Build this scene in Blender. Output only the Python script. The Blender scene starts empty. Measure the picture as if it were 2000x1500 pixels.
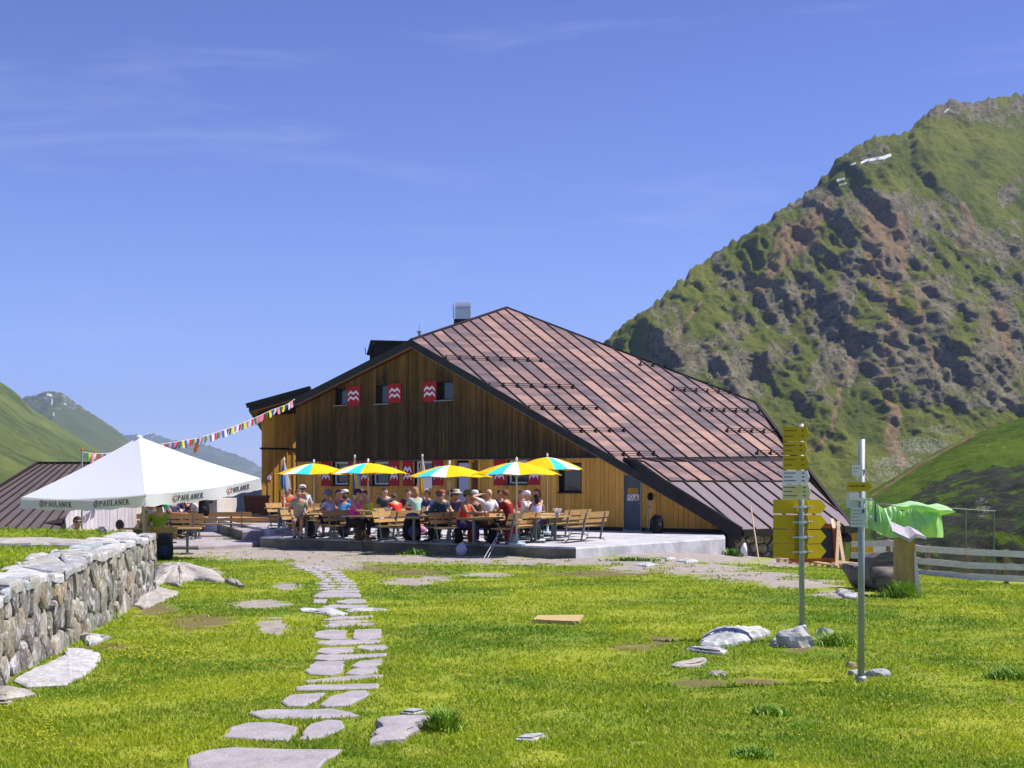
import bpy, bmesh, math, random
import numpy as np
from mathutils import Vector, Matrix
R=math.radians
SC=bpy.context.scene
COL=SC.collection
# ---------------------------------------------------------------- camera
F=2800.; CX=1000.; HY=942.; EYE=1.6       # focal length, principal column and horizon row of a 2000x1500 frame; eye height
cam=bpy.data.cameras.new("camera"); camo=bpy.data.objects.new("camera",cam); COL.objects.link(camo)
camo.location=(0,0,EYE); camo.rotation_euler=(R(90),0,0)
cam.sensor_width=36; cam.lens=36*F/2000; cam.shift_y=(HY-750)/2000
cam.clip_start=.1; cam.clip_end=40000
SC.camera=camo
# ---------------------------------------------------------------- sky, sun, exposure
SUN_EL=57; SX,SY=.985,.17
SUN_AZ=math.atan2(SX,SY)
W=bpy.data.worlds.new("World"); SC.world=W; W.use_nodes=True
nt=W.node_tree; nd=nt.nodes; lk=nt.links
bg=nd["Background"]; bg.inputs[1].default_value=.086
sky=nd.new("ShaderNodeTexSky"); sky.sky_type='NISHITA'; sky.sun_disc=False
sky.sun_elevation=R(SUN_EL); sky.sun_rotation=SUN_AZ; sky.altitude=2200; sky.air_density=1.0; sky.dust_density=.3; sky.ozone_density=2.5
tint=nd.new("ShaderNodeMix"); tint.data_type='RGBA'; tint.blend_type='MULTIPLY'; tint.inputs[0].default_value=1
tint.inputs[7].default_value=(1.00,.97,1.42,1)
sz_=nd.new("ShaderNodeSeparateXYZ"); gr=nd.new("ShaderNodeValToRGB"); gr.color_ramp.elements[0].position=.0; gr.color_ramp.elements[0].color=(.98,.98,.98,1); gr.color_ramp.elements[1].position=.40; gr.color_ramp.elements[1].color=(.68,.66,.78,1)
tc0=nd.new("ShaderNodeTexCoord"); lk.new(tc0.outputs['Generated'],sz_.inputs[0]); lk.new(sz_.outputs[2],gr.inputs[0])
deep=nd.new("ShaderNodeMix"); deep.data_type='RGBA'; deep.blend_type='MULTIPLY'; deep.inputs[0].default_value=1; lk.new(sky.outputs[0],deep.inputs[6]); lk.new(gr.outputs[0],deep.inputs[7])
lk.new(deep.outputs[2],tint.inputs[6])
# thin cirrus, laid out by sky direction
tc=nd.new("ShaderNodeTexCoord"); mp=nd.new("ShaderNodeMapping"); mp.inputs['Scale'].default_value=(2.2,2.2,16); mp.inputs['Rotation'].default_value=(0,R(7),0)
n1=nd.new("ShaderNodeTexNoise"); n1.inputs['Scale'].default_value=1.6; n1.inputs['Detail'].default_value=9; n1.inputs['Roughness'].default_value=.62; n1.inputs['Distortion'].default_value=.5
cr=nd.new("ShaderNodeValToRGB"); cr.color_ramp.elements[0].position=.53; cr.color_ramp.elements[0].color=(0,0,0,1); cr.color_ramp.elements[1].position=.85; cr.color_ramp.elements[1].color=(.30,.30,.30,1)
mx=nd.new("ShaderNodeMix"); mx.data_type='RGBA'; mx.inputs[7].default_value=(5.2,5.8,8.2,1)
lk.new(tc.outputs['Generated'],mp.inputs[0]); lk.new(mp.outputs[0],n1.inputs[0]); lk.new(n1.outputs[0],cr.inputs[0])
lk.new(cr.outputs[0],mx.inputs[0]); lk.new(tint.outputs[2],mx.inputs[6]); lk.new(mx.outputs[2],bg.inputs[0])
su=bpy.data.lights.new("sun",'SUN'); su.energy=4.6; su.angle=R(.55); su.color=(1,.955,.88)
suo=bpy.data.objects.new("sun",su); COL.objects.link(suo)
sd=Vector((SX*math.cos(R(SUN_EL)),SY*math.cos(R(SUN_EL)),math.sin(R(SUN_EL)))).normalized()
suo.rotation_euler=sd.to_track_quat('Z','Y').to_euler()
SC.view_settings.view_transform='Standard'; SC.view_settings.look='None'; SC.view_settings.gamma=1; SC.view_settings.exposure=.62
SC.cycles.max_bounces=6; SC.cycles.diffuse_bounces=3; SC.cycles.glossy_bounces=3; SC.cycles.transmission_bounces=4; SC.cycles.volume_bounces=0; SC.cycles.transparent_max_bounces=8
SC.cycles.use_denoising=True
HAZE=1.0e-4
random.seed(7); rng=np.random.default_rng(7)

# ---------------------------------------------------------------- helpers
def P(px,py,Y): return Vector(((px-CX)/F*Y, Y, EYE+(HY-py)/F*Y))
def smooth(x,a,b):
    t=np.clip((np.asarray(x,float)-a)/(b-a),0,1); return t*t*(3-2*t)
def hash2(ix,iy,s):
    h=(ix*374761393+iy*668265263+s*1442695041)&0xffffffff
    h=((h^(h>>13))*1274126177)&0xffffffff
    h=h^(h>>16)
    return (h&0xffff)/65535.
def noise2(x,y,s=0):
    x=np.asarray(x,float); y=np.asarray(y,float)
    ix=np.floor(x).astype(np.int64); iy=np.floor(y).astype(np.int64); fx=x-ix; fy=y-iy
    def g(a,b):
        an=hash2(a,b,s)*2*np.pi; return np.cos(an)*(x-a)+np.sin(an)*(y-b)
    u=fx*fx*fx*(fx*(fx*6-15)+10); v=fy*fy*fy*(fy*(fy*6-15)+10)
    return ((g(ix,iy)*(1-u)+g(ix+1,iy)*u)*(1-v)+(g(ix,iy+1)*(1-u)+g(ix+1,iy+1)*u)*v)*1.5
def fbm(x,y,o=5,s=0,gain=.5):
    a=1.;t=0.;n=0.
    for i in range(o):
        t=t+a*noise2(x*2**i+i*17.3,y*2**i-i*9.1,s+i); n+=a; a*=gain
    return t/n
def ridged(x,y,o=5,s=0,gain=.5):
    a=1.;t=0.;n=0.;w=1.
    for i in range(o):
        r=1-np.abs(noise2(x*2**i+i*7.7,y*2**i+i*3.3,s+i))*1.12; r=np.clip(r,0,1)**2
        t=t+a*r*w; w=np.clip(r*1.6,0,1); n+=a; a*=gain
    return t/n
def terrain(x,y):
    x=np.asarray(x,float); y=np.asarray(y,float)
    h=np.interp(y,[-30,0,8,20,30,38,46,56,75,100,200,320,9000],[.3,.05,0,-.14,-.30,-.44,-.50,-.72,-2.6,-6,-20,-26,-40])
    h=h-np.clip(x-4.5,0,40)*.095*smooth(y,16,44)
    h=h-smooth(x,16,80)*6*smooth(y,30,70)
    h=h-smooth(-x,30,90)*6*smooth(y,40,70)
    near=1-smooth(y,70,100)
    h=h+near*(.035*noise2(x*.45,y*.45,3)+.015*noise2(x*1.6,y*1.6,5))
    h=h+(1-near)*2.5*fbm(x*.02,y*.02,3,9)
    return h
def G(px,py,off=0.):
    Y=np.linspace(3,70,2500); X=(px-CX)/F*Y; z=EYE+(HY-py)/F*Y
    d=z-terrain(X,Y); i=np.argmax(d<0)
    t=d[i-1]/(d[i-1]-d[i]); y=Y[i-1]+(Y[i]-Y[i-1])*t
    return Vector(((px-CX)/F*y,y,float(terrain((px-CX)/F*y,y))+off))
def tz(x,y): return float(terrain(x,y))

class MB:
    def __init__(s): s.v=[];s.f=[];s.m=[]
    def add(s,vs,fs,mi=0):
        o=len(s.v); s.v+= [tuple(p) for p in vs]; s.f+=[tuple(o+i for i in f) for f in fs]; s.m+=[mi]*len(fs); return s
    def box(s,c,d,mi=0,M=None):
        x,y,z=c; a,b,e=d[0]/2,d[1]/2,d[2]/2
        vs=[Vector((x+i*a,y+j*b,z+k*e)) for i in(-1,1) for j in(-1,1) for k in(-1,1)]
        if M is not None: vs=[M@p for p in vs]
        return s.add(vs,[(0,1,3,2),(4,6,7,5),(0,4,5,1),(2,3,7,6),(0,2,6,4),(1,5,7,3)],mi)
    def hexa(s,bot,top,mi=0):           # two matching polygons
        n=len(bot)
        return s.add(list(bot)+list(top),[tuple(range(n))[::-1],tuple(range(n,2*n))]+[(i,(i+1)%n,n+(i+1)%n,n+i) for i in range(n)],mi)
    def prism(s,poly,vec,mi=0):
        vec=Vector(vec); return s.hexa([Vector(p) for p in poly],[Vector(p)+vec for p in poly],mi)
    def bar(s,a,b,w,h,mi=0,up=(0,0,1)):
        a=Vector(a);b=Vector(b);d=(b-a).normalized();u=Vector(up)
        sd_=d.cross(u)
        if sd_.length<1e-4: sd_=d.cross(Vector((1,0,0)))
        sd_.normalize(); u=sd_.cross(d).normalized()
        q=[sd_*w/2+u*h/2,-sd_*w/2+u*h/2,-sd_*w/2-u*h/2,sd_*w/2-u*h/2]
        return s.hexa([a+k for k in q],[b+k for k in q],mi)
    def tube(s,pts,r,n=8,mi=0,cap=True):
        pts=[Vector(p) for p in pts]; rs=r if isinstance(r,(list,tuple)) else [r]*len(pts)
        rings=[];prev=None
        for i,p in enumerate(pts):
            d=(pts[min(i+1,len(pts)-1)]-pts[max(i-1,0)]).normalized()
            ref=Vector((0,0,1)) if abs(d.z)<.9 else Vector((1,0,0))
            if prev is not None: ref=prev
            a=(ref-d*ref.dot(d)).normalized(); prev=a; b=d.cross(a)
            rings.append([p+(a*math.cos(2*math.pi*k/n)+b*math.sin(2*math.pi*k/n))*rs[i] for k in range(n)])
        vs=[q for r_ in rings for q in r_]; fs=[]
        for i in range(len(pts)-1):
            for k in range(n): fs.append((i*n+k,i*n+(k+1)%n,(i+1)*n+(k+1)%n,(i+1)*n+k))
        if cap: fs.append(tuple(range(n))[::-1]); fs.append(tuple(range((len(pts)-1)*n,len(pts)*n)))
        return s.add(vs,fs,mi)
    def lathe(s,prof,c=(0,0,0),n=16,mi=0):
        c=Vector(c);vs=[];fs=[]
        for r,z in prof:
            for k in range(n): vs.append(c+Vector((r*math.cos(2*math.pi*k/n),r*math.sin(2*math.pi*k/n),z)))
        for i in range(len(prof)-1):
            for k in range(n): fs.append((i*n+k,i*n+(k+1)%n,(i+1)*n+(k+1)%n,(i+1)*n+k))
        fs.append(tuple(range(n))[::-1]); fs.append(tuple(range((len(prof)-1)*n,len(prof)*n)))
        return s.add(vs,fs,mi)
    def ball(s,c,r,n=10,mi=0):
        rx,ry,rz=r if isinstance(r,(tuple,list)) else (r,r,r)
        vs=[];fs=[];m=n//2
        for i in range(m+1):
            t=math.pi*i/m
            for k in range(n): vs.append((c[0]+rx*math.sin(t)*math.cos(2*math.pi*k/n),c[1]+ry*math.sin(t)*math.sin(2*math.pi*k/n),c[2]+rz*math.cos(t)))
        for i in range(m):
            for k in range(n): fs.append((i*n+k,(i+1)*n+k,(i+1)*n+(k+1)%n,i*n+(k+1)%n))
        return s.add(vs,fs,mi)
    def build(s,name,mats,parent=None,smooth_=False,loc=None,**tags):
        me=bpy.data.meshes.new(name); me.from_pydata(s.v,[],s.f)
        for m in (mats if isinstance(mats,(list,tuple)) else [mats]): me.materials.append(m)
        if any(s.m): me.polygons.foreach_set('material_index',s.m)
        if smooth_: me.polygons.foreach_set('use_smooth',[True]*len(s.f))
        me.update()
        bm=bmesh.new(); bm.from_mesh(me); bmesh.ops.recalc_face_normals(bm,faces=bm.faces); bm.to_mesh(me); bm.free()
        return link(name,me,parent,loc,**tags)
def link(name,me,parent=None,loc=None,**tags):
    o=bpy.data.objects.new(name,me); COL.objects.link(o)
    if parent: o.parent=parent
    if loc is not None: o.location=loc
    for k,v in tags.items():
        if v: o[k]=v
    return o
def thing(name,label,cat,loc=(0,0,0),rz=0,group=None):
    o=bpy.data.objects.new(name,None); COL.objects.link(o); o.location=loc; o.rotation_euler=(0,0,rz); o.empty_display_size=.1
    o['label']=label; o['category']=cat
    if group: o['group']=group
    return o
def copy_tree(o,parent=None):
    c=o.copy(); COL.objects.link(c)
    if parent: c.parent=parent
    for ch in list(o.children): copy_tree(ch,c)
    return c
def npmesh(name,V,Fc,mat,smooth_=True,attrs=None,**tags):
    me=bpy.data.meshes.new(name); n=len(Fc); k=Fc.shape[1]
    me.vertices.add(len(V)); me.vertices.foreach_set('co',np.asarray(V,np.float32).ravel())
    me.loops.add(n*k); me.loops.foreach_set('vertex_index',Fc.astype(np.int32).ravel())
    me.polygons.add(n); me.polygons.foreach_set('loop_start',np.arange(0,n*k,k,dtype=np.int32)); me.polygons.foreach_set('loop_total',np.full(n,k,np.int32))
    if smooth_: me.polygons.foreach_set('use_smooth',np.ones(n,bool))
    for an,(typ,arr) in (attrs or {}).items():
        a=me.attributes.new(an,typ,'POINT')
        a.data.foreach_set('value' if typ=='FLOAT' else 'color',np.asarray(arr,np.float32).ravel())
    me.update(); me.validate(); me.materials.append(mat)
    return link(name,me,**tags)
def gridfaces(nu,nv):
    i=np.arange(nu-1)[:,None]*nv+np.arange(nv-1)[None,:]
    return np.stack([i,i+nv,i+nv+1,i+1],-1).reshape(-1,4)

# ---------------------------------------------------------------- materials
class NT:
    def __init__(s,name):
        s.m=bpy.data.materials.new(name); s.m.use_nodes=True; s.t=s.m.node_tree; s.b=s.t.nodes["Principled BSDF"]
    def n(s,typ,**kw):
        x=s.t.nodes.new('ShaderNode'+typ)
        for k,v in kw.items():
            if k.startswith('i_'): x.inputs[k[2:]].default_value=v
            elif k.startswith('j'): x.inputs[int(k[1:])].default_value=v
            else: setattr(x,k,v)
        return x
    def l(s,a,b): s.t.links.new(a,b)
    def coord(s,scale=(1,1,1),rot=(0,0,0),kind='Object'):
        c=s.n('TexCoord'); m=s.n('Mapping'); m.inputs['Scale'].default_value=scale; m.inputs['Rotation'].default_value=rot; s.l(c.outputs[kind],m.inputs[0]); return m.outputs[0]
    def noise(s,vec,scale,detail=6,rough=.6,dist=0):
        x=s.n('TexNoise'); x.inputs['Scale'].default_value=scale; x.inputs['Detail'].default_value=detail; x.inputs['Roughness'].default_value=rough; x.inputs['Distortion'].default_value=dist
        s.l(vec,x.inputs[0]); return x.outputs[0]
    def ramp(s,fac,stops,interp='LINEAR'):
        x=s.n('ValToRGB'); x.color_ramp.interpolation=interp; e=x.color_ramp.elements
        while len(e)<len(stops): e.new(.5)
        for el,(p,c) in zip(e,stops):
            el.position=p; el.color=(c if len(c)==4 else (*c,1)) if isinstance(c,tuple) else (c,c,c,1)
        s.l(fac,x.inputs[0]); return x.outputs[0]
    def mix(s,f,a,b,mode='MIX'):
        x=s.n('Mix',data_type='RGBA',blend_type=mode)
        for k,v in((0,f),(6,a),(7,b)):
            if isinstance(v,(int,float)): x.inputs[k].default_value=v
            elif isinstance(v,tuple): x.inputs[k].default_value=(*v,1) if len(v)==3 else v
            else: s.l(v,x.inputs[k])
        return x.outputs[2]
    def math(s,op,a,b=0.):
        x=s.n('Math',operation=op)
        for k,v in((0,a),(1,b)):
            if isinstance(v,(int,float)): x.inputs[k].default_value=v
            else: s.l(v,x.inputs[k])
        return x.outputs[0]
    def attr(s,name):
        x=s.n('Attribute',attribute_name=name); return x.outputs['Fac']
    def island(s):
        g=s.n('NewGeometry'); return g.outputs['Random Per Island']
    def col(s,c):
        if isinstance(c,tuple): s.b.inputs['Base Color'].default_value=(*c,1)
        else: s.l(c,s.b.inputs['Base Color'])
    def bump(s,h,strength=.5,dist=.05):
        x=s.n('Bump'); x.inputs['Strength'].default_value=strength; x.inputs['Distance'].default_value=dist; s.l(h,x.inputs['Height']); s.l(x.outputs[0],s.b.inputs['Normal'])
    def set(s,rough=.6,metal=0,spec=.3):
        s.b.inputs['Roughness'].default_value=rough; s.b.inputs['Metallic'].default_value=metal; s.b.inputs['Specular IOR Level'].default_value=spec; return s.m
def M(name,c,var=.25,scale=6,rough=.6,metal=0,spec=.3,bump=0,stretch=(1,1,1),island=0,c2=None):
    t=NT(name); v=t.coord(stretch)
    f=t.noise(v,scale,5); 
    c2=c2 or tuple(x*(1-var) for x in c); c1=tuple(min(1,x*(1+var*.4)) for x in c)
    k=t.mix(t.ramp(f,[(.3,0.),(.7,1.)]),c2,c1)
    if island:
        k=t.mix(1.,k,t.ramp(t.island(),[(0,1-island),(1,1+island*.0)]),'MULTIPLY')
    t.col(k)
    if bump: t.bump(t.noise(v,scale*3,6),bump,.02)
    return t.set(rough,metal,spec)
# ================================================================ materials of the setting
def grass_ground():
    t=NT("turf"); v=t.coord()
    big=t.noise(v,.35,4,.6,.6); mid=t.noise(v,2.2,6,.65,.3); fine=t.noise(v,22,5,.7)
    c=t.mix(t.ramp(big,[(.38,0.),(.58,1.)]),(.10,.19,.012),(.31,.35,.028))
    c=t.mix(t.ramp(mid,[(.42,0.),(.7,.65)]),c,(.36,.36,.06))
    c=t.mix(t.ramp(fine,[(.45,0.),(.75,.55)]),c,(.07,.12,.012))
    d=t.attr('dirt'); edge=t.math('ADD',d,t.math('MULTIPLY',t.math('SUBTRACT',t.noise(v,3.2,9,.75,.5),.5),2.4))
    dm=t.ramp(edge,[(.42,0.),(.62,1.)])
    dc=t.mix(t.ramp(t.noise(v,5,8,.7),[(.3,0.),(.7,1.)]),(.24,.20,.165),(.47,.42,.39))
    dc=t.mix(t.ramp(t.noise(v,26,4,.7),[(.5,0.),(.72,.6)]),dc,(.24,.20,.16))
    mud=t.attr('mud'); me=t.math('ADD',mud,t.math('MULTIPLY',t.math('SUBTRACT',t.noise(v,3.6,9,.75,.5),.5),2.4))
    c=t.mix(t.ramp(me,[(.42,0.),(.75,.85)]),c,(.17,.12,.065))
    c=t.mix(dm,c,dc)
    t.col(c); t.bump(t.math('ADD',fine,t.math('MULTIPLY',mid,2.)),.6,.05)
    return t.set(.85,0,.1)
M_turf=grass_ground()
def stone_mat(name,a,b,warm=(.30,.20,.11),wf=.35,scale=3.,isl=.45,white=.0):
    t=NT(name); v=t.coord(); r=t.island()
    n1_=t.noise(v,scale,9,.68,.4); n2_=t.noise(v,scale*7,6,.7)
    c=t.mix(t.ramp(n1_,[(.32,0.),(.68,1.)]),a,b)
    c=t.mix(t.ramp(t.noise(v,scale*.6+.3,4,.6),[(.56,0.),(.70,wf)]),c,warm)
    c=t.mix(t.ramp(n2_,[(.60,0.),(.72,.75)]),c,tuple(x*.35 for x in a))
    if isl:
        c=t.mix(1.,c,t.ramp(r,[(0,(1-isl,1-isl,1-isl*.9)),(.3,(.82,.80,.72)),(.55,(1.,.98,.95)),(.8,(.78,.86,.90)),(.93,(1.18,1.18,1.2)),(1,(1.1,.86,.60))],'CONSTANT'),'MULTIPLY')
    if white: c=t.mix(t.ramp(t.noise(v,scale*1.7,8,.7,.8),[(.52,0.),(.62,white)]),c,(.78,.78,.82))
    t.col(c); t.bump(t.math('ADD',n1_,t.math('MULTIPLY',n2_,.4)),.9,.035)
    return t.set(.8,0,.2)
M_wallstone=stone_mat("wall_stone",(.17,.15,.115),(.46,.42,.35),(.44,.27,.10),.7,4.,.42,.6)
M_slab=stone_mat("path_stone",(.29,.26,.27),(.46,.42,.45),(.36,.31,.24),.5,3.2,0)
M_rock=stone_mat("bare_rock",(.27,.245,.22),(.47,.43,.39),(.42,.30,.2),.4,2.2,0,.3)
M_boulder=stone_mat("boulder_rock",(.20,.21,.20),(.62,.62,.64),(.55,.33,.12),.5,3.,0,.75)
M_gap=M("wall_joint",(.07,.062,.05),.4,9,.95,spec=.05)
M_conc=stone_mat("concrete",(.34,.33,.34),(.60,.59,.63),(.30,.28,.22),.45,1.1,0)
M_pave=stone_mat("terrace_paving",(.28,.24,.24),(.45,.40,.42),(.36,.30,.26),.4,.9,0)
M_wood_o=None
def plank_mat(name,lo,hi,streak=.6,dark=(.06,.045,.02),df=.5,isl=.35,axis=2):
    t=NT(name); s=[7,7,7]; s[axis]=.7; v=t.coord(tuple(s)); r=t.island()
    grain=t.noise(v,3.,8,.7,.5); c=t.mix(t.ramp(grain,[(.3,0.),(.7,1.)]),lo,hi)
    knots=t.noise(t.coord((3,3,1.2)),2.3,4,.6)
    c=t.mix(t.ramp(knots,[(.62,0.),(.74,df)]),c,dark)
    c=t.mix(1.,c,t.ramp(r,[(0,(1-isl,1-isl,1-isl)),(1,(1.1,1.05,1.0))]),'MULTIPLY')
    t.col(c); t.bump(grain,.35,.01); return t.set(.72,0,.2)
M_plank=plank_mat("fresh_larch",(.60,.28,.04),(.86,.52,.11),dark=(.22,.08,.015),df=.6,isl=.30)
def old_wood():
    t=NT("weathered_larch"); v=t.coord((8,8,.55)); r=t.island()
    g=t.noise(v,3,9,.72,.6); c=t.mix(t.ramp(g,[(.34,0.),(.66,1.)]),(.030,.024,.013),(.115,.082,.032))
    c=t.mix(t.ramp(t.noise(t.coord((1.1,1.1,.3)),1.6,5,.65),[(.58,0.),(.76,.5)]),c,(.20,.12,.035))
    e=t.attr('fresh'); c=t.mix(t.ramp(t.math('ADD',e,t.math('MULTIPLY',t.math('SUBTRACT',t.noise(v,2.,6,.7),.5),.9)),[(.35,0.),(1.,.6)]),c,(.36,.185,.045))
    c=t.mix(1.,c,t.ramp(r,[(0,(.55,.6,.55)),(1,(1.2,1.12,1.0))]),'MULTIPLY')
    t.col(c); t.bump(g,.5,.01); return t.set(.8,0,.15)
M_old=old_wood()
def copper():
    t=NT("patina_copper"); v=t.coord(); 
    m=t.coord((1,1,1),(0,0,-R(32))); 
    s1=t.n('Mapping'); s1.inputs['Scale'].default_value=(.55,2.2,3.2); t.l(m,s1.inputs[0])
    big=t.noise(s1.outputs[0],.9,7,.62,.5); fine=t.noise(s1.outputs[0],5.,8,.75,.8)
    r=t.attr('sheet')
    f=t.math('ADD',t.math('MULTIPLY',big,.92),t.math('MULTIPLY',r,.34))
    c=t.ramp(t.math('ADD',f,t.math('MULTIPLY',t.math('SUBTRACT',fine,.5),.45)),[(.36,(.085,.062,.073)),(.52,(.145,.098,.104)),(.64,(.21,.125,.115)),(.84,(.37,.215,.17))])
    c=t.mix(t.ramp(fine,[(.62,0.),(.80,.35)]),c,(.42,.36,.44))
    t.col(c); t.bump(fine,.12,.01); return t.set(.5,.15,.4)
M_copper=copper()
M_copper2=M("grey_roof_sheet",(.20,.15,.165),.10,1.5,.5,.1,.4)
M_seam=M("dark_seam",(.03,.018,.016),.2,5,.55)
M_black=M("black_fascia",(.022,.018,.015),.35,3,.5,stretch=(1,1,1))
M_fascia=M("verge_metal",(.035,.03,.028),.4,2,.45,.2,c2=(.015,.018,.015))
M_under=plank_mat("eave_soffit",(.30,.13,.04),(.45,.22,.07),isl=.2,axis=0)
M_red=M("red_paint",(.42,.012,.014),.2,5,.55)
M_white=M("white_paint",(.82,.82,.84),.06,5,.5)
M_glass=M("window_glass",(.025,.035,.028),.3,1.2,.06,0,.8)
M_gdoor=M("grey_steel_door",(.085,.105,.125),.12,2,.5)
M_door_w=M("white_door",(.50,.53,.62),.1,2,.45)
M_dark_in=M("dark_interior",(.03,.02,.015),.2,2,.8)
M_orange=M("orange_trim",(.55,.19,.03),.15,4,.6)
M_steel=M("galvanised_steel",(.33,.37,.36),.15,8,.5,.25,.4)
M_chrome=M("bright_sheet_steel",(.55,.58,.60),.05,2,.35,.8,.5)
M_ygl=M("sign_yellow",(.58,.42,.0),.10,4,.45,c2=(.48,.345,.0))
M_ink=M("sign_ink",(.10,.085,.03),.2,5,.6)
M_signw=M("sign_white",(.78,.78,.80),.06,4,.45)
M_signp=M("faded_sign",(.60,.52,.12),.10,5,.5,c2=(.72,.70,.50))

# ================================================================ ground sheet
DIRT=[(560,1080,260,17),(430,1075,110,16),(840,1092,330,10),(1180,1097,330,9),(1390,1085,110,16),(640,1100,90,18),(600,1085,120,14),
      (800,1136,60,9),(850,1130,40,6),(1370,1112,110,13),(1470,1126,110,13),(1560,1140,90,11),(1640,1160,60,8),(533,1224,32,20),(510,1180,60,9),(560,1145,30,8),
      (380,1120,60,14),(1235,1110,60,9),(60,1075,100,9),(950,1123,60,5),(1290,1080,150,10),(1540,1100,60,9)]
MUD=[(800,1118,90,8),(1345,1298,35,9),(1480,1332,60,8),(1370,1334,70,9),(1235,1265,60,10),(1560,1268,40,7),(300,1190,60,14),(390,1215,90,18),(720,1110,60,8),(210,1265,60,12),(1190,1120,160,8),(1290,1250,40,12),(640,1290,30,12),(1970,1370,30,10)]
def mask(px,py,lst):
    m=np.zeros_like(px)
    for cx,cy,rx,ry in lst:
        q=((px-cx)/rx)**2+((py-cy)/ry)**2; m=np.maximum(m,np.clip(.92-q*.5,0,1))
    return m
def to_px(x,y,z): return CX+F*x/np.maximum(y,.5), HY-(z-EYE)/np.maximum(y,.5)*F
def dens(lo,hi,stp,outs):
    a=np.arange(lo,hi,stp); L=[]
    return a
xs=np.concatenate([-np.geomspace(9000,24,40),np.arange(-22,22,.16),np.geomspace(22.5,9000,40)])
ys=np.concatenate([[-400,-150,-60,-30,-15,-6,-2,1,3],np.arange(4,62,.16),np.geomspace(62.5,9500,60)])
GX,GY=np.meshgrid(xs,ys,indexing='ij'); GZ=terrain(GX,GY)
qx,qy=to_px(GX,GY,GZ); vis=(GY>4)&(GY<62)
dirt=mask(qx,qy,DIRT)*vis; mud=mask(qx,qy,MUD)*vis
ground=npmesh("ground",np.stack([GX,GY,GZ],-1).reshape(-1,3),gridfaces(len(xs),len(ys)),M_turf,attrs={'dirt':('FLOAT',dirt.ravel()),'mud':('FLOAT',mud.ravel())},kind='structure')

# ================================================================ mountains
def mtn_mat(name,grass,grass2,rockc,rock2,scale=1.,rockbias=0.,ys=1.):
    t=NT(name); v=t.coord((1,ys,1)); geo=t.n('NewGeometry'); sep=t.n('SeparateXYZ'); t.l(geo.outputs['Normal'],sep.inputs[0])
    n1_=t.noise(v,.022*scale,9,.68,.4); n2_=t.noise(v,.11*scale,8,.75,.3); n3=t.noise(v,.36*scale,10,.78,.3)
    g=t.mix(t.ramp(n1_,[(.35,0.),(.65,1.)]),grass,grass2)
    g=t.mix(t.ramp(n3,[(.5,0.),(.68,.55)]),g,(.26,.23,.12))
    rk=t.mix(t.ramp(n2_,[(.3,0.),(.7,1.)]),rockc,rock2)
    rk=t.mix(t.ramp(n3,[(.50,0.),(.60,.85)]),rk,(.045,.048,.038))
    e=t.attr('rock')
    steep=t.math('SUBTRACT',1.,sep.outputs[2])
    f=t.math('ADD',t.math('ADD',t.math('MULTIPLY',steep,.8),t.math('MULTIPLY',t.math('SUBTRACT',n2_,.5),1.7)),t.math('MULTIPLY',t.math('SUBTRACT',n3,.5),1.1))
    f=t.math('ADD',t.math('ADD',f,rockbias),t.math('MULTIPLY',t.math('SUBTRACT',e,.5),1.2))
    c=t.mix(t.ramp(f,[(.44,0.),(.60,1.)]),g,rk)
    ea=t.math('ADD',t.attr('earth'),t.math('MULTIPLY',t.math('SUBTRACT',n2_,.5),1.2))
    c=t.mix(t.ramp(ea,[(.42,0.),(.70,.85)]),c,t.mix(t.ramp(n3,[(.35,0.),(.65,1.)]),(.17,.105,.05),(.42,.30,.17)))
    sc=t.math('ADD',t.attr('scree'),t.math('MULTIPLY',t.math('SUBTRACT',t.noise(v,1.1*scale,5,.8),.5),2.6))
    c=t.mix(t.ramp(sc,[(.55,0.),(.70,.9)]),c,(.42,.40,.35))
    c=t.mix(t.ramp(t.attr('snow'),[(.45,0.),(.55,1.)]),c,(.85,.87,.92))
    t.col(c); t.bump(t.math('ADD',n2_,t.math('MULTIPLY',n3,.35)),.9,6./scale); return t.set(.9,0,.05)
def seg_mask(px,py,lines):
    m=np.zeros_like(px)
    for w,pts in lines:
        for (ax,ay),(bx,by) in zip(pts[:-1],pts[1:]):
            dx,dy=bx-ax,by-ay; t=np.clip(((px-ax)*dx+(py-ay)*dy)/(dx*dx+dy*dy),0,1)
            d=np.hypot(px-ax-t*dx,py-ay-t*dy); m=np.maximum(m,np.clip(1.2-d/w,0,1))
    return m
def blob(px,py,lst):
    m=np.zeros_like(px)
    for cx,cy,rx,ry,k in lst: m=np.maximum(m,k*np.clip(1.4-(((px-cx)/rx)**2+((py-cy)/ry)**2),0,1))
    return m
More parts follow.
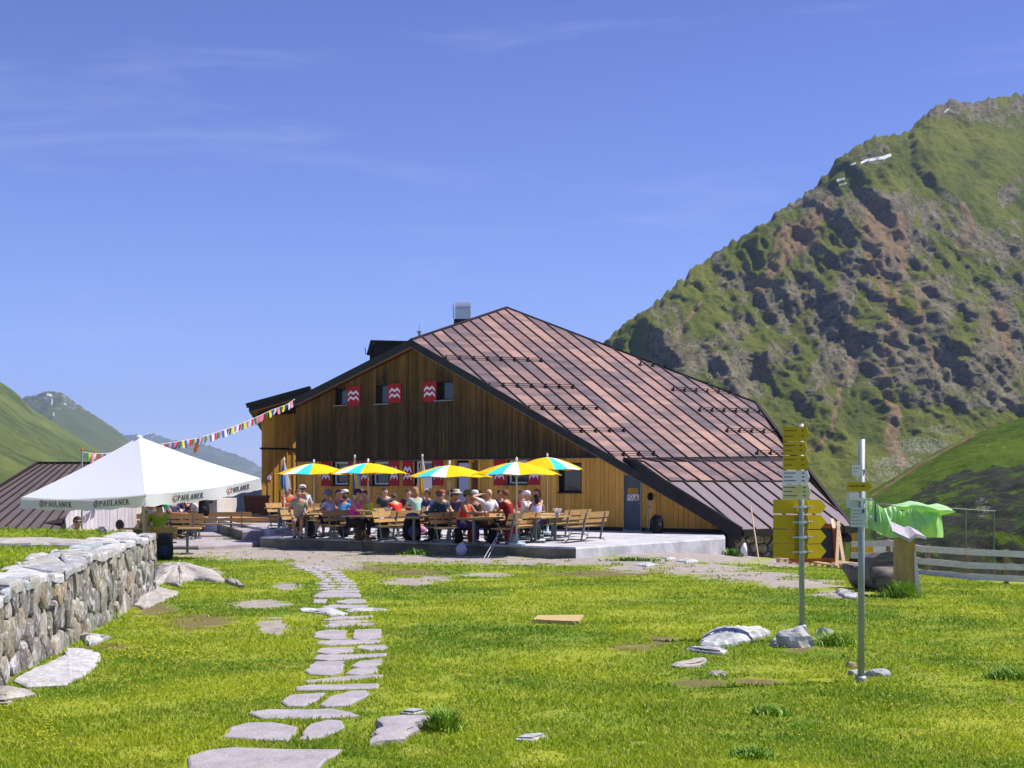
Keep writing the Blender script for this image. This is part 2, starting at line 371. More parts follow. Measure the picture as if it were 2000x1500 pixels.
def mountain(name,crest,Yc,Yf,zf,prof,disp,mat,nu=300,nv=200,back=.35,masks=None,label=None,seed=0,rib=None,ppow=1.0):
    cx=np.array([c[0] for c in crest],float); cy=np.array([c[1] for c in crest],float)
    pxs=np.linspace(cx[0],cx[-1],nu); pys=np.interp(pxs,cx,cy)
    yc=np.array([Yc(p) for p in pxs]); yf=np.array([Yf(p) for p in pxs]); zfv=np.array([zf(p) for p in pxs])
    s=np.concatenate([np.linspace(0,1,nv)**ppow,1+np.linspace(.02,1,24)*back])
    S,PX=np.meshgrid(s,pxs); YC=yc[:,None]; YF=yf[:,None]
    Y=YF+(YC-YF)*S; zc=EYE+(HY-pys)[:,None]/F*YC
    ss=np.clip(S,0,1); pr=np.interp(ss,[p[0] for p in prof],[p[1] for p in prof])
    Z=zfv[:,None]+(zc-zfv[:,None])*pr
    over=np.clip(S-1,0,9)/back; Z=Z-(zc-zfv[:,None])*.9*over**1.2
    X=(PX-CX)/F*Y
    dy,dz=disp(X,Y,Z,ss,PX)
    Y2=Y+dy; X2=X; Z2=Z+dz
    V=np.stack([X2,Y2,Z2],-1).reshape(-1,3)
    q=to_px(X2,Y2,Z2); at={}
    mk=masks(q[0],q[1],X2,Y2,Z2) if masks else {}
    for k in('rock','earth','scree','snow'): at[k]=('FLOAT',(mk.get(k,np.full_like(X2,.5 if k=='rock' else 0.))).ravel())
    return npmesh(name,V,gridfaces(nu,len(s)),mat,attrs=at,kind='structure')
# right-hand mountain
crR=[(700,960),(900,880),(1050,780),(1130,705),(1190,661),(1229,624),(1284,589),(1343,535),(1402,490),(1456,461),(1496,436),(1525,412),(1555,394),(1599,357),(1619,333),(1639,308),(1673,286),(1708,268),(1740,265),(1772,261),(1787,241),(1821,212),(1851,197),(1871,195),(1905,200),(1950,190),(2000,182),(2150,150),(2350,95),(2700,60),(3200,30)]
M_mtR=mtn_mat("alpine_slope",(.075,.105,.010),(.20,.215,.026),(.115,.100,.058),(.36,.315,.20),1.,.02,.55)
def dispR(X,Y,Z,s,PX):
    q=(X-.15*Y+.45*Z); w=smooth(s,0,.12)*(1-smooth(s,.93,1.)*.85)
    sh=1-.8*smooth(s,.50,.80)*smooth(PX,1560,1980)
    r=ridged(q/150.,Z/420.+Y/900.,5,31); r2=ridged(q/50.+3,Z/120.,5,51,.6); r3=fbm(q/13.,Z/22.+Y/60,5,71,.6); r4=ridged(q/17.,Z/34.,4,81,.6)
    ap=.25+.75*smooth(s,.12,.45); w=w*ap
    d=-(r-.45)*58*w*sh-(r2-.45)*14*w*sh-r3*8*w*sh-(r4-.4)*3.5*w*sh-(ridged(q/70.+9,Z/520.,4,131)-.45)*22*w*sh
    return d,(r-.35)*10*w*sh+fbm(X/9.,Y/22.+Z/9,3,91)*3.2*smooth(s,0,.2)+fbm(PX/14.,PX*0,4,5)*3.5*smooth(s,.9,1)
def maskR(px,py,X,Y,Z):
    rock=.5+blob(px,py,[(1700,290,70,40,.35),(1900,215,90,30,.45),(1700,640,140,200,.35),(1450,660,160,130,.25),(1900,700,140,140,.30),(1560,560,90,90,.2),(1890,480,120,60,.2),(1750,470,80,90,.35),(1900,760,120,60,.4),(1300,640,60,90,.15),(1600,760,60,80,.4),(1960,240,60,50,.3),(1840,600,90,90,.3),(1620,400,60,30,.3)])
    rock-=blob(px,py,[(1860,310,130,75,.75),(1740,345,70,30,.6),(1640,880,110,90,.9),(1700,800,60,100,.35),(1480,520,60,40,.2),(1370,600,50,60,.25),(1860,850,200,50,.9),(1560,780,50,70,.2)])
    rock+=1.15*fbm(px/80.,py/110.,6,8,.62)-.10*smooth(py,760,860)*3
    earth=seg_mask(px,py,[(14,[(1700,400),(1690,470),(1720,540),(1745,620),(1735,700)]),(12,[(1760,420),(1765,520),(1750,590)]),(7,[(1660,620),(1665,700),(1640,760),(1625,840),(1600,870),(1570,880)]),(16,[(1590,420),(1560,470),(1520,520),(1480,560)]),(6,[(1520,470),(1500,530),(1480,580)]),(5,[(1370,590),(1330,640),(1305,700)]),(20,[(1750,800),(1740,860),(1760,900)]),(9,[(1740,640),(1730,760),(1745,820)]),(10,[(1880,400),(1900,440),(1870,480)]),(10,[(1620,390),(1600,430)]),(6,[(1790,560),(1800,640),(1830,720)]),(8,[(1950,600),(1975,700)])])
    earth=earth*1.0+blob(px,py,[(1720,470,40,70,.7),(1560,460,45,35,.8),(1940,640,40,60,.5)])
    scree=blob(px,py,[(1800,870,75,20,.55),(1755,905,70,20,.55),(1840,840,45,14,.5),(1720,930,50,16,.5)])
    snow=seg_mask(px,py,[(4.5,[(1726,308),(1738,303)]),(4,[(1700,312),(1722,308)]),(3.,[(1682,318),(1694,312)]),(3,[(1636,352),(1648,349)]),(3,[(1641,361),(1652,358)]),(2.5,[(1845,219),(1852,213)]),(2.,[(1662,322),(1672,318)])])
    return dict(rock=np.clip(rock,0,1),earth=np.clip(earth,0,1),scree=scree,snow=snow)
mountain("mountain",crR,lambda p:760+max(0,p-1190)*.42,lambda p:500+max(0,p-1190)*.05,lambda p:-14,
    [(0,0),(.12,.03),(.3,.14),(.5,.33),(.68,.55),(.82,.77),(.92,.9),(1,1)],dispR,M_mtR,nu=860,nv=640,masks=maskR)
# near spur on the right, broken rocks and dark scrub at its foot, cliff shade put into their colour
crS=[(1560,1010),(1640,985),(1700,960),(1760,925),(1830,880),(1900,848),(1960,828),(2000,815),(2100,770),(2300,700),(2700,620)]
M_spur=mtn_mat("near_slope",(.06,.12,.008),(.15,.23,.016),(.012,.03,.007),(.10,.095,.075),2.,-.05)
def dispS(X,Y,Z,s,PX):
    lowm=smooth(PX,1700,1800)*(1-smooth(s,.30,.5))
    return -(ridged(X/11.,Z/9.,4,3)-.4)*5*lowm*smooth(s,0,.05)+fbm(X/6.,Z/6.,3,8)*.8*(1-smooth(s,.9,1)),fbm(X/7.,Y/9.,5,4)*1.1*(1-smooth(s,.9,1)*.6)+lowm*fbm(X/2.5,Z/2.5,3,14)*.8
def maskS(px,py,X,Y,Z):
    lim=np.interp(px,[1560,1740,1800,1860,2000,2600],[1010,1000,945,915,895,850])
    return dict(rock=np.clip(.10+.95*np.clip((py-lim+14*fbm(px/25.,py/18.,4,6))/12.,0,1)*(px>1700),0,1),earth=seg_mask(px,py,[(5,[(1700,970),(1800,905),(1900,850)])])*.8,scree=blob(px,py,[(1920,990,20,30,.5)]))
mountain("hillside",crS,lambda p:190+(p-1560)*.04,lambda p:92,lambda p:-7.5,[(0,0),(.10,.30),(.25,.42),(.45,.50),(.7,.68),(1,1)],dispS,M_spur,nu=360,nv=240,masks=maskS,back=.3)
# left: near green slope, peak, far ridge
crL=[(-900,300),(-400,560),(-120,690),(0,745),(15,755),(32,767),(50,785),(65,800),(100,822),(140,847),(175,870),(212,890),(260,915),(330,940),(420,952)]
M_mtL=mtn_mat("green_slope",(.07,.11,.018),(.21,.25,.045),(.22,.22,.17),(.36,.35,.28),.7,-.20)
def dispL(X,Y,Z,s,PX):
    w=smooth(s,0,.1)*(1-smooth(s,.93,1)*.9); q=X+.5*Z
    return -(ridged(q/260.,Z/500.,6,13,.6)-.4)*120*w-fbm(q/50.,Z/40.,5,3,.6)*40*w, fbm(X/40.,Y/80.,4,23)*7*w
mountain("mountain",crL,lambda p:1500+max(0,p)*.5,lambda p:330,lambda p:-12,[(0,0),(.3,.14),(.6,.42),(.85,.78),(1,1)],dispL,M_mtL,nu=260,nv=170)
crP=[(-60,800),(20,790),(50,774),(67,772),(85,765),(100,764),(117,766),(135,777),(155,792),(175,805),(200,820),(225,837),(240,850),(250,862),(280,885),(330,915),(380,940)]
M_mtP=mtn_mat("far_peak",(.09,.12,.03),(.17,.19,.06),(.20,.19,.17),(.40,.39,.37),.28,.05)
def maskP(px,py,X,Y,Z): return dict(rock=np.clip(.45+.3*(py<800),0,1),snow=seg_mask(px,py,[(3,[(93,770),(100,772)]),(1.8,[(102,780),(101,790)]),(1.5,[(105,806),(105,812)]),(1.6,[(126,788),(129,790)])]))
mountain("mountain",crP,lambda p:3300,lambda p:1500,lambda p:-20,[(0,0),(.4,.25),(.75,.62),(1,1)],lambda X,Y,Z,s,PX:(-(ridged((X+.3*Z)/420.,Z/700.,5,7)-.4)*230*smooth(s,0,.1)*(1-smooth(s,.9,1)*.9),fbm(PX/9.,PX*0,4,3)*5*smooth(s,.9,1)),M_mtP,nu=240,nv=130,masks=maskP)
crF=[(180,905),(225,850),(237,846),(250,850),(262,848),(275,852),(300,846),(330,858),(360,862),(390,866),(410,870),(430,878),(462,888),(490,901),(505,912),(540,922),(600,940)]
M_mtF=mtn_mat("distant_ridge",(.12,.15,.08),(.2,.22,.12),(.28,.28,.27),(.45,.45,.45),.16,.35)
mountain("mountain",crF,lambda p:6800,lambda p:3600,lambda p:-30,[(0,0),(.5,.4),(1,1)],lambda X,Y,Z,s,PX:(-(ridged(X/500.,Z/900.,5,17)-.4)*420*smooth(s,0,.1)*(1-smooth(s,.9,1)*.9),fbm(PX/8.,PX*0,4,13)*13*smooth(s,.85,1)),M_mtF,nu=240,nv=90)
# ================================================================ the hut
UH=Vector((.7935,-.6087,0)); VH=Vector((.6087,.7935,0)); OH=Vector((0,54.6,0))
def fy(px,v=0.): return (v+54.6*.7935)/((px-CX)/F*.6087+.7935)
def fp(px,py,v=0.): return P(px,py,fy(px,v))
def fuz(px,py,v=0.):
    p=fp(px,py,v); return (p-OH).dot(UH),p.z
def FW(u,z,v=0.): return OH+UH*u+VH*v+Vector((0,0,z))
A=fp(803,664,-.35)
gdir=Vector((.848,.53,0)); sdir=Vector((.53,-.848,-.53))            # roof: horizontal line and line of fall
nR=gdir.cross(sdir); nR=nR.normalized(); nR=nR if nR.z>0 else -nR
def onplane(px,py,n,a):
    d=Vector(((px-CX)/F,1,(HY-py)/F)); o=Vector((0,0,EYE)); t=(a-o).dot(n)/d.dot(n); return o+d*t
def onR(px,py,up=0.): return onplane(px,py,nR,A+Vector((0,0,up)))
def zR(x,y): return A.z-(nR.x*(x-A.x)+nR.y*(y-A.y))/nR.z
PK=onR(990,601); HP=onR(1477,787); EV=fp(1446,1044,-.35)
EV=Vector((EV.x,EV.y,zR(EV.x,EV.y)))
RAISE=.42
CR=onR(1664,1027,RAISE); EL=onR(1450,1034,RAISE)
CRl=Vector((CR.x,CR.y,zR(CR.x,CR.y)))
TER=-.15
print("roof",A,PK,HP,EV,CR,EL)
hut=thing("mountain_hut","large timber hut with brown patched copper roof sweeping down to the ground","building",(OH.x,OH.y,-.6))
def HB(mb,name,mats,**k):
    mb.v=[(x-OH.x,y-OH.y,z+.6) for x,y,z in mb.v]; return mb.build(name,mats,hut,**k)
LV=fp(573,781,-.35)
# left roof plane through A, PK, LV
nL=(PK-A).cross(LV-A).normalized(); nL=nL if nL.z>0 else -nL
def zL(x,y): return A.z-(nL.x*(x-A.x)+nL.y*(y-A.y))/nL.z
B2=LV+VH*13; B2=Vector((B2.x,B2.y,max(3.,min(zL(B2.x,B2.y),5.2))))
QB=HP+Vector((-5,14,0)); QB.z=2.
def dpx(p): return to_px(p.x,p.y,p.z)
print('B2',dpx(B2),B2,'QB',dpx(QB))
th=Vector((0,0,-.16))
# roof skin right with sheets
def sheet_roof(name,poly,dirg,dirs,mat,seams=True,spacing=.68,phase=0.):
    org=poly[0]; g=dirg.normalized(); s=(dirs-g*dirs.dot(g)).normalized(); n=g.cross(s); n=n if n.z>0 else -n
    q=[((p-org).dot(g),(p-org).dot(s)) for p in poly]
    a0=min(a for a,b in q); a1=max(a for a,b in q)
    me_v=[];me_f=[];sh=[]
    sm=MB()
    def span(a):
        ys=[]
        for (x0,y0),(x1,y1) in zip(q,q[1:]+q[:1]):
            if (x0-a)*(x1-a)<0: ys.append(y0+(y1-y0)*(a-x0)/(x1-x0))
        return (min(ys),max(ys)) if len(ys)>=2 else None
    def clip(poly2,lo,hi):
        def c(pl,k,val,sg):
            out=[]
            for i in range(len(pl)):
                p0=pl[i];p1=pl[(i+1)%len(pl)]; d0=(p0[k]-val)*sg; d1=(p1[k]-val)*sg
                if d0>=0: out.append(p0)
                if d0*d1<0: t=d0/(d0-d1); out.append((p0[0]+(p1[0]-p0[0])*t,p0[1]+(p1[1]-p0[1])*t))
            return out
        return c,lo,hi
    c,_,_=clip(q,0,0)
    k=math.floor((a0-phase)/spacing)
    while phase+k*spacing<a1:
        lo=phase+k*spacing; hi=lo+spacing
        strip=c(c(q,0,lo,1),0,hi,-1)
        if len(strip)>=3:
            b0=min(y for x,y in strip); b1=max(y for x,y in strip); yy=b0-random.random()*1.2
            while yy<b1:
                L=random.choice([.9,1.5,2.1,2.8]); cell=c(c(strip,1,yy,1),1,yy+L,-1)
                if len(cell)>=3:
                    o=len(me_v); me_v+=[org+g*x+s*y for x,y in cell]; me_f.append(tuple(range(o,o+len(cell)))); sh+= [random.random()]*len(cell)
                yy+=L
        if seams:
            sp=span(lo)
            if sp and sp[1]-sp[0]>.1: sm.bar(org+g*lo+s*sp[0]+n*.02,org+g*lo+s*sp[1]+n*.02,.045,.055,0,n)
        k+=1
    me=bpy.data.meshes.new(name); me.from_pydata([tuple(Vector((p.x-OH.x,p.y-OH.y,p.z+.6))) for p in me_v],[],me_f)
    at=me.attributes.new('sheet','FLOAT','POINT'); at.data.foreach_set('value',sh)
    for v in sm.v: me_f.append
    me.materials.append(mat); me.materials.append(M_seam); me.update()
    bm=bmesh.new(); bm.from_mesh(me); nf=len(bm.faces)
    vs=[bm.verts.new((x-OH.x,y-OH.y,z+.6)) for x,y,z in sm.v]
    for f in sm.f:
        ff=bm.faces.new([vs[i] for i in f]); ff.material_index=1
    # thickness: underside slab
    pl=[Vector((p.x-OH.x,p.y-OH.y,p.z+.6)) for p in poly]; nn=Vector((0,0,.012)); 
    tv=[bm.verts.new(p-nn) for p in pl]; bv=[bm.verts.new(p+th) for p in pl]
    for f in ([*tv],[*bv][::-1]):
        ff=bm.faces.new(f); ff.material_index=1
    for i in range(len(pl)):
        j=(i+1)%len(pl); ff=bm.faces.new([tv[i],bv[i],bv[j],tv[j]]); ff.material_index=1
    bm.to_mesh(me); bm.free()
    return link(name,me,hut)
main=sheet_roof("roof",[A,PK,HP,CRl,EV],gdir,sdir,M_copper)
main['label']="main roof slope of patched pinkish brown copper sheets"
# raised lower roof: kink strip and lower slope
Lz=lambda px,py,up:onR(px,py,up)
J0=Lz(1300,941,RAISE); J1=Lz(1581,941,RAISE); T0=Lz(1219,897,.02); T1=Lz(1541,893,.02)
s_=Vector(sdir).normalized()
def sval(p): return (p-A).dot(s_)
def shift_on(p,q,t): return p+(q-p)*t
K0=shift_on(T0,J0,.34)+Vector((0,0,.16)); K1=shift_on(T1,J1,.34)+Vector((0,0,.16))
up1=sheet_roof("roof",[T0,T1,K1,K0],gdir,(K0-T0),M_copper,phase=.3)
up2=sheet_roof("roof",[K0,K1,J1,J0],gdir,(J0-K0),M_copper,phase=.3)
low=sheet_roof("roof",[J0,J1,CR,EL],gdir,sdir,M_copper2,phase=.1); low['label']="lower roof slope of plain grey brown sheet"
mb=MB()
mb.bar(T0+Vector((0,0,.03)),T1+Vector((0,0,.03)),.05,.05); mb.bar(J0+Vector((0,0,.03)),J1+Vector((0,0,.03)),.05,.05)
HB(mb,"joint_strip",M_seam)
# cheek between raised roof and verge strip
mb=MB()
for a_,b_ in((T0,K0),(K0,J0),(J0,EL)):
    dn=lambda p:Vector((p.x,p.y,zR(p.x,p.y)-.02))
    off=-UH*.0-VH*.02
    mb.add([a_+off+Vector((0,0,.04)),b_+off+Vector((0,0,.04)),dn(b_)+off-VH*.06,dn(a_)+off-VH*.06],[(0,1,2,3)])
    mb.bar(a_+Vector((0,0,.02))-VH*.03,b_+Vector((0,0,.02))-VH*.03,.07,.10,0)
HB(mb,"roof_cheek",M_black)
# ridge, hip and edge cappings
mb=MB()
for a_,b_ in((A,PK),(PK,HP)): mb.bar(a_+Vector((0,0,.03)),b_+Vector((0,0,.03)),.14,.05)
mb.bar(HP+Vector((0,0,.03)),CR+Vector((0,0,.02)),.12,.05)
HB(mb,"ridge_cap",M_seam)
# left roof and back roof
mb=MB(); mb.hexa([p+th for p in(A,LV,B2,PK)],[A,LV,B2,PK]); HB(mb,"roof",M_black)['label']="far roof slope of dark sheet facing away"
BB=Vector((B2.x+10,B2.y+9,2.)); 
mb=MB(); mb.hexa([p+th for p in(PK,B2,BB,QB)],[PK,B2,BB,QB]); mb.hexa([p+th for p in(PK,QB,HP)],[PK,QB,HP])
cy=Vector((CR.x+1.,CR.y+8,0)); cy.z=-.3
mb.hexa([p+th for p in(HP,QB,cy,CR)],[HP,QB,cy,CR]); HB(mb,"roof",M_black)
# eave beam of the lower roof
mb=MB(); mb.bar(EL+Vector((0,0,-.13)),CR+Vector((0,0,-.13))+gdir*.1,.22,.2)
mb.bar(CR+gdir*-.5+Vector((.0,.0,-.11)),CR+gdir*.42+Vector((0,0,-.13)),.3,.24)
HB(mb,"eave_beam",M_black)
# verge boards
mb=MB()
dnv=Vector((0,0,-.36))
def verge(a,b,v0=-.36,h=.36,w=.05):
    o=VH*0
    mb.hexa([a-VH*w,b-VH*w,b,a],[a-VH*w+Vector((0,0,-h)),b-VH*w+Vector((0,0,-h)),b+Vector((0,0,-h)),a+Vector((0,0,-h))])
tp=Vector((0,0,.03))
verge(A+tp,EV+tp,h=.31); verge(A+tp,LV+tp,h=.28)
HB(mb,"verge_board",M_fascia)
mb=MB(); 
for a_,b_ in((A,EV),(A,LV)): mb.bar(a_-VH*.04+Vector((0,0,-.29)),b_-VH*.04+Vector((0,0,-.29)),.02,.02)
HB(mb,"drip_edge",M("drip_metal",(.20,.19,.17),.1,4,.5))
mb=MB()
for a_,b_ in((A,EV),(A,LV)):
    t=Vector((0,0,-.22)); mb.hexa([a_+t,b_+t,b_+VH*.36+t,a_+VH*.36+t],[a_+t+Vector((0,0,.04)),b_+t+Vector((0,0,.04)),b_+VH*.36+t+Vector((0,0,.04)),a_+VH*.36+t+Vector((0,0,.04))])
HB(mb,"soffit",M_under)
# gutter end
# ---- facade walls
uA=(A-OH).dot(UH); uE=(EV-OH).dot(UH); uL=fuz(580,900)[0]
slopeR=(A.z-EV.z)/(uE-uA); slopeLf=(A.z-LV.z)/(uA-(LV-OH).dot(UH))
def ztop(u): return (A.z-(u-uA)*slopeR if u>uA else A.z-(uA-u)*slopeLf)-.30
ZS=fuz(860,896.5)[1]                                    # lower edge of the dark cladding
print('ZS',ZS,'uE',uE,'uL',uL)
wins=[]   # openings u0,u1,z0,z1
def rect(x0,y0,x1,y1,v=0.):
    a=fuz(x0,y0,v); b=fuz(x1,y1,v); xm=(x0+x1)/2
    return a[0],b[0],fuz(xm,y1,v)[1],fuz(xm,y0,v)[1]
UPW=[rect(657.5,757,680,791),rect(736,751.5,761,788),rect(853,745,886.5,781)]
LOW=[rect(651,902,681,947),rect(728,902,760,947),rect(811,901,845,946),rect(992,899,1031,945)]
BIGW=rect(1093,905,1135,961)
DOOR=rect(888,899,936,1036); GREY=rect(1218,928,1253,1038)
DOOR=(DOOR[0],DOOR[1],TER,DOOR[3]); GREY=(GREY[0],GREY[1],TER+.02,GREY[3])
def cut(u0,u1,z0,z1,holes):
    segs=[(z0,z1)]
    for a,b,c_,d in holes:
        if u1>a+.02 and u0<b-.02:
            ns=[]
            for s0,s1 in segs:
                if c_>s0: ns.append((s0,min(c_,s1)))
                if d<s1: ns.append((max(d,s0),s1))
            segs=[x for x in ns if x[1]-x[0]>.03]
    return segs
def planks(name,u0,u1,zb,zt,w,mat,holes,v0=0.,gap=.012,jit=.012,thick=.05,attr=False,batten=0.,frame=None):
    mb=MB(); u=u0; edges=sorted(set([h[0] for h in holes]+[h[1] for h in holes]))
    while u<u1-.01:
        ww=w*random.uniform(.75,1.3); e=min(u+ww,u1)
        for x in edges:
            if u+.03<x<e: e=x; break
        a,b=u+gap/2,e-gap/2
        d=v0-random.uniform(0,jit)
        def zt2(x): return zt(x) if callable(zt) else zt
        for s0,s1 in cut(u,e,zb,max(zt2(a),zt2(b)),holes):
            ta=min(s1,zt2(a)) if s1>=zt2(a)-1e-6 or zt2(a)<s1 else s1; tb=min(s1,zt2(b))
            if ta<=s0+.01 and tb<=s0+.01: continue
            ta=max(ta,s0+.005); tb=max(tb,s0+.005)
            f=[FW(a,s0,d),FW(b,s0,d),FW(b,tb,d),FW(a,ta,d)]; g=[p+VH*thick for p in f]; mb.hexa(f,g)
            if batten and e<u1-.02:
                tt=min(s1,zt2(e)-.02)
                if tt>s0+.02: mb.bar(FW(e,s0,d-.02),FW(e,tt,d-.02),batten,.03,0,VH)
        u=e
    return mb
mb=planks("cladding",uL,uE-1.2,ZS,ztop,.125,M_old,UPW,v0=-.05,jit=.02,gap=.008,batten=.0)
up=HB(mb,"upper_wall",M_old); up['label']="gable wall of dark weathered vertical boards"
me=up.data; at=me.attributes.new('fresh','FLOAT','POINT')
vals=[]
for v in me.vertices:
    w=Vector((v.co.x,v.co.y,0)); u=w.dot(UH); z=v.co.z-.6; vals.append(float(np.clip(.8-(ztop(u)-z)/1.1,0,1)) if z>ZS+.3 else float(np.clip((u-4)/3,0,.5)))
at.data.foreach_set('value',vals)
mb=planks("cladding",uL,uE-.3,TER+.14,lambda u:min(ZS,ztop(u)),.235,M_plank,LOW+[BIGW,DOOR,GREY],v0=0.,gap=.014,jit=.014)
HB(mb,"lower_wall",M_plank)['label']="lower wall of fresh orange larch planks"
mb=MB(); mb.bar(FW(uL,ZS,-.09),FW(uA+(A.z-.3-ZS)/slopeR,ZS,-.09),.05,.07); HB(mb,"trim_strip",M_black)
mb=MB(); mb.box((0,0,0),(0,0,0)); mb=MB()
a,b=FW(uL,TER-.8,.02),FW(GREY[0],TER-.8,.02); mb.hexa([a,b,b+VH*.3,a+VH*.3],[p+Vector((0,0,.94)) for p in(a,b,b+VH*.3,a+VH*.3)])
a,b=FW(GREY[1],TER-.8,.02),FW(uE-.1,TER-.8,.02); mb.hexa([a,b,b+VH*.3,a+VH*.3],[p+Vector((0,0,.94)) for p in(a,b,b+VH*.3,a+VH*.3)])
HB(mb,"plinth",M_black)
# dark core behind the boards closes the building
mb=MB()
core=[(uL+.02,.25),(uE-.4,.25)]
pl=[FW(uL+.02,0,.3),FW(uE-1.0,0,.3),Vector((CR.x-.8,CR.y+.2,0)),Vector((CR.x-1.2,CR.y+7,0)),Vector((QB.x-1,QB.y-1,0)),Vector((B2.x+.5,B2.y-.5,0))]
def zroof(p): 
    d=(p-A); side=(PK-A).x*(p.y-A.y)-(PK-A).y*(p.x-A.x)
    return min(zR(p.x,p.y),zL(p.x,p.y))-.25
for i in range(len(pl)):
    a,b=pl[i],pl[(i+1)%len(pl)]; n=16
    for k in range(n):
        p=a+(b-a)*(k/n); q=a+(b-a)*((k+1)/n)
        za=max(min(zroof(p),9),-.5); zb=max(min(zroof(q),9),-.5)
        if i>=3: za=min(za,2.); zb=min(zb,2.)
        mb.add([Vector((p.x,p.y,-1.3)),Vector((q.x,q.y,-1.3)),Vector((q.x,q.y,zb)),Vector((p.x,p.y,za))],[(0,1,2,3)])
HB(mb,"inner_wall",M_dark_in)
# ---- windows
def window(r,frame_mat,sill_mat,vin=.14,fw=.06,parent_label=None,tilt=None,big=False):
    u0,u1,z0,z1=r; mb=MB(); v=vin-.02
    for a,b,c_,d in((u0,u1,z0,z0+fw),(u0,u1,z1-fw,z1),(u0,u0+fw,z0+fw,z1-fw),(u1-fw,u1,z0+fw,z1-fw)):
        mb.hexa([FW(a,c_,v),FW(b,c_,v),FW(b,d,v),FW(a,d,v)],[FW(a,c_,v+.06),FW(b,c_,v+.06),FW(b,d,v+.06),FW(a,d,v+.06)])
    w=HB(mb,"window",frame_mat)
    def SB(mb,name,mat):
        mb.v=[(x-OH.x,y-OH.y,z+.6) for x,y,z in mb.v]; return mb.build(name,mat,w)
    g=MB(); g.hexa([FW(u0+fw,z0+fw,v+.03),FW(u1-fw,z0+fw,v+.03),FW(u1-fw,z1-fw,v+.03),FW(u0+fw,z1-fw,v+.03)],[FW(u0+fw,z0+fw,v+.04),FW(u1-fw,z0+fw,v+.04),FW(u1-fw,z1-fw,v+.04),FW(u0+fw,z1-fw,v+.04)])
    SB(g,"pane",M_glass)
    g=MB(); g.hexa([FW(u0-.07,z0-.05,-.13),FW(u1+.05,z0-.05,-.13),FW(u1+.05,z0-.01,v),FW(u0-.07,z0-.01,v)],[FW(u0-.07,z0-.02,-.13),FW(u1+.05,z0-.02,-.13),FW(u1+.05,z0+.02,v),FW(u0-.07,z0+.02,v)])
    SB(g,"sill",sill_mat)
    g=MB()   # reveal
    for a,b in((u0,u0-.02),(u1,u1+.02)): g.hexa([FW(a,z0,-.03),FW(b,z0,-.03),FW(b,z0,.2),FW(a,z0,.2)],[FW(a,z1,-.03),FW(b,z1,-.03),FW(b,z1,.2),FW(a,z1,.2)])
    g.hexa([FW(u0,z1,-.03),FW(u1,z1,-.03),FW(u1,z1,.2),FW(u0,z1,.2)],[FW(u0,z1+.02,-.03),FW(u1,z1+.02,-.03),FW(u1,z1+.02,.2),FW(u0,z1+.02,.2)])
    SB(g,"frame",M_dark_in)
    return w
for r in UPW: window(r,M("brown_frame",(.05,.035,.025)),M_steel,fw=.05)
for r in LOW: window(r,M_white,M_black,fw=.07)
w=window(BIGW,M_fascia,M_black,fw=.06)
def shutter(x0,y0,x1,y1,vup=True):
    u0,u1,z0,z1=rect(x0,y0,x1,y1,-.08); v=-.11 if vup else -.05
    mb=MB(); f=[FW(u0,z0,v),FW(u1,z0,v),FW(u1,z1,v),FW(u0,z1,v)]; mb.hexa(f,[p+VH*.035 for p in f])
    s=HB(mb,"shutter",M_red)
    mb=MB(); zc=(z0+z1)/2; h=z1-z0; wd=(u1-u0)*.82; ua=(u0+u1)/2-wd/2
    for k,c_ in enumerate((zc+h*.13,zc-h*.15)):
        am=h*.085; t=h*.13; xs_=[ua+wd*i/4 for i in range(5)]; zz=[c_-am,c_+am,c_-am*.3,c_+am,c_-am]
        for i in range(4):
            q=[FW(xs_[i],zz[i]-t/2,v-.006),FW(xs_[i+1],zz[i+1]-t/2,v-.006),FW(xs_[i+1],zz[i+1]+t/2,v-.006),FW(xs_[i],zz[i]+t/2,v-.006)]
            mb.hexa(q,[p+VH*.004 for p in q])
    mb.v=[(x-OH.x,y-OH.y,z+.6) for x,y,z in mb.v]; mb.build("zigzag_pattern",M_white,s)
for a in((678.5,754.5,704,791.5),(759,749,784.5,786.5),(827,744.7,853,784)): shutter(*a)
for a in((626,899,645,949),(681,899,699,949),(703,899,722,949),(760,899,777.5,949),(785.5,899,804.5,949),(845,898,863,948),(963.5,897,985.5,948),(1031,897,1052,947)): shutter(*a,vup=False)
# open doorway: white leaf, orange jamb, inner dark
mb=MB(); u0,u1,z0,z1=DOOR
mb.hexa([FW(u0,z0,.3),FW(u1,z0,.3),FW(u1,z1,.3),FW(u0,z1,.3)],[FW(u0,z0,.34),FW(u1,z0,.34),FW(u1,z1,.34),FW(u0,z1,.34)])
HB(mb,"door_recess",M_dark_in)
mb=MB(); a0=fuz(893,1000)[0]; a1=fuz(915,1000)[0]; f=[FW(a0,z0+.03,.1),FW(a1,z0+.03,.1),FW(a1,z1-.1,.1),FW(a0,z1-.1,.1)]; mb.hexa(f,[p+VH*.05 for p in f])
dr=HB(mb,"door",M_door_w); dr['label']="pale door leaf standing open in the main doorway"
mb=MB()
for x0,x1 in((885.5,889),(917,921),(935,938.5)):
    a0=fuz(x0,1000)[0]; a1=fuz(x1,1000)[0]; f=[FW(a0,z0,-.04),FW(a1,z0,-.04),FW(a1,z1+.06,-.04),FW(a0,z1+.06,-.04)]; mb.hexa(f,[p+VH*.18 for p in f])
f=[FW(u0-.1,z1,-.042),FW(u1+.1,z1,-.042),FW(u1+.1,z1+.07,-.042),FW(u0-.1,z1+.07,-.042)]; mb.hexa(f,[p+VH*.18 for p in f])
HB(mb,"door_frame",M_plank)
mb=MB(); a0=fuz(922,1000)[0]; a1=fuz(934,1000)[0]
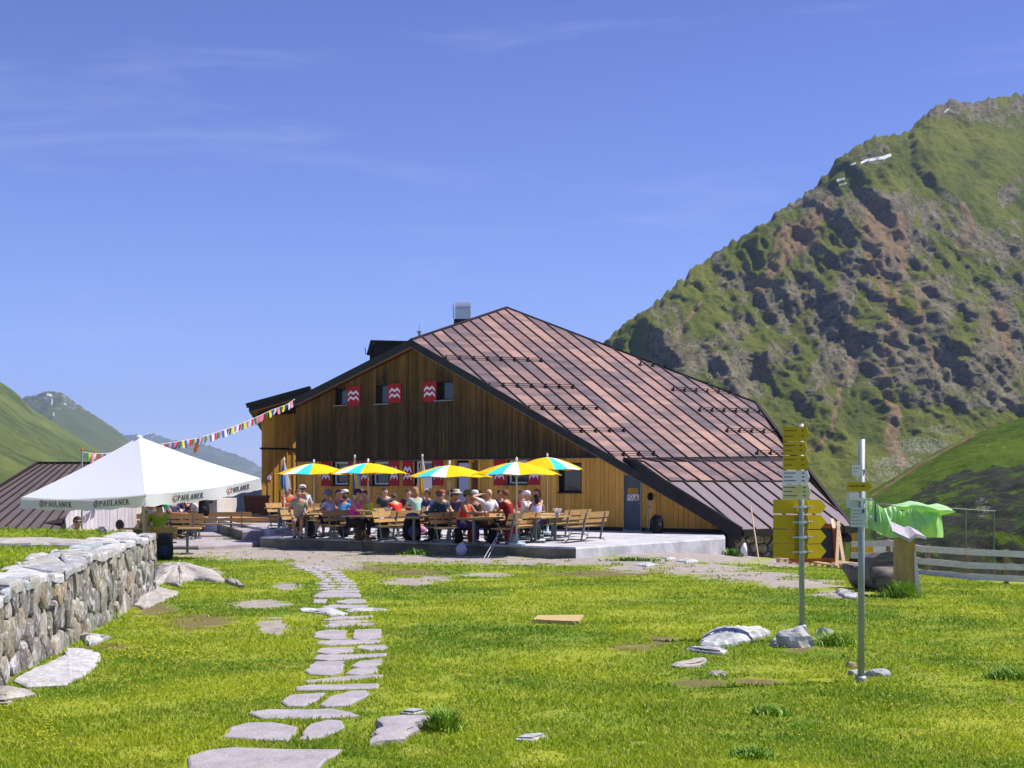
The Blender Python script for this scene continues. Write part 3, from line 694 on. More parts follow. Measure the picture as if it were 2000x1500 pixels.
for k in range(3):
    b0=a0+(a1-a0)*k/3; b1=a0+(a1-a0)*(k+1)/3-.01; f=[FW(b0,z0,.05),FW(b1,z0,.05),FW(b1,z1,.05),FW(b0,z1,.05)]; mb.hexa(f,[p+VH*.04 for p in f])
HB(mb,"door_panel",M("brown_panel",(.17,.07,.02),.3,4))
mb=MB(); q=rect(919,897,926,903,-.08); f=[FW(q[0],q[2],-.08),FW(q[1],q[2],-.08),FW(q[1],q[3],-.08),FW(q[0],q[3],-.08)]; mb.hexa(f,[p+VH*.03 for p in f]); HB(mb,"small_sign",M_orange)
# round wreath hooks by the door
mb=MB()
for px_,py_ in((935,966),(879,963)):
    c=fp(px_,py_,-.1)
    pts=[c+UH*.10*math.cos(t*math.pi/5)+Vector((0,0,.12*math.sin(t*math.pi/5))) for t in range(11)]; mb.tube(pts,.035,6)
HB(mb,"wreath",M_black)
# grey steel door with signs
u0,u1,z0,z1=GREY; mb=MB(); uc=(u0+u1)/2
zt_=[min(z1+.3,ztop(u0)-.02),min(z1+.3,ztop(u1)-.02)]
f=[FW(u0+.03,z0,.02),FW(u1-.03,z0,.02),FW(u1-.03,zt_[1],.02),FW(u0+.03,zt_[0],.02)]; mb.hexa(f,[p+VH*.05 for p in f])
gd=HB(mb,"door",M_gdoor); gd['label']="dark grey steel door under the sloping verge"
def onhut(mb,name,mat,par):
    mb.v=[(x-OH.x,y-OH.y,z+.6) for x,y,z in mb.v]; return mb.build(name,mat,par)
mb=MB()
for a_ in(u0,u1-.03):
    f=[FW(a_,z0,-.03),FW(a_+.03,z0,-.03),FW(a_+.03,ztop(a_+.03)-.03,-.03),FW(a_,ztop(a_)-.03,-.03)]; mb.hexa(f,[p+VH*.08 for p in f])
f=[FW(u0,z0-.03,-.05),FW(u1,z0-.03,-.05),FW(u1,z0+.02,-.05),FW(u0,z0+.02,-.05)]; mb.hexa(f,[p+VH*.1 for p in f])
onhut(mb,"frame",M_steel,gd)
def plate(x0,y0,x1,y1,v,mat,name,par):
    q=rect(x0,y0,x1,y1,v); f=[FW(q[0],q[2],v),FW(q[1],q[2],v),FW(q[1],q[3],v),FW(q[0],q[3],v)]; m_=MB(); m_.hexa(f,[p+VH*.008 for p in f]); return onhut(m_,name,mat,par)
plate(1227,953.5,1245.5,964.5,-.005,M("warning_orange",(.75,.36,.02),.1,3,.5),"warning_sign",gd)
m_=MB()
for k in range(3):
    q=rect(1228.5,955+k*3.2,1244,956.6+k*3.2,-.012); f=[FW(q[0],q[2],-.012),FW(q[1],q[2],-.012),FW(q[1],q[3],-.012),FW(q[0],q[3],-.012)]; m_.hexa(f,[p+VH*.004 for p in f])
onhut(m_,"lettering",M_ink,gd)
plate(1225.2,965.8,1236.8,978,-.005,M_signw,"prohibition_sign",gd); plate(1237.4,965.8,1248,977.3,-.005,M_signw,"hazard_sign",gd)
m_=MB(); c=fp(1231,971.8,-.014)
for t in range(16):
    a_=t*math.pi/8;b_=(t+1)*math.pi/8; m_.bar(c+UH*.095*math.cos(a_)+Vector((0,0,.095*math.sin(a_))),c+UH*.095*math.cos(b_)+Vector((0,0,.095*math.sin(b_))),.006,.02,0,VH)
m_.bar(c+UH*-.067+Vector((0,0,.067)),c+UH*.067+Vector((0,0,-.067)),.006,.02,0,VH)
onhut(m_,"prohibition_ring",M_ink,gd)
m_=MB(); c=fp(1242.7,972.2,-.014); tri=[c+UH*-.085+Vector((0,0,-.07)),c+UH*.085+Vector((0,0,-.07)),c+Vector((0,0,.09))]
m_.prism(tri,VH*.006); onhut(m_,"hazard_triangle",M_ygl,gd)
m_=MB(); 
for i in range(3): m_.bar(tri[i]-VH*.003,tri[(i+1)%3]-VH*.003,.006,.014,0,VH)
m_.bar(c+Vector((0,0,.05))-VH*.003,c+Vector((0,0,-.03))-VH*.003,.005,.02,0,VH); onhut(m_,"hazard_mark",M_ink,gd)
m_=MB(); m_.bar(fp(1248.5,983,-.06),fp(1251,983,-.06),.03,.03); onhut(m_,"handle",M_steel,gd)
# ---- rubble base wall under the lower eave
inn=Vector((-.2,.3,0))
def vor(w,h,cell,asp=1.,seed=0,jit=.42):
    r=np.random.default_rng(seed); nx=max(1,round(w/(cell*asp))); ny=max(1,round(h/cell)); pts=[]
    for j in range(-1,ny+1):
        for i in range(-1,nx+1):
            pts.append(((i+.5+(.5 if j%2 else 0)+r.uniform(-jit,jit))*w/nx,(j+.5+r.uniform(-jit,jit))*h/ny))
    out=[]
    pa=np.array(pts)
    for i,(x,y) in enumerate(pts):
        pl_=[(0,0),(w,0),(w,h),(0,h)]
        d=np.hypot(pa[:,0]-x,pa[:,1]-y); near=np.argsort(d)[1:18]
        for j in near:
            mx_,my_=(x+pa[j,0])/2,(y+pa[j,1])/2; nx_,ny_=pa[j,0]-x,pa[j,1]-y
            o=[]
            for k in range(len(pl_)):
                p0=pl_[k];p1=pl_[(k+1)%len(pl_)]; d0=-((p0[0]-mx_)*nx_+(p0[1]-my_)*ny_); d1=-((p1[0]-mx_)*nx_+(p1[1]-my_)*ny_)
                if d0>=0: o.append(p0)
                if d0*d1<0: t=d0/(d0-d1); o.append((p0[0]+(p1[0]-p0[0])*t,p0[1]+(p1[1]-p0[1])*t))
            pl_=o
            if len(pl_)<3: break
        if len(pl_)>=3:
            ar=abs(sum(pl_[k][0]*pl_[(k+1)%len(pl_)][1]-pl_[(k+1)%len(pl_)][0]*pl_[k][1] for k in range(len(pl_))))/2
            if ar>cell*cell*.05: out.append(pl_)
    return out
def stones(mb,cells,fn,depth,gap=.02,seed=0,rough=.5):
    r=random.Random(seed)
    for pl_ in cells:
        cxx=sum(p[0] for p in pl_)/len(pl_); cyy=sum(p[1] for p in pl_)/len(pl_)
        # soften: subdivide edges and round
        pts=[]
        n=len(pl_)
        for k in range(n):
            p0=pl_[k];p1=pl_[(k+1)%n]; L=math.hypot(p1[0]-p0[0],p1[1]-p0[1])
            if L<.02: continue
            for t in((.22,.5,.78) if L>.12 else (.5,)):
                pts.append((p0[0]+(p1[0]-p0[0])*t,p0[1]+(p1[1]-p0[1])*t))
        if len(pts)<3: continue
        rad=max(math.hypot(p[0]-cxx,p[1]-cyy) for p in pts); D=depth*r.uniform(.55,1.25); tx,ty=r.uniform(-.35,.35)*depth/rad,r.uniform(-.35,.35)*depth/rad
        rings=[]
        for sc,dd in((1.,-.04),(1.,D*.35),(.93,D*.8),(.66,D)):
            ring=[]
            for p in pts:
                vx,vy=p[0]-cxx,p[1]-cyy; L=math.hypot(vx,vy); k=(L-gap)/L*sc if L>gap*1.5 else .3
                a,b=cxx+vx*k,cyy+vy*k
                j=r.uniform(-1,1)*depth*.10*rough if dd>0 else 0
                ring.append(fn(a,b,(dd+(a-cxx)*tx*(dd>0)+(b-cyy)*ty*(dd>0)+j)))
            rings.append(ring)
        m_=len(pts); vs=[q for ring in rings for q in ring]+[fn(cxx,cyy,D*1.05)]
        fs=[]
        for i in range(3):
            for k in range(m_): fs.append((i*m_+k,i*m_+(k+1)%m_,(i+1)*m_+(k+1)%m_,(i+1)*m_+k))
        for k in range(m_): fs.append((3*m_+k,3*m_+(k+1)%m_,4*m_))
        mb.add(vs,fs)
S0=Vector((EL.x,EL.y,0))+inn; S1=Vector((CR.x,CR.y,0))+inn; Ls=(S1-S0).length; ds=(S1-S0).normalized(); ns=Vector((ds.y,-ds.x,0))
zb0=tz(S0.x,S0.y)-.3; zt0=EL.z-.2
mb=MB(); stones(mb,vor(Ls,zt0-zb0,.30,1.3,4),lambda a,b,d:S0+ds*a+Vector((0,0,zb0+b))+ns*d,.10,.02,3)
mb2=MB(); f=[S0+Vector((0,0,zb0)),S1+Vector((0,0,zb0)),S1+Vector((0,0,zt0)),S0+Vector((0,0,zt0))]; mb2.hexa(f,[p-ns*.4 for p in f])
mb.m=[0]*len(mb.f); o=len(mb.v); mb.v+=mb2.v; mb.f+=[tuple(i+o for i in q) for q in mb2.f]; mb.m+=[1]*len(mb2.f)
HB(mb,"base_wall",[stone_mat("base_stone",(.15,.12,.08),(.38,.32,.23),(.25,.14,.06),.5,5.,.35,.6),M("base_mortar",(.16,.13,.09),.4,12,.95)])['label']="rough rubble base wall under the low eave"
# end post + dark return of base
mb=MB(); 
e0=Vector((EV.x,EV.y,0)); mb.hexa([e0+VH*.1+Vector((0,0,-1.2)),S0+Vector((0,0,-1.2)),S0+Vector((0,.4,-1.2)),e0+VH*.6+Vector((0,0,-1.2))],[e0+VH*.1+Vector((0,0,-.45)),S0+Vector((0,0,-.3)),S0+Vector((0,.4,-.3)),e0+VH*.6+Vector((0,0,-.45))])
HB(mb,"plinth",M_gap)
mb=MB(); mb.bar(CR+Vector((.05,.1,-.2)),Vector((CR.x+.05,CR.y+.1,-1.2)),.14,.14); HB(mb,"corner_post",M_plank)
# ---- snow guards
G1=[(870,701.4,1056,706,8),(954.4,754.6,1118,758,7),(1031.7,799.5,1165,799,6),(1106.5,844,1217.5,842.3,5),(1187,889.5,1276,888.5,4),
    (1249.6,713.6,1299,717,3),(1314,762.5,1424,768.5,6),(1366,802.5,1482,805.5,6),(1419.5,843,1514,844.5,5),(1478,886.5,1530,887,3)]
for x0,y0,x1,y1,n in G1:
    mb=MB(); a=onR(x0,y0); b=onR(x1,y1); nn=nR
    for h_ in(.06,.15): mb.tube([a+nn*h_-s_*.0,b+nn*h_],.013,6)
    for k in range(n):
        p=a+(b-a)*(k/(n-1)); mb.bar(p+nn*.0,p+nn*.17,.035,.07); mb.bar(p+nn*.03-s_*.10,p+nn*.03+s_*.10,.05,.035,0,nn)
    HB(mb,"snow_guard",M_seam)
# ---- chimney, dormer, vents
yc=65.; a=P(889,626,yc); b=P(918.5,626,yc); r_=(b.x-a.x)/2*1.0
mb=MB(); zb=a.z; zt1=P(889,603,yc).z; ztp=P(889,588,yc).z; dep=.9
prof=[(0,zt1)]+[(0+ .16*(1-math.cos(t*math.pi/10)),zt1+(ztp-zt1)*math.sin(t*math.pi/10)) for t in range(1,6)]
sec=[Vector((a.x,yc,zb-.6)),Vector((a.x,yc,zt1))]+[Vector((a.x,yc+dep/2*(1-math.cos(t*math.pi/10)),zt1+(ztp-zt1)*math.sin(t*math.pi/10))) for t in range(1,11)]+[Vector((a.x,yc+dep,zt1)),Vector((a.x,yc+dep,zb-.6))]
mb.prism(sec,(b.x-a.x,0,0)); ch=HB(mb,"chimney",M_chrome); ch['label']="shiny steel vent hood with rounded top"
mb=MB(); q=P(885.5,618,yc); mb.box((q.x,yc+.1,q.z+.25),(.05,.3,.62)); onhut(mb,"side_flap",M_white,ch)
mb=MB(); mb.box(((a.x+b.x)/2,yc+.45,zb-.18),(.8,1.,.5)); HB(mb,"chimney_base",M_black)
mb=MB(); q=P(988,622,66.5); mb.tube([q,q+Vector((0,0,.48))],.07,10); HB(mb,"vent_pipe",M("rust_pipe",(.20,.07,.04)))
mb=MB(); q=P(819,655,58.5); mb.tube([q+Vector((0,0,-.3)),q+Vector((0,0,.12))],.05,8); mb.tube([q+Vector((0,0,.12)),q+Vector((0,0,.18))],.10,8); mb.tube([q,q+Vector((0,0,.45))],.012,5); HB(mb,"vent_pipe",M_steel)
# dormer: small shed box, open front to the left
yd=60.5; D=lambda x,y,k=0.:P(x,y,yd+k)
mb=MB(); pr=[D(719,694),D(730,666),D(800,666),D(800,700),D(724,703)]
mb.prism([D(722,697),D(731,668),D(801,668),D(801,712),D(722,712)],(0,1.6,0)); dm=HB(mb,"dormer",M_black)
mb=MB(); mb.hexa([D(725,664,-.15),D(804,666,-.15),D(804,666,1.7),D(725,664,1.7)],[D(725,668,-.15),D(804,670,-.15),D(804,670,1.7),D(725,668,1.7)]); mb.bar(D(727.5,665,-.1),D(719.5,694,-.1),.10,.16); onhut(mb,"roof_edge",M_seam,dm)
mb=MB(); mb.tube([D(720,692,-.1),D(714,691,-.1),D(713,679,-.1)],.018,5); onhut(mb,"hook",M_black,dm)
# ---- annex at the left end
An0=P(583,1003,64.15); yq=62.9
ax0=P(511.5,1003,63.2); zfl=.22
an=Vector((An0.x-ax0.x,An0.y-ax0.y,0)).normalized(); ann=Vector((an.y,-an.x,0)); La=(Vector((An0.x,An0.y,0))-Vector((ax0.x,ax0.y,0))).length+.6
def AW(t,z,d=0.): return Vector((ax0.x,ax0.y,0))+an*t+Vector((0,0,z))+ann*d
ztl=P(511.5,811,ax0.y).z; ztr=ztl+.75; zmid=P(511,876,ax0.y).z
mb=MB(); t=0
while t<La:
    w_=.30; e=min(t+w_,La)
    for z0_,z1_ in((zfl+.12,zmid-.04),(zmid+.04,None)):
        f=lambda x:(ztl+(ztr-ztl)*x/La) if z1_ is None else z1_
        q=[AW(t+.006,z0_),AW(e-.006,z0_),AW(e-.006,f(e)),AW(t+.006,f(t))]; mb.hexa(q,[p-ann*.05 for p in q])
        if e<La: mb.bar(AW(e,z0_,.015),AW(e,f(e),.015),.05,.03,0,ann)
    t=e
HB(mb,"annex_wall",M_plank)['label']="annex wall of orange larch boards with battens"
mb=MB(); mb.bar(AW(-.1,zmid,.03),AW(La,zmid,.03),.06,.08); mb.hexa([AW(0,-.6,-.02),AW(La,-.6,-.02),AW(La,-.6,-.3),AW(0,-.6,-.3)],[AW(0,zfl+.12,-.02),AW(La,zfl+.12,-.02),AW(La,zfl+.12,-.3),AW(0,zfl+.12,-.3)]); HB(mb,"trim_strip",M_black)
mb=MB(); q=[AW(.02,-.6,-.05),AW(La,-.6,-.05),AW(La,-.6,-.05)+Vector((1.5,7,0)),AW(.02,-.6,-.05)+Vector((1.5,7,0))]; mb.hexa(q,[Vector((p.x,p.y,ztl-.1)) for i,p in enumerate(q)]); HB(mb,"annex_side_wall",M_plank)
yo=ax0.y-1.15
r0=P(486,788,yo); r1=P(606,754,yo); r2=r1+Vector((0,5,-1.2)); r3=r0+Vector((0,5,-1.2))
dn=Vector((0,0,-.34))
mb=MB(); mb.hexa([r0+dn,r1+dn,r2+dn,r3+dn],[r0,r1,r2,r3]); ar=HB(mb,"annex_roof",M_fascia)
mb=MB(); q=[r0+dn*1.02+Vector((.08,0,0)),r1+dn*1.02,AW(La,ztr-.02,.0),AW(.0,ztl-.0,.0)]; mb.hexa(q,[p+Vector((0,0,-.03)) for p in q]); HB(mb,"soffit",M_under)
mb=MB(); mb.bar(r0+Vector((-.1,-.05,-.1)),r1+Vector((0,-.05,-.1)),.10,.20); mb.tube([P(486,795,yo),P(510,813,ax0.y-.2)],.05,6); HB(mb,"gutter",M_black)
# downpipe at junction
mb=MB(); mb.tube([fp(580,1000,.1),fp(580,790,.1)],.05,6); mb.tube([fp(574,778,-.4),fp(580,792,.1)],.06,6); HB(mb,"downpipe",M_black)
mb=MB(); c=AW(.33,P(0,933,ax0.y).z,.04)
for rr,dd in((.15,0),(.115,.008)):
    ring=[c+an*rr*math.cos(k*math.pi/10)+Vector((0,0,rr*math.sin(k*math.pi/10)))+ann*dd for k in range(20)]; mb.prism(ring,-ann*.006,0 if rr>.12 else 1)
mb.bar(c+ann*.012+Vector((0,0,-.06)),c+ann*.012+Vector((0,0,.06)),.01,.05,0,ann)
HB(mb,"round_sign",[M("sign_red",(.55,.05,.05)),M_signw])
# ================================================================ terraces
P1=P(1125,1069,38.6); P1=Vector((1.75*2800/127*(125/2800.),38.58,TER)); P1.x=125/2800.*38.58
P2=Vector((415/2800.*(1.75*2800/108.),1.75*2800/108.,TER))
FL=P1-UH*12.4
def slab(name,poly,top,thick,mat,label=None,sub=True,**k):
    # poly list of xy, subdivided edge jitter for a worn rim
    pts=[]
    n=len(poly)
    for i in range(n):
        a=Vector((poly[i][0],poly[i][1],0)); b=Vector((poly[(i+1)%n][0],poly[(i+1)%n][1],0)); L=(b-a).length; m=max(1,int(L/.35))
        for j in range(m):
            p=a+(b-a)*(j/m); pts.append(p+(Vector((random.uniform(-.02,.02),random.uniform(-.02,.02),0)) if j else Vector()))
    mb=MB(); T=[p+Vector((0,0,top)) for p in pts]; B=[p+Vector((0,0,top-thick)) for p in pts]
    T0_=[p+Vector((0,0,top-.05)) for p in pts]; c=sum(pts,Vector())/len(pts)
    T=[p+Vector((0,0,top+random.uniform(-.004,.002)))+(c-p).normalized()*.035 for p in pts]
    m=len(pts); mb.add(B+T0_+T,[tuple(range(2*m,3*m))]+[(i,(i+1)%m,m+(i+1)%m,m+i) for i in range(m)]+[(m+i,m+(i+1)%m,2*m+(i+1)%m,2*m+i) for i in range(m)])
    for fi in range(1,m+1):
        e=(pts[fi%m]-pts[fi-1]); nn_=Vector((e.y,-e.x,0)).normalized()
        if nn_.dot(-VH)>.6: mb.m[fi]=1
    return mb.build(name,[mat,M_cshade],kind='structure')
M_cshade=stone_mat("shaded_concrete",(.10,.10,.065),(.24,.23,.17),(.16,.15,.07),.5,1.6,0)  # olive concrete for front faces, their shade painted into the colour
back=FW(-8.6,0,-.02)
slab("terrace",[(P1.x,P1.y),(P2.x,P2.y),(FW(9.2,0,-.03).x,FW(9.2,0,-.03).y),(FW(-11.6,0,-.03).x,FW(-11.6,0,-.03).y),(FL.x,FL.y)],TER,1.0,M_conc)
# lower left terrace
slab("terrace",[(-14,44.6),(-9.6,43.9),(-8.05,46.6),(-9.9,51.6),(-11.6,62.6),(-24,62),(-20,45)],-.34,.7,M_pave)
# upper left landing, deck
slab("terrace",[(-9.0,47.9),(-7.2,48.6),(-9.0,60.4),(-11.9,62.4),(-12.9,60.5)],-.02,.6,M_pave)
mb=MB()
e0=Vector((-13.3,61.,.0)); e1=Vector((-7.9,47.3,-.12)); mb.bar(e0+Vector((0,0,.02)),e1,.16,.30); kerb=mb.build("retaining_kerb",M_conc); kerb['label']="pale capped concrete kerb running between the two paved levels"; kerb['category']="kerb"
mb=MB(); mb.prism([(-12.4,57.5,.02),(-9.4,57.6,.02),(-10.0,61.9,.02),(-13.4,62.,.02)],(0,0,.16))
deck=thing("wooden_deck","orange timber deck step beside the annex wall","deck",(0,0,0)); mb.build("deck_boards",plank_mat("deck_wood",(.42,.22,.08),(.60,.36,.16),axis=0),deck)
# metal sheet fence behind, tub
mb=MB()
x0=P(436,0,66).x; x1=P(512,0,66).x; k=x0
while k<x1:
    mb.box((k+.10,66,.82),(.185,.04,1.35)); mb.box((k+.2,66.02,.82),(.02,.03,1.35)); k+=.2
mf=mb.build("sheet_fence",M("blue_grey_sheet",(.28,.36,.44),.12,1.,.45,.3)); mf['label']="blue grey upright sheet metal fence left of the annex"; mf['category']="fence"
mb=MB(); mb.box(((x0+x1)/2,65.9,.0),(x1-x0,.3,.62)); pw=mb.build("low_wall",M_conc); pw['label']="low grey wall under the blue grey metal fence"; pw['category']="wall"
tb=thing("planter_tub","dark brown square wooden tub against the annex corner","planter",P(501,1003,62.0))
mb=MB(); mb.hexa([(-.42,-.3,0),(.42,-.3,0),(.42,.3,0),(-.42,.3,0)],[(-.5,-.36,.75),(.5,-.36,.75),(.5,.36,.75),(-.5,.36,.75)]); mb.build("tub_body",M("brown_tub",(.16,.07,.035),.3,4),tb)
mb=MB()
for s in(-1,1): mb.box((0,s*.36,.75),(1.06,.05,.07)); mb.box((s*.51,0,.75),(.05,.67,.07))
mb.build("rim",M("tub_rim",(.22,.10,.05),.3,4),tb)

# ================================================================ white boarded shed and glazed porch, far left
SH=thing("boarded_shed","low shed with brown sheet roof and pale upright board wall behind the stone wall","shed",(0,0,0))
Ys=31.
r0=P(75,905,52.); r1=P(330,905,52.); r2=P(112,1052,28.2); r2=Vector((r2.x,r2.y,r2.z)); r3=P(-60,1052,28.2)
rl=P(-55,1005,31.5)
ra=[r0,P(205,905,52.),P(112,1050,44.4),P(-160,1050,44.4)]
mb=MB(); mb.hexa([p+Vector((0,0,-.12)) for p in ra],ra)
shr=mb.build("roof",M("brown_sheet",(.135,.105,.10),.2,1.2,.55),SH)
mb=MB(); nr=(ra[1]-ra[0]).cross(ra[3]-ra[0]).normalized(); nr=nr if nr.z>0 else -nr
for i in range(0,14):
    a=ra[0]+(ra[1]-ra[0])*(i/4.); 
    dvec=(ra[3]-ra[0])
for i in range(12):
    t=i/11.; a=ra[0]+(ra[1]-ra[0])*t; b=ra[3]+(ra[2]-ra[3])*t; mb.bar(a+nr*.02,b+nr*.02,.035,.05,0,nr)
mb.bar(ra[0]+nr*.03,ra[1]+nr*.03,.16,.06); mb.bar(ra[1]+nr*.0,ra[2]+nr*.0,.10,.16,0,nr); mb.bar(ra[0],ra[3],.10,.14,0,nr)
mb.build("seam_ribs",M_seam,SH)
# pale board wall from roof edge to the right
w0=P(128,1052,45.4); w1=P(288,1052,49.6); w0.z=-.8; w1.z=-.8; dw=(w1-w0); Lw=Vector((dw.x,dw.y,0)).length; dw=Vector((dw.x,dw.y,0)).normalized(); nw=Vector((dw.y,-dw.x,0))
mb=MB(); t=0
def zshed(t): 
    p=w0+dw*t; f=(p.y-29.4)/(36-29.4); return min(ra[2].z+(ra[1].z-ra[2].z)*f+3*max(0,0)-.1,9)
while t<Lw:
    e=min(t+.21,Lw); zt_a=min(1.5,.45+1.3*t/1.3)-.02; zt_b=min(1.5,.45+1.3*e/1.3)-.02
    q=[w0+dw*(t+.008),w0+dw*(e-.008)]; f=[q[0],q[1],Vector((q[1].x,q[1].y,zt_b)),Vector((q[0].x,q[0].y,zt_a))]; d=nw*random.uniform(0,.012); f=[p+d for p in f]
    mb.hexa(f,[p-nw*.04 for p in f]); t=e
mb.build("board_wall",plank_mat("silvered_boards",(.50,.46,.47),(.74,.70,.74),dark=(.3,.26,.24),df=.3,isl=.18),SH)
mb=MB(); f=[w0-nw*.05,w1-nw*.05,Vector((w1.x,w1.y,1.4))-nw*.05,Vector((w0.x,w0.y,.3))-nw*.05]; mb.hexa(f,[p-nw*2.2 for p in f]); mb.build("inner_wall",M_dark_in,SH)
# hanging pan on the wall
pn=thing("frying_pan","black long handled pan hanging on the pale board wall","pan",P(234,1025,47.6))
mb=MB(); mb.ball((0,0,0),(.15,.04,.18),12); mb.build("bowl",M_black,pn,True); mb=MB(); mb.tube([(0.03,0,-.1),(.14,0,-.52)],.024,6); mb.build("handle",M_black,pn)
# glazed porch building behind the big parasol
GP=thing("glazed_porch","small white porch building with low dark roof and orange framed glass door","building",(0,0,0))
Yg=58.
mb=MB(); a=P(330,990,Yg); b=P(424,990,Yg-2)
mb.hexa([(a.x,Yg,-.4),(b.x,Yg-2,-.4),(b.x,Yg+2,-.4),(a.x,Yg+3,-.4)],[(a.x,Yg,.95),(b.x,Yg-2,.95),(b.x,Yg+2,.95),(a.x,Yg+3,.95)]); mb.build("wall",M("whitewash",(.62,.58,.56),.12,2),GP)
mb=MB(); q0=P(325,988,Yg-3); q1=P(418,962,Yg-3); q2=P(441,925,Yg+3); q3=P(325,925,Yg+3)
q=[Vector((P(325,0,Yg-2.6).x,Yg-2.6,.55)),Vector((P(416,0,Yg-2.6).x,Yg-2.6,.95)),P(441,926,Yg+3.5),P(320,918,Yg+3.5)]
mb.hexa([p+Vector((0,0,-.15)) for p in q],q); mb.build("roof",M("porch_roof",(.075,.065,.08),.2,2,.5),GP)
mb=MB(); c0=P(421,1010,57); c1=P(441,1004,60.5); c0.z=-.2; c1.z=-.2; f=[c0,c1,Vector((c1.x,c1.y,1.45)),Vector((c0.x,c0.y,1.05))]; nn=Vector((.9,-.35,0))
dd=(c1-c0)
for s,e,z0_,z1_ in((0,.12,0,1),(.88,1,0,1),(.12,.88,0,.09),(.12,.88,.9,1.)):
    A_=[c0+dd*s,c0+dd*e]; zf=lambda t:(1.05+.4*t+.2)
    f=[A_[0]+Vector((0,0,zf(s)*z0_)),A_[1]+Vector((0,0,zf(e)*z0_)),A_[1]+Vector((0,0,zf(e)*z1_)),A_[0]+Vector((0,0,zf(s)*z1_))]; mb.hexa(f,[p-nn*.08 for p in f])
pd=mb.build("door",M_plank,GP)
mb=MB(); f=[c0+dd*.12,c0+dd*.88,c0+dd*.88+Vector((0,0,1.45)),c0+dd*.12+Vector((0,0,1.2))]; f=[p-nn*.04 for p in f]; mb.hexa(f,[p-nn*.01 for p in f]); mb.build("pane",M("door_glass",(.16,.13,.08),.3,2,.1),pd)
mb=MB(); mb.box((c0.x-.18,c0.y-.1,.35),(.34,.2,1.2)); mb.build("corner_pillar",M_white,GP)
mb=MB(); mb.box((c0.x-.75,c0.y-.3,-.1),(.9,.3,.35)); mb.build("plinth",M_fascia,GP)

# ================================================================ dry stone wall and raised bed
WA=Vector((-3.15,4.5,0)); WB=Vector((-5.80,23.2,0)); LW=(WB-WA).length; dW=(WB-WA).normalized(); nW=Vector((dW.y,-dW.x,0))
def wtop(a): return .655+.115*a/LW+.03*math.sin(a*1.7)+.02*math.sin(a*4.3)
wall=thing("stone_wall","long dry stone retaining wall of rough grey and white blocks with lichen","wall",(0,0,0))
mb=MB()
stones(mb,vor(LW,1.05,.33,.95,11),lambda a,b,d:WA+dW*a+nW*(d-.02*b)+Vector((0,0,tz((WA+dW*a).x,(WA+dW*a).y)-.12+b*(wtop(a)-tz((WA+dW*a).x,(WA+dW*a).y)+.12)/1.05)),.055,.008,5,.8)
# end face
nE=dW; stones(mb,vor(.75,1.1,.27,1.1,3),lambda a,b,d:WB-nW*a+nE*d+Vector((0,0,-.35+b)),.08,.014,6,.9)
mb.build("wall_face",M_wallstone,wall)
mb=MB(); stones(mb,vor(LW,.72,.48,1.5,21),lambda a,b,d:WA+dW*a+nW*(.06-b)+Vector((0,0,wtop(a)-.03+d)),.05,.012,8,.4)
mb.build("coping",stone_mat("coping_stone",(.34,.335,.32),(.56,.55,.55),(.40,.32,.22),.3,3.,.25,.55),wall)
mb=MB()
f=[WA+Vector((0,0,-.6)),WB+Vector((0,0,-.9)),WB-nW*.6+Vector((0,0,-.9)),WA-nW*.6+Vector((0,0,-.6))]; mb.hexa([p-nW*.02 for p in f],[Vector((p.x,p.y,.62))-nW*.02 for p in f]); mb.build("core",M_gap,wall)
# raised bed
bx=np.arange(-30,0,.18); by=np.arange(2,26.01,.18); BX,BY=np.meshgrid(bx,by,indexing='ij')
tt=((BX-WA.x)*dW.x+(BY-WA.y)*dW.y); off=((BX-WA.x)*nW.x+(BY-WA.y)*nW.y)
lim=-.55; over=off-lim
BX2=np.where(over>0,BX-over*nW.x,BX); BY2=np.where(over>0,BY-over*nW.y,BY)
def bedz(x,y): return .655+.095*(y-4)/19+.05*fbm(x*.9,y*.9,4,77)+.10*smooth(-x,6,14)-.9*smooth(y,24.6,26)
BZ=bedz(BX2,BY2)
qx,qy=to_px(BX2,BY2,BZ)
npmesh("ground",np.stack([BX2,BY2,BZ],-1).reshape(-1,3),gridfaces(len(bx),len(by)),M_turf,attrs={'dirt':('FLOAT',mask(qx,qy,[(60,1062,80,3)]).ravel()*0),'mud':('FLOAT',mask(qx,qy,[(170,1098,50,14),(210,1060,20,8)]).ravel())},kind='structure')
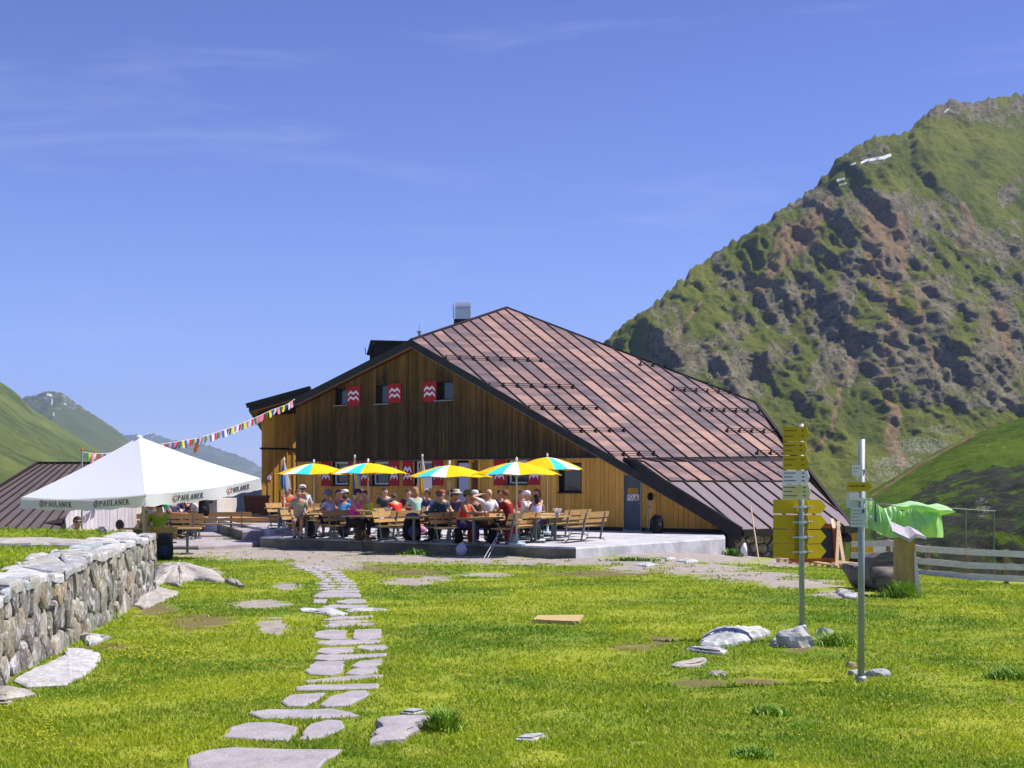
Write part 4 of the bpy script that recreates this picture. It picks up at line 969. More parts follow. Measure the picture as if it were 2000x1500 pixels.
def groundpoly(name,label,cat,pts,h,mat,zfun=tz,group=None,dome=.0,seed=0,sub=.14,jit=.018,bevel=.04,raw=False,smooth_=False):
    r=random.Random(seed); w=[G(x,y) for x,y in pts] if not raw else [Vector((x,y,0)) for x,y in pts]
    pl=[]
    n=len(w)
    for i in range(n):
        a,b=w[i],w[(i+1)%n]; L=(b-a).length; m=max(1,int(L/sub))
        for j in range(m):
            p=a+(b-a)*((j+.0)/m); nrm=Vector(((b-a).y,-(b-a).x,0)).normalized(); pl.append(p+nrm*r.uniform(-jit,jit)*(1 if j else .3))
    c=sum(pl,Vector())/len(pl); m=len(pl); mb=MB()
    def ring(k,z,j=0.):
        out=[]
        for p in pl:
            d=Vector((p.x-c.x,p.y-c.y,0)); L=d.length; d=d*max(0,(L-k))/L if L>0 else d
            x,y=c.x+d.x,c.y+d.y; out.append(Vector((x,y,zfun(x,y)+z+r.uniform(-j,j))))
        return out
    hh=h
    rings=[ring(0,-.08),ring(0,h*.55),ring(bevel*.5,h)]
    rad=max((p-c).length for p in pl); minr=min((p-c).length for p in pl)
    for q in(.2,.45,.7): 
        rr=[]
        for p in pl:
            x,y=c.x+(p.x-c.x)*(1-q),c.y+(p.y-c.y)*(1-q); rr.append(Vector((x,y,zfun(x,y)+h+dome*(1-(1-q)**2)+r.uniform(-1,1)*dome*.18)))
        rings.append(rr)
    vs=[q for R_ in rings for q in R_]+[Vector((c.x,c.y,zfun(c.x,c.y)+h+dome))]; fs=[]
    for i in range(len(rings)-1):
        for k in range(m): fs.append((i*m+k,i*m+(k+1)%m,(i+1)*m+(k+1)%m,(i+1)*m+k))
    o=(len(rings)-1)*m
    for k in range(m): fs.append((o+k,o+(k+1)%m,len(rings)*m))
    mb.add([v-c for v in vs],fs); return mb.build(name,mat,None,smooth_,loc=tuple(c),label=label,category=cat,group=group)
NOGRASS=[]
def C7(l): return [(x/2.632,1030+y/2.632) for x,y in l]
ST=[([(975,1192),(1080,1160),(1200,1148),(1745,1158),(1660,1200),(1600,1300),(960,1300)],"large pinkish slab cut off by the bottom edge, first of the stepping stones"),
([(1165,1080),(1190,1040),(1270,1018),(1390,1016),(1510,1040),(1510,1065),(1475,1103),(1290,1092)],"wide left stone of the pair nearest the camera in the path"),
([(1540,1095),(1600,1025),(1680,1005),(1750,1008),(1755,1040),(1690,1080),(1600,1095)],"slanting right stone of the pair nearest the camera in the path"),
([(1290,965),(1370,950),(1700,945),(1840,975),(1600,988),(1370,988)],"long pointed stone lying across the path behind the nearest pair"),
([(1465,900),(1500,872),(1660,862),(1610,895),(1560,922),(1480,920)],"blunt left stone of the second pair along the path"),
([(1655,915),(1700,882),(1800,852),(1882,850),(1870,880),(1800,915),(1680,925)],"leaf shaped right stone of the second pair along the path"),
([(1528,830),(1600,820),(1930,815),(1930,832),(1700,840),(1540,842)],"narrow straight strip stone behind the second pair along the path"),
([(1580,795),(1740,778),(1960,768),(1930,785),(1700,800),(1590,803)],"thin tapering strip stone in front of the big square stone"),
([(1580,740),(1620,700),(1765,697),(1755,745),(1700,762),(1600,757)],"big squarish left stone halfway along the path"),
([(1812,715),(1850,697),(1960,688),(1940,712),(1850,728)],"small upper right stone beside the big square stone"),
([(1785,755),(1820,738),(1925,725),(1930,748),(1850,762)],"small lower right stone beside the big square stone"),
([(1625,680),(1640,665),(1980,655),(1960,670),(1700,688)],"long strip stone behind the big square stone"),
([(1635,645),(1650,630),(1815,624),(1800,645),(1700,655)],"short left strip stone of the third pair along the path"),
([(1843,625),(1850,615),(1975,612),(1990,630),(1900,637)],"short right strip stone of the third pair along the path"),
([(1637,600),(1650,592),(1950,588),(1930,600),(1700,610)],"thin long strip stone in front of the two blocky stones"),
([(1622,570),(1625,545),(1700,533),(1780,538),(1775,575),(1700,580)],"blocky left stone of the far pair before the white outcrop"),
([(1818,575),(1820,535),(1955,530),(1952,570),(1850,583)],"blocky right stone of the far pair before the white outcrop"),
([(1665,512),(1700,500),(1930,500),(1900,512),(1700,518)],None),([(1650,492),(1800,483),(1910,487),(1800,495)],None),([(1665,478),(1750,462),(1910,460),(1900,470),(1700,483)],None),
([(1660,412),(1700,403),(1890,406),(1870,416),(1680,418)],None),([(1610,390),(1615,375),(1680,374),(1672,391)],None),([(1730,385),(1800,373),(1875,375),(1880,390),(1780,397)],None),
([(1610,358),(1640,343),(1845,345),(1850,362),(1650,364)],None),([(1640,337),(1690,327),(1845,329),(1835,339),(1700,340)],None)]
r_=random.Random(4)
rows=[(318,1630,1835),(305,1640,1830),(291,1612,1825),(279,1645,1815),(268,1640,1800),(256,1625,1775),(244,1610,1770),(232,1590,1755),(221,1560,1700),(211,1540,1690),(202,1500,1660)]
for y,x0,x1 in rows:
    sp=x0+(x1-x0)*r_.uniform(.35,.65); h=5.4
    for a,b in((x0,sp-4),(sp+4,x1)): ST.append(([(a,y+h*.6),(a+(b-a)*.2,y-h*.5),(b,y-h*r_.uniform(.2,.6)),(b-r_.uniform(0,10),y+h*.6),((a+b)/2,y+h)],None))
for i,(pl,lb) in enumerate(ST):
    pp=C7(pl); wv=[G(*q) for q in pp]; cc_=sum(wv,Vector())/len(wv); grow=lambda k:[p+(p-cc_)*(k/max(.1,(p-cc_).length)) + Vector((0,(1 if p.y>cc_.y else -1)*k*1.2,0)) for p in wv]
    NOGRASS.append(grow(.04)); wv=grow(.02); pp=[((p.x,p.y)) for p in wv]
    groundpoly("stepping_stone",("flat "+lb) if lb else "small thin paving stone in the crowded far stretch of the path near the terrace","stepping stone",pp,.016,M_slab,raw=True,group="stepping stones of the lawn path",seed=i,dome=.0,bevel=.03)
def rock(name,label,cat,pts,h,mat,dome,seed,**k):
    NOGRASS.append([G(*q) for q in pts]); return groundpoly(name,label,cat,pts,h,mat,dome=dome,seed=seed,jit=.035,bevel=.08,**k)
px5=lambda l:[(100+x/5.,1020+y/5.) for x,y in l]
rock("rock_outcrop","long rounded pale brown bedrock hump beside the far end of the stone wall","rock",px5([(990,640),(1010,450),(1130,430),(1350,440),(1480,480),(1600,520),(1690,590),(1600,590),(1400,570),(1280,590),(1260,640),(1100,610)]),.06,M_rock,.16,31,smooth_=True)
rock("rock_slab","small pale rock sliver at the tip of the bedrock hump","rock",px5([(1695,575),(1740,570),(1800,600),(1890,645),(1800,625),(1710,600)]),.05,M_rock,.04,32)
rock("rock_slab","pale triangular flat rock at the foot of the stone wall","rock",px5([(790,800),(920,680),(1000,620),(1240,690),(1190,740),(1050,790),(900,850)]),.03,M_rock,.03,33)
px8=lambda l:[(x/5.554,1130+y/5.554) for x,y in l]
rock("rock_slab","small white rock patch at the wall foot near the front","rock",px8([(870,640),(900,620),(1040,640),(1200,655),(1060,700),(970,735),(920,700)]),.04,M_boulder,.03,34)
rock("rock_slab","large gravelly grey rock sheet in the grass below the stone wall","rock",px8([(150,1130),(330,1020),(500,940),(680,870),(720,780),(900,780),(1080,850),(1010,1000),(900,1080),(700,1180),(480,1190),(300,1200)]),.03,stone_mat("gravelly_rock",(.36,.34,.33),(.66,.64,.66),(.4,.33,.28),.3,9,0,.3),.03,35)
rock("rock_slab","pale grey rock slab at the left picture edge below the wall","rock",px8([(-80,1230),(100,1205),(250,1230),(400,1275),(240,1310),(80,1330),(-60,1320)]),.03,M_rock,.03,36)
rock("rock_slab","smallest grey rock patch in the lower left corner of the lawn","rock",px8([(-50,1330),(60,1330),(140,1355),(80,1375),(-50,1378)]),.03,M_rock,.02,37)
rock("rock_outcrop","flat whitish rock ledge crossing the stepping stone path","rock",C7([(1540,422),(1590,428),(1690,420),(1740,428),(1790,452),(1700,460),(1620,442),(1550,436)]),.025,M_boulder,.03,38)
rock("rock_outcrop","thin white rock edge just right of the ledge across the path","rock",C7([(1770,432),(1830,424),(1900,420),(2000,428),(1880,436),(1800,440)]),.02,M_boulder,.02,39)
rock("rock_slab","pale angular slab right of the nearest stepping stones","rock",[(722,1460),(728,1446),(742,1413),(790,1409),(840,1410),(818,1425),(790,1452)],.05,M_slab,.01,40)
rock("rock_slab","little pale stone flush with the grass right of the near path","rock",[(1005,1450),(1020,1443),(1060,1440),(1072,1443),(1040,1452)],.03,M_boulder,.01,41)
rock("rock_slab","tiny stone behind the pale angular slab","rock",[(780,1396),(800,1391),(832,1394),(810,1399)],.03,M_boulder,.01,42)
rock("rock_slab","long low whitish slab left of the signpost boulder","rock",[(1371,1266),(1373,1248),(1425,1238),(1460,1235),(1490,1233),(1503,1243),(1470,1252),(1430,1264),(1395,1268)],.06,M_boulder,.07,43)
rock("rock_slab","thin brownish slab left of the long whitish slab","rock",[(1310,1303),(1345,1296),(1378,1290),(1370,1300),(1330,1306)],.03,M_rock,.02,44)
rock("rock_slab","narrow stone edge in the worn earth below the long whitish slab","rock",[(1340,1272),(1380,1270),(1420,1275),(1412,1280),(1370,1276)],.04,M_boulder,.02,45)
for i,(pts) in enumerate([[(1240,1103),(1265,1100),(1285,1104),(1262,1108)],[(1322,1096),(1350,1093),(1366,1098),(1340,1100)],[(1292,1090),(1310,1088),(1322,1092),(1302,1094)]]):
    rock("rock_slab","small flat pale stone in the gravel before the concrete terrace","rock",pts,.03,M_boulder,.02,50+i,group="flat stones before the terrace")
rock("rock_slab","white flat stones by the log trough","rock",[(1632,1158),(1642,1153),(1654,1156),(1672,1165),(1672,1172),(1648,1168)],.04,M_boulder,.03,54)
for i,(a,b,c,d,l) in enumerate([(500,1135,560,1142,"left patch"),(495,1172,520,1182,"small"),(530,1170,575,1186,"mid")]): pass
def boulder(label,pxc,pyb,wpx,hpx,mat,seed,flat=1.,yaw=0,sub=3,depth=.8,rough=.28,name="boulder"):
    p=G(pxc,pyb); s=wpx/2800.*p.y/2; h=hpx/2800.*p.y/1.15; r=np.random.default_rng(seed)
    bm=bmesh.new(); bmesh.ops.create_icosphere(bm,subdivisions=sub,radius=1)
    # planar chops give broken facets
    for k in range(9):
        n=Vector(r.normal(size=3)).normalized(); n.z=abs(n.z)*.6; n.normalize(); dd=r.uniform(.62,.85)
        for v in bm.verts:
            e=v.co.dot(n)-dd
            if e>0: v.co-=n*e
    for v in bm.verts:
        q=v.co; nz=float(fbm(q.x*2+seed,q.y*2+q.z*1.7,4,seed)); v.co=q*(1+nz*rough)
        v.co=Vector((v.co.x*s*1.15,v.co.y*s*depth,max(v.co.z,-.45)*h*.62+h*.28))
    me=bpy.data.meshes.new(name); bm.to_mesh(me); bm.free(); me.materials.append(mat)
    o=link(name,me,None,(p.x,p.y+s*depth*.4,p.z),label=label,category="boulder"); o.rotation_euler.z=yaw
    NOGRASS.append([Vector((p.x+math.cos(t)*s*.8,p.y+s*depth*.4+math.sin(t)*s*depth*.8,0)) for t in np.linspace(0,6.28,9)[:-1]]); return o
boulder("largest grey and white boulder at the foot of the taller yellow signpost",1555,1264,66,58,M_boulder,3,depth=.7)
boulder("upright pale stone between the big boulder and the long slab",1515,1262,24,22,M_boulder,5)
boulder("rounded boulder with orange lichen just right of the taller signpost",1611,1246,34,28,M_boulder,8,rough=.1)
boulder("small cream stone in the grass before the long whitish slab",1402,1320,34,14,M_rock,9)
boulder("orange brown lichen stone behind the foot of the right hand post",1664,1305,22,16,stone_mat("rusty_rock",(.35,.2,.08),(.62,.5,.4),(.5,.2,.05),.8,6,0,.3),12)
boulder("long bluish white stone right of the foot of the right hand post",1717,1322,58,24,M_boulder,14,depth=.5,yaw=-.35,rough=.12)
boulder("flat grey stone in front of the foot of the right hand post",1674,1318,36,14,M_boulder,16)
boulder("small cream stone on the far end of the raised bed",204,1054,9,7,M_rock,18); bpy.context.view_layer.update()
b_=COL.objects[-1]; pz=P(204,1052,23.); 
for o in COL.objects:
    if o.get('label')=="small cream stone on the far end of the raised bed": o.location=(pz.x,pz.y,.80); o.scale=(.3,.3,.35)
# slab path on the raised bed
q=[P(-20,1083,19.),P(60,1083,18.8),P(160,1078,19.0),P(225,1066,20.2),P(100,1064,20.6),P(-20,1065,20.4)]
groundpoly("stone_slab","long pale stone slab lying on the grass of the raised bed","slab",[(p.x,p.y) for p in q],.07,M_rock,zfun=lambda x,y:float(bedz(x,y)),dome=.01,seed=61,raw=True)
NOBED=[[Vector((p.x,p.y,0)) for p in q]]
# ================================================================ furniture
M_bench=plank_mat("bench_wood",(.34,.20,.065),(.55,.36,.15),isl=.15,axis=0)
M_table=plank_mat("table_wood",(.36,.23,.09),(.56,.40,.20),isl=.15,axis=0)
M_frame=M("furniture_steel",(.16,.19,.18),.2,8,.45,.4,.4)
DL=Vector((.42,.907,0)).normalized(); YAWL=math.atan2(DL.y,DL.x)      # long axis of the tables
def mk_table(L=2.2,Wd=.72):
    t=thing("beer_table","x","table")
    mb=MB()
    for k in range(4): mb.box((0,-Wd/2+Wd*(k+.5)/4,.735),(L,Wd/4-.008,.035))
    mb.build("tabletop",M_table,t)
    for s in(-1,1):
        mb=MB(); x=s*(L/2-.38); mb.box((x,0,.38),(.07,.07,.68)); mb.box((x,0,.70),(.05,Wd*.8,.04)); mb.bar((x,-.30,.03),(x,.30,.03),.09,.05); mb.box((x,0,.02),(.34,.42,.03)); mb.build("leg",M_frame,t)
    return t
def mk_bench(L=2.2):
    t=thing("garden_bench","x","bench")          # sits facing +y, back at -y
    mb=MB()
    for k in range(2): mb.box((0,-.12+k*.19,.45),(L,.18,.03))
    mb.build("seat",M_bench,t)
    for z,y,h in((.62,-.30,.10),(.80,-.35,.17)):
        mb=MB(); mb.hexa([(-L/2,y-.012,z-h/2),(L/2,y-.012,z-h/2),(L/2,y+.012,z-h/2),(-L/2,y+.012,z-h/2)],[(-L/2,y-.012-h*.25,z+h/2),(L/2,y-.012-h*.25,z+h/2),(L/2,y+.012-h*.25,z+h/2),(-L/2,y+.012-h*.25,z+h/2)]); mb.build("backrest",M_bench,t)
    for s in(-1,1):
        mb=MB(); x=s*(L/2-.35)
        mb.bar((x,-.24,.05),(x,-.40,.88),.05,.035,0,(1,0,0)); mb.bar((x,-.27,.43),(x,.17,.43),.04,.03)
        mb.tube([(x,.12,.42),(x,.17,.06)],.011,6)
        mb.tube([(x,-.40,.02),(x,-.36,.075),(x,-.27,.09),(x,.10,.09),(x,.19,.075),(x,.24,.02)],.02,6); mb.build("leg",M_frame,t)
    return t
T0_=mk_table(); B0_=mk_bench(); _first={'t':True,'b':True}
def put(kind,x,y,z,yaw,label,group):
    src=T0_ if kind=='t' else B0_
    if _first[kind]: o=src; _first[kind]=False
    else: o=copy_tree(src)
    o.location=(x,y,z); o.rotation_euler=(0,0,yaw); o['label']=label; o['group']=group; return o
LND=-.02
TBL=[(.98,42.0,TER,"empty wooden beer table with a napkin holder at the open right end of the terrace"),(-.78,41.2,TER,"beer table with beer glasses between the woman in red and the bald man"),
(-2.55,42.4,TER,"beer table in front of the man in the dark teal jacket"),(-4.2,43.8,TER,"beer table beside the woman in the pink top"),(-6.15,45.6,TER,"beer table between the man in beige and the plaid shirt"),
(-7.75,50.2,LND,"beer table by the orange shirted man near the annex corner"),(-5.6,48.8,TER,"beer table under the left window with the closed parasol"),(-3.0,47.2,TER,"beer table in front of the man in the mint shirt"),(1.0,45.6,TER,"beer table by the wall under the dark window"),
(-11.6,49.3,-.34,"beer table on the left terrace by the man in the green shirt"),(-10.9,51.9,-.34,"beer table at the back of the left terrace beside the dark backpack"),(-9.95,40.7,tz(-10.3,40),"beer table behind the end of the stone wall")]
for x,y,z,l in TBL: put('t',x,y,z,YAWL if x>-9.9 else .12,l,"beer tables on the terraces")
BN=[(2.10,42.3,1,"empty wooden bench at the open right end of the terrace"),(.12,42.5,-1,"wooden bench with its back to the man in the dark red shirt"),(.02,40.9,1,"bench under the man in the dark red shirt"),
(-1.55,41.3,-1,"bench under the woman in the red top and green hat"),(-1.80,42.3,1,"bench under the man in the dark teal jacket"),(-3.30,42.9,-1,"bench with broad empty backrest above the black backpack"),
(-3.50,44.0,1,"short end bench beside the white cloth at the yellow shirt table"),(-4.9,43.9,-1,"bench under the woman in the pink top"),(-5.45,45.3,1,"bench under the hiker in the plaid shirt"),(-6.75,45.4,-1,"bench under the seated man in the beige shirt"),
(-7.4,49.9,1,"bench under the person in white by the annex"),(-8.15,50.9,-1,"bench under the man in the orange shirt"),(-6.35,49.2,-1,"bench against the wall under the left window"),(-4.85,48.6,1,"bench under the person in blue near the closed yellow parasol"),
(-3.75,47.6,-1,"bench under the man in the grey cap"),(-2.25,47.0,1,"bench under the person in dark blue by the door"),(1.75,45.6,1,"dark bench against the wall under the dark window"),(.25,46.0,-1,"bench under the person in the white headscarf")]
for x,y,s,l in BN:
    z=TER if x>-7.2 else LND
    o=put('b',x,y,z,YAWL+(math.pi if s<0 else 0),l,"wooden benches on the terraces")
    if x in(-8.15,-6.75): o.scale=(.45,1,1)
put('b',-11.5,48.4,-.34,math.pi*0+.12,"bench with its back to the camera at the edge of the left terrace","wooden benches on the terraces")
put('b',-10.4,51.2,-.34,.12,"bench at the back of the left terrace under the dark haired person","wooden benches on the terraces")
bb_=put('b',-9.35,38.15,tz(-9.4,38.2)-.02,.35,"dark bench with its back to the camera under the lime green shirt","wooden benches on the terraces")

bb_.scale=(.36,1,1)
# ================================================================ parasols
M_yel=M("yellow_canvas",(.80,.50,.008),.08,3,.8,spec=.1); M_turq=M("turquoise_canvas",(.05,.60,.68),.06,3,.8,spec=.1); M_wc=M("white_canvas",(.85,.86,.90),.04,3,.8,spec=.1); M_blue=M("blue_canvas",(.05,.28,.62),.1,3,.8,spec=.1)
def parasol(px,Y,z0,R_,zt,za,rot,label):
    x=(px-CX)/F*Y; t=thing("parasol",label,"parasol",(x,Y,z0),rot,"open striped parasols"); zt-=z0; za-=z0
    mb=MB(); N=8; half=16
    vs=[(0,0,za)]; rr=[.30,.62,.86,1.0]
    for k in range(half):
        a=2*math.pi*k/half; corner=(k%2==0); kr=1. if corner else .935
        for q in rr:
            zz=za-(za-zt)*(q**1.55) + (0 if corner else (.035*q))
            vs.append((R_*q*kr*math.cos(a),R_*q*kr*math.sin(a),zz))
    fs=[];mi=[]
    pat={0:0,1:0,2:1,3:2,4:0,5:0,6:0,7:0,8:0,9:0,10:2,11:1,12:0,13:0,14:0,15:0}
    for k in range(half):
        j=(k+1)%half; fs.append((0,1+k*4,1+j*4)); mi.append(pat[k])
        for q in range(3): fs.append((1+k*4+q,1+k*4+q+1,1+j*4+q+1,1+j*4+q)); mi.append(pat[k])
    mb.add(vs,fs); mb.m=mi; c=mb.build("canopy",[M_yel,M_turq,M_wc],t)
    md=c.modifiers.new("thick",'SOLIDIFY'); md.thickness=.012
    mb=MB(); mb.ball((0,0,za+.07),(.035,.035,.07),10); mb.build("finial",M_wc,t,True)
    mb=MB(); mb.tube([(0,0,.05),(0,0,za)],.021,8); mb.build("pole",M("parasol_pole",(.62,.56,.44),.1,5,.5),t)
    mb=MB()
    for k in range(8):
        a=2*math.pi*k/8; mb.tube([(0,0,za-.04),(R_*.5*math.cos(a),R_*.5*math.sin(a),za-(za-zt)*.5**1.55-.03),(R_*.98*math.cos(a),R_*.98*math.sin(a),zt-.01)],.007,4)
        mb.tube([(0.03*math.cos(a),.03*math.sin(a),za-.42),(R_*.45*math.cos(a),R_*.45*math.sin(a),za-(za-zt)*.45**1.55-.03)],.006,4)
    mb.lathe([(.045,za-.45),(.045,za-.39)],n=10); mb.build("ribs",M_steel,t)
    mb=MB(); mb.lathe([(.25,.0),(.26,.045),(.22,.075),(.05,.09),(.045,.30),(.03,.32)],n=24); mb.build("base",M("parasol_base",(.33,.48,.52),.15,4,.5),t,True)
    return t
q8=R(0)
parasol(613,47.5,TER,1.28,1.85,2.23,R(2),"yellow parasol with white and turquoise stripe at the left end of the open row")
parasol(719,44.2,TER,1.26,1.86,2.20,R(-5),"yellow striped parasol over the pink topped woman, second of the open row")
parasol(878,41.7,TER,1.27,1.74,2.10,R(-182),"yellow parasol with turquoise and white stripe over the dark jacketed man")
parasol(1009,39.95,TER,1.27,1.80,2.17,R(-176),"yellow striped parasol in front of the dark red shirt, nearest the terrace corner")
parasol(1069,48.3,TER,1.27,2.02,2.45,R(-125),"yellow striped parasol standing highest by the dark window")
def closed(px,Y,z0,ztop_,hgt,cols,label,seed):
    x=(px-CX)/F*Y; t=thing("parasol",label,"parasol",(x,Y,z0),random.Random(seed).uniform(0,6),"closed parasols"); r=random.Random(seed); H=ztop_-z0
    mb=MB(); n=24; rings=[]; prof=[(0,.015),(.12,.05),(.35,.10),(.6,.15),(.85,.20),(1.,.19)]
    vs=[];mi=[];fs=[]
    drop=[r.uniform(.0,.14) for _ in range(n//2)]
    for q,rad in prof:
        for k in range(n):
            a=2*math.pi*k/n; rr=rad*(1 if k%2 else .52)*(1+.12*math.sin(k*2.1+q*4)); zz=H-q*hgt-(drop[k//2] if q==1. else 0)
            vs.append((rr*math.cos(a+q*.5),rr*math.sin(a+q*.5),zz))
    for i in range(len(prof)-1):
        for k in range(n): fs.append((i*n+k,i*n+(k+1)%n,(i+1)*n+(k+1)%n,(i+1)*n+k)); mi.append(cols[(k//3)%len(cols)])
    mb.add(vs,fs); mb.m=mi; c=mb.build("canopy",[M_yel,M_blue,M_wc],t); md=c.modifiers.new("thick",'SOLIDIFY'); md.thickness=.01
    mb=MB(); mb.ball((0,0,H+.05),(.035,.035,.06),10); mb.build("finial",M_wc,t,True)
    mb=MB(); mb.tube([(0,0,.05),(0,0,H)],.02,8); mb.build("pole",M_wc,t)
    mb=MB(); mb.lathe([(.24,0),(.25,.045),(.2,.07),(.05,.09),(.045,.28)],n=20); mb.build("base",M("parasol_base",(.33,.48,.52),.15,4,.5),t,True)
closed(555,48.8,LND,2.33,.92,[2,0,0,1,2,2,0,2],"closed white and yellow parasol in front of the annex boards",3)
closed(693,49.5,TER,2.45,1.2,[1,0,1,0,0,2,1,0],"closed parasol with blue top and yellow folds beside the left window",5)
closed(825,48.0,TER,2.44,1.22,[2,0,2,0,2,2,0,0],"closed white and yellow parasol in front of the third window",8)
mb=MB(); q=P(836,943,47.6); mb.box((q.x,q.y,q.z),(.26,.01,.36)); nt_=mb.build("paper_notice",M_signw); nt_['label']="white paper notice tied to the closed parasol by the third window"; nt_['category']="notice"

# ---- the big white beer garden parasol
BP=thing("beer_garden_parasol","large tilted white square parasol with lettered valance at the left terrace","parasol",(0,0,0))
AP=P(272,853,38.6); cL=P(43,971,38.6); cR_=P(508,934,38.8); cF=P(284,965,35.3); cB=P(262,941,42.0)
cs=[cL,cF,cR_,cB]
mb=MB(); n=10; vs=[];fs=[]
def canopy_side(a,b,o):
    idx=[]
    for i in range(n+1):
        for j in range(n+1):
            t=i/n; e=a+(b-a)*(j/n); sg=-.05*math.sin(math.pi*t)*1.0-.10*math.sin(math.pi*j/n)*t*t*.8
            p=AP+(e-AP)*t+Vector((0,0,sg)); vs.append(p)
    for i in range(n):
        for j in range(n): fs.append((o+i*(n+1)+j,o+(i+1)*(n+1)+j,o+(i+1)*(n+1)+j+1,o+i*(n+1)+j+1))
M_can=NT("bright_white_canvas"); M_can.col((.94,.94,.95)); 
tr=M_can.n('BsdfTranslucent'); tr.inputs[0].default_value=(.8,.8,.85,1); ms=M_can.n('MixShader'); ms.inputs[0].default_value=.10
out=M_can.t.nodes['Material Output']; M_can.l(M_can.b.outputs[0],ms.inputs[1]); M_can.l(tr.outputs[0],ms.inputs[2]); M_can.l(ms.outputs[0],out.inputs[0]); M_can=M_can.set(.8,0,.1)
M_val=M_can.copy(); M_val.name='valance_canvas'
for n_ in M_val.node_tree.nodes:
    if n_.type=='MIX_SHADER': n_.inputs[0].default_value=.5
for k in range(4): canopy_side(cs[k],cs[(k+1)%4],len(vs))
mb.add(vs,fs); can=mb.build("canopy",M_can,BP,True)
def val_pt(a,b,s,d,bul=.0):
    nrm=Vector(((b-a).y,-(b-a).x,0)).normalized()
    e=a+(b-a)*s+Vector((0,0,-.10*math.sin(math.pi*s)*.8))
    wav=.05*math.sin(s*11+1)*d/.28
    return e+Vector((0,0,-d))+nrm*(.02+wav+.03*math.sin(s*23)*d)
for k,(a,b) in enumerate([(cL,cF),(cF,cR_),(cR_,cB),(cB,cL)]):
    mb=MB(); vs=[];fs=[];m=40
    for i in range(m+1):
        for j in range(4): vs.append(val_pt(a,b,i/m,.30*j/3+(.02*math.sin(i*.9)*(j==3))))
    for i in range(m):
        for j in range(3): fs.append((i*4+j,(i+1)*4+j,(i+1)*4+j+1,i*4+j+1))
    mb.add(vs,fs); vv=mb.build("valance",M_val,BP,True)
    if k<2:
        # lettering, built from thick and thin strokes with small serifs
        GL={'P':[[(0,0),(0,1),.17],[(0,1),(.42,.93),.1],[(.42,.93),(.42,.56),.15],[(.42,.56),(0,.48),.1],[(-.12,0),(.14,0),.08],[(-.12,1),(.1,1),.08]],
            'A':[[(0,0),(.3,1),.10],[(.3,1),(.62,0),.18],[(.12,.36),(.5,.36),.08],[(-.1,0),(.12,0),.08],[(.5,0),(.74,0),.08]],
            'U':[[(0,1),(0,.3),.17],[(0,.3),(.16,.03),.14],[(.16,.03),(.4,.03),.1],[(.4,.03),(.55,.3),.1],[(.55,.3),(.55,1),.1],[(-.12,1),(.13,1),.08],[(.44,1),(.67,1),.08]],
            'L':[[(0,0),(0,1),.17],[(0,.04),(.48,.04),.1],[(.48,.0),(.5,.25),.07],[(-.12,1),(.13,1),.08],[(-.12,0),(.1,0),.08]],
            'N':[[(0,0),(0,1),.1],[(0,1),(.58,0),.18],[(.58,0),(.58,1),.1],[(-.12,0),(.12,0),.08],[(-.14,1),(.08,1),.08],[(.46,1),(.7,1),.08]],
            'E':[[(0,0),(0,1),.17],[(0,.04),(.46,.04),.09],[(0,.52),(.36,.52),.09],[(0,.96),(.44,.96),.09],[(.46,0),(.48,.2),.06],[(.44,1),(.46,.8),.06]],
            'R':[[(0,0),(0,1),.17],[(0,1),(.42,.93),.1],[(.42,.93),(.42,.58),.14],[(.42,.58),(0,.5),.1],[(.16,.5),(.58,0),.15],[(-.12,0),(.14,0),.08],[(.48,0),(.7,0),.08]]}
        Lab=(b-a).length; nrm=Vector(((b-a).y,-(b-a).x,0)).normalized()
        for s0,ln in ([(.155,.275),(.61,.275)] if k==0 else [(.215,.265),(.675,.225)]):
            mb=MB(); H=.13; adv=ln*.94/7.3; x=0; wordL=0
            for chx in "PAULANER":
                wdt={'P':.85,'A':1.05,'U':1.0,'L':.85,'N':1.05,'E':.85,'R':1.0}[chx]; wordL+=wdt
            u=Lab*ln*.80/wordL; xo=Lab*(s0+ln*.20)
            for chx in "PAULANER":
                wdt={'P':.85,'A':1.05,'U':1.0,'L':.85,'N':1.05,'E':.85,'R':1.0}[chx]
                for (p0,p1,w_) in GL[chx]:
                    f=lambda p:val_pt(a,b,(xo+(p[0]*1.05)*u)/Lab,.215-H*p[1])+nrm*.012
                    q0,q1=f(p0),f(p1); mb.bar(q0,q1,.006,w_*.15,0,(q1-q0).cross(nrm))
                xo+=wdt*u*1.02
            mb.build("lettering",M("navy_ink",(.06,.065,.09),.1,5,.6),vv)
            # round crest: ring, pale band and dark red centre
            mb=MB(); cc=(s0+.025)
            for rr,dd,mi_ in((.105,.010,0),(.088,.014,1),(.066,.018,2),(.030,.022,1)):
                ring=[val_pt(a,b,cc+rr*.92*math.cos(q*math.pi/12)/Lab,.148-rr*math.sin(q*math.pi/12)*(.95 if rr>.05 else 1.3))+nrm*dd for q in range(24)]
                mb.prism(ring,nrm*.002,mi_)
            for sx in(-1,1):
                p0=val_pt(a,b,cc+sx*.045/Lab,.11)+nrm*.024; p1=val_pt(a,b,cc+sx*.045/Lab,.19)+nrm*.024; mb.bar(p0,p1,.006,.018,3,(p1-p0).cross(nrm))
            mb.build("crest",[M("crest_grey",(.25,.25,.30)),M("crest_pale",(.70,.62,.60)),M("crest_red",(.30,.02,.03)),M("crest_gold",(.45,.25,.08))],vv)
mb=MB(); pb=G(287,1112); PB=Vector((-9.9,38.75,tz(-9.9,38.7))); mb.tube([PB,AP+Vector((0,0,-.1))],.045,10); mb.build("pole",M("cream_pole",(.62,.64,.50),.1,3,.4),BP)
mb=MB(); mb.lathe([(.35,0),(.35,.1),(.08,.12),(.07,.4)],c=PB,n=16); mb.build("base",M_conc,BP)
mb=MB()
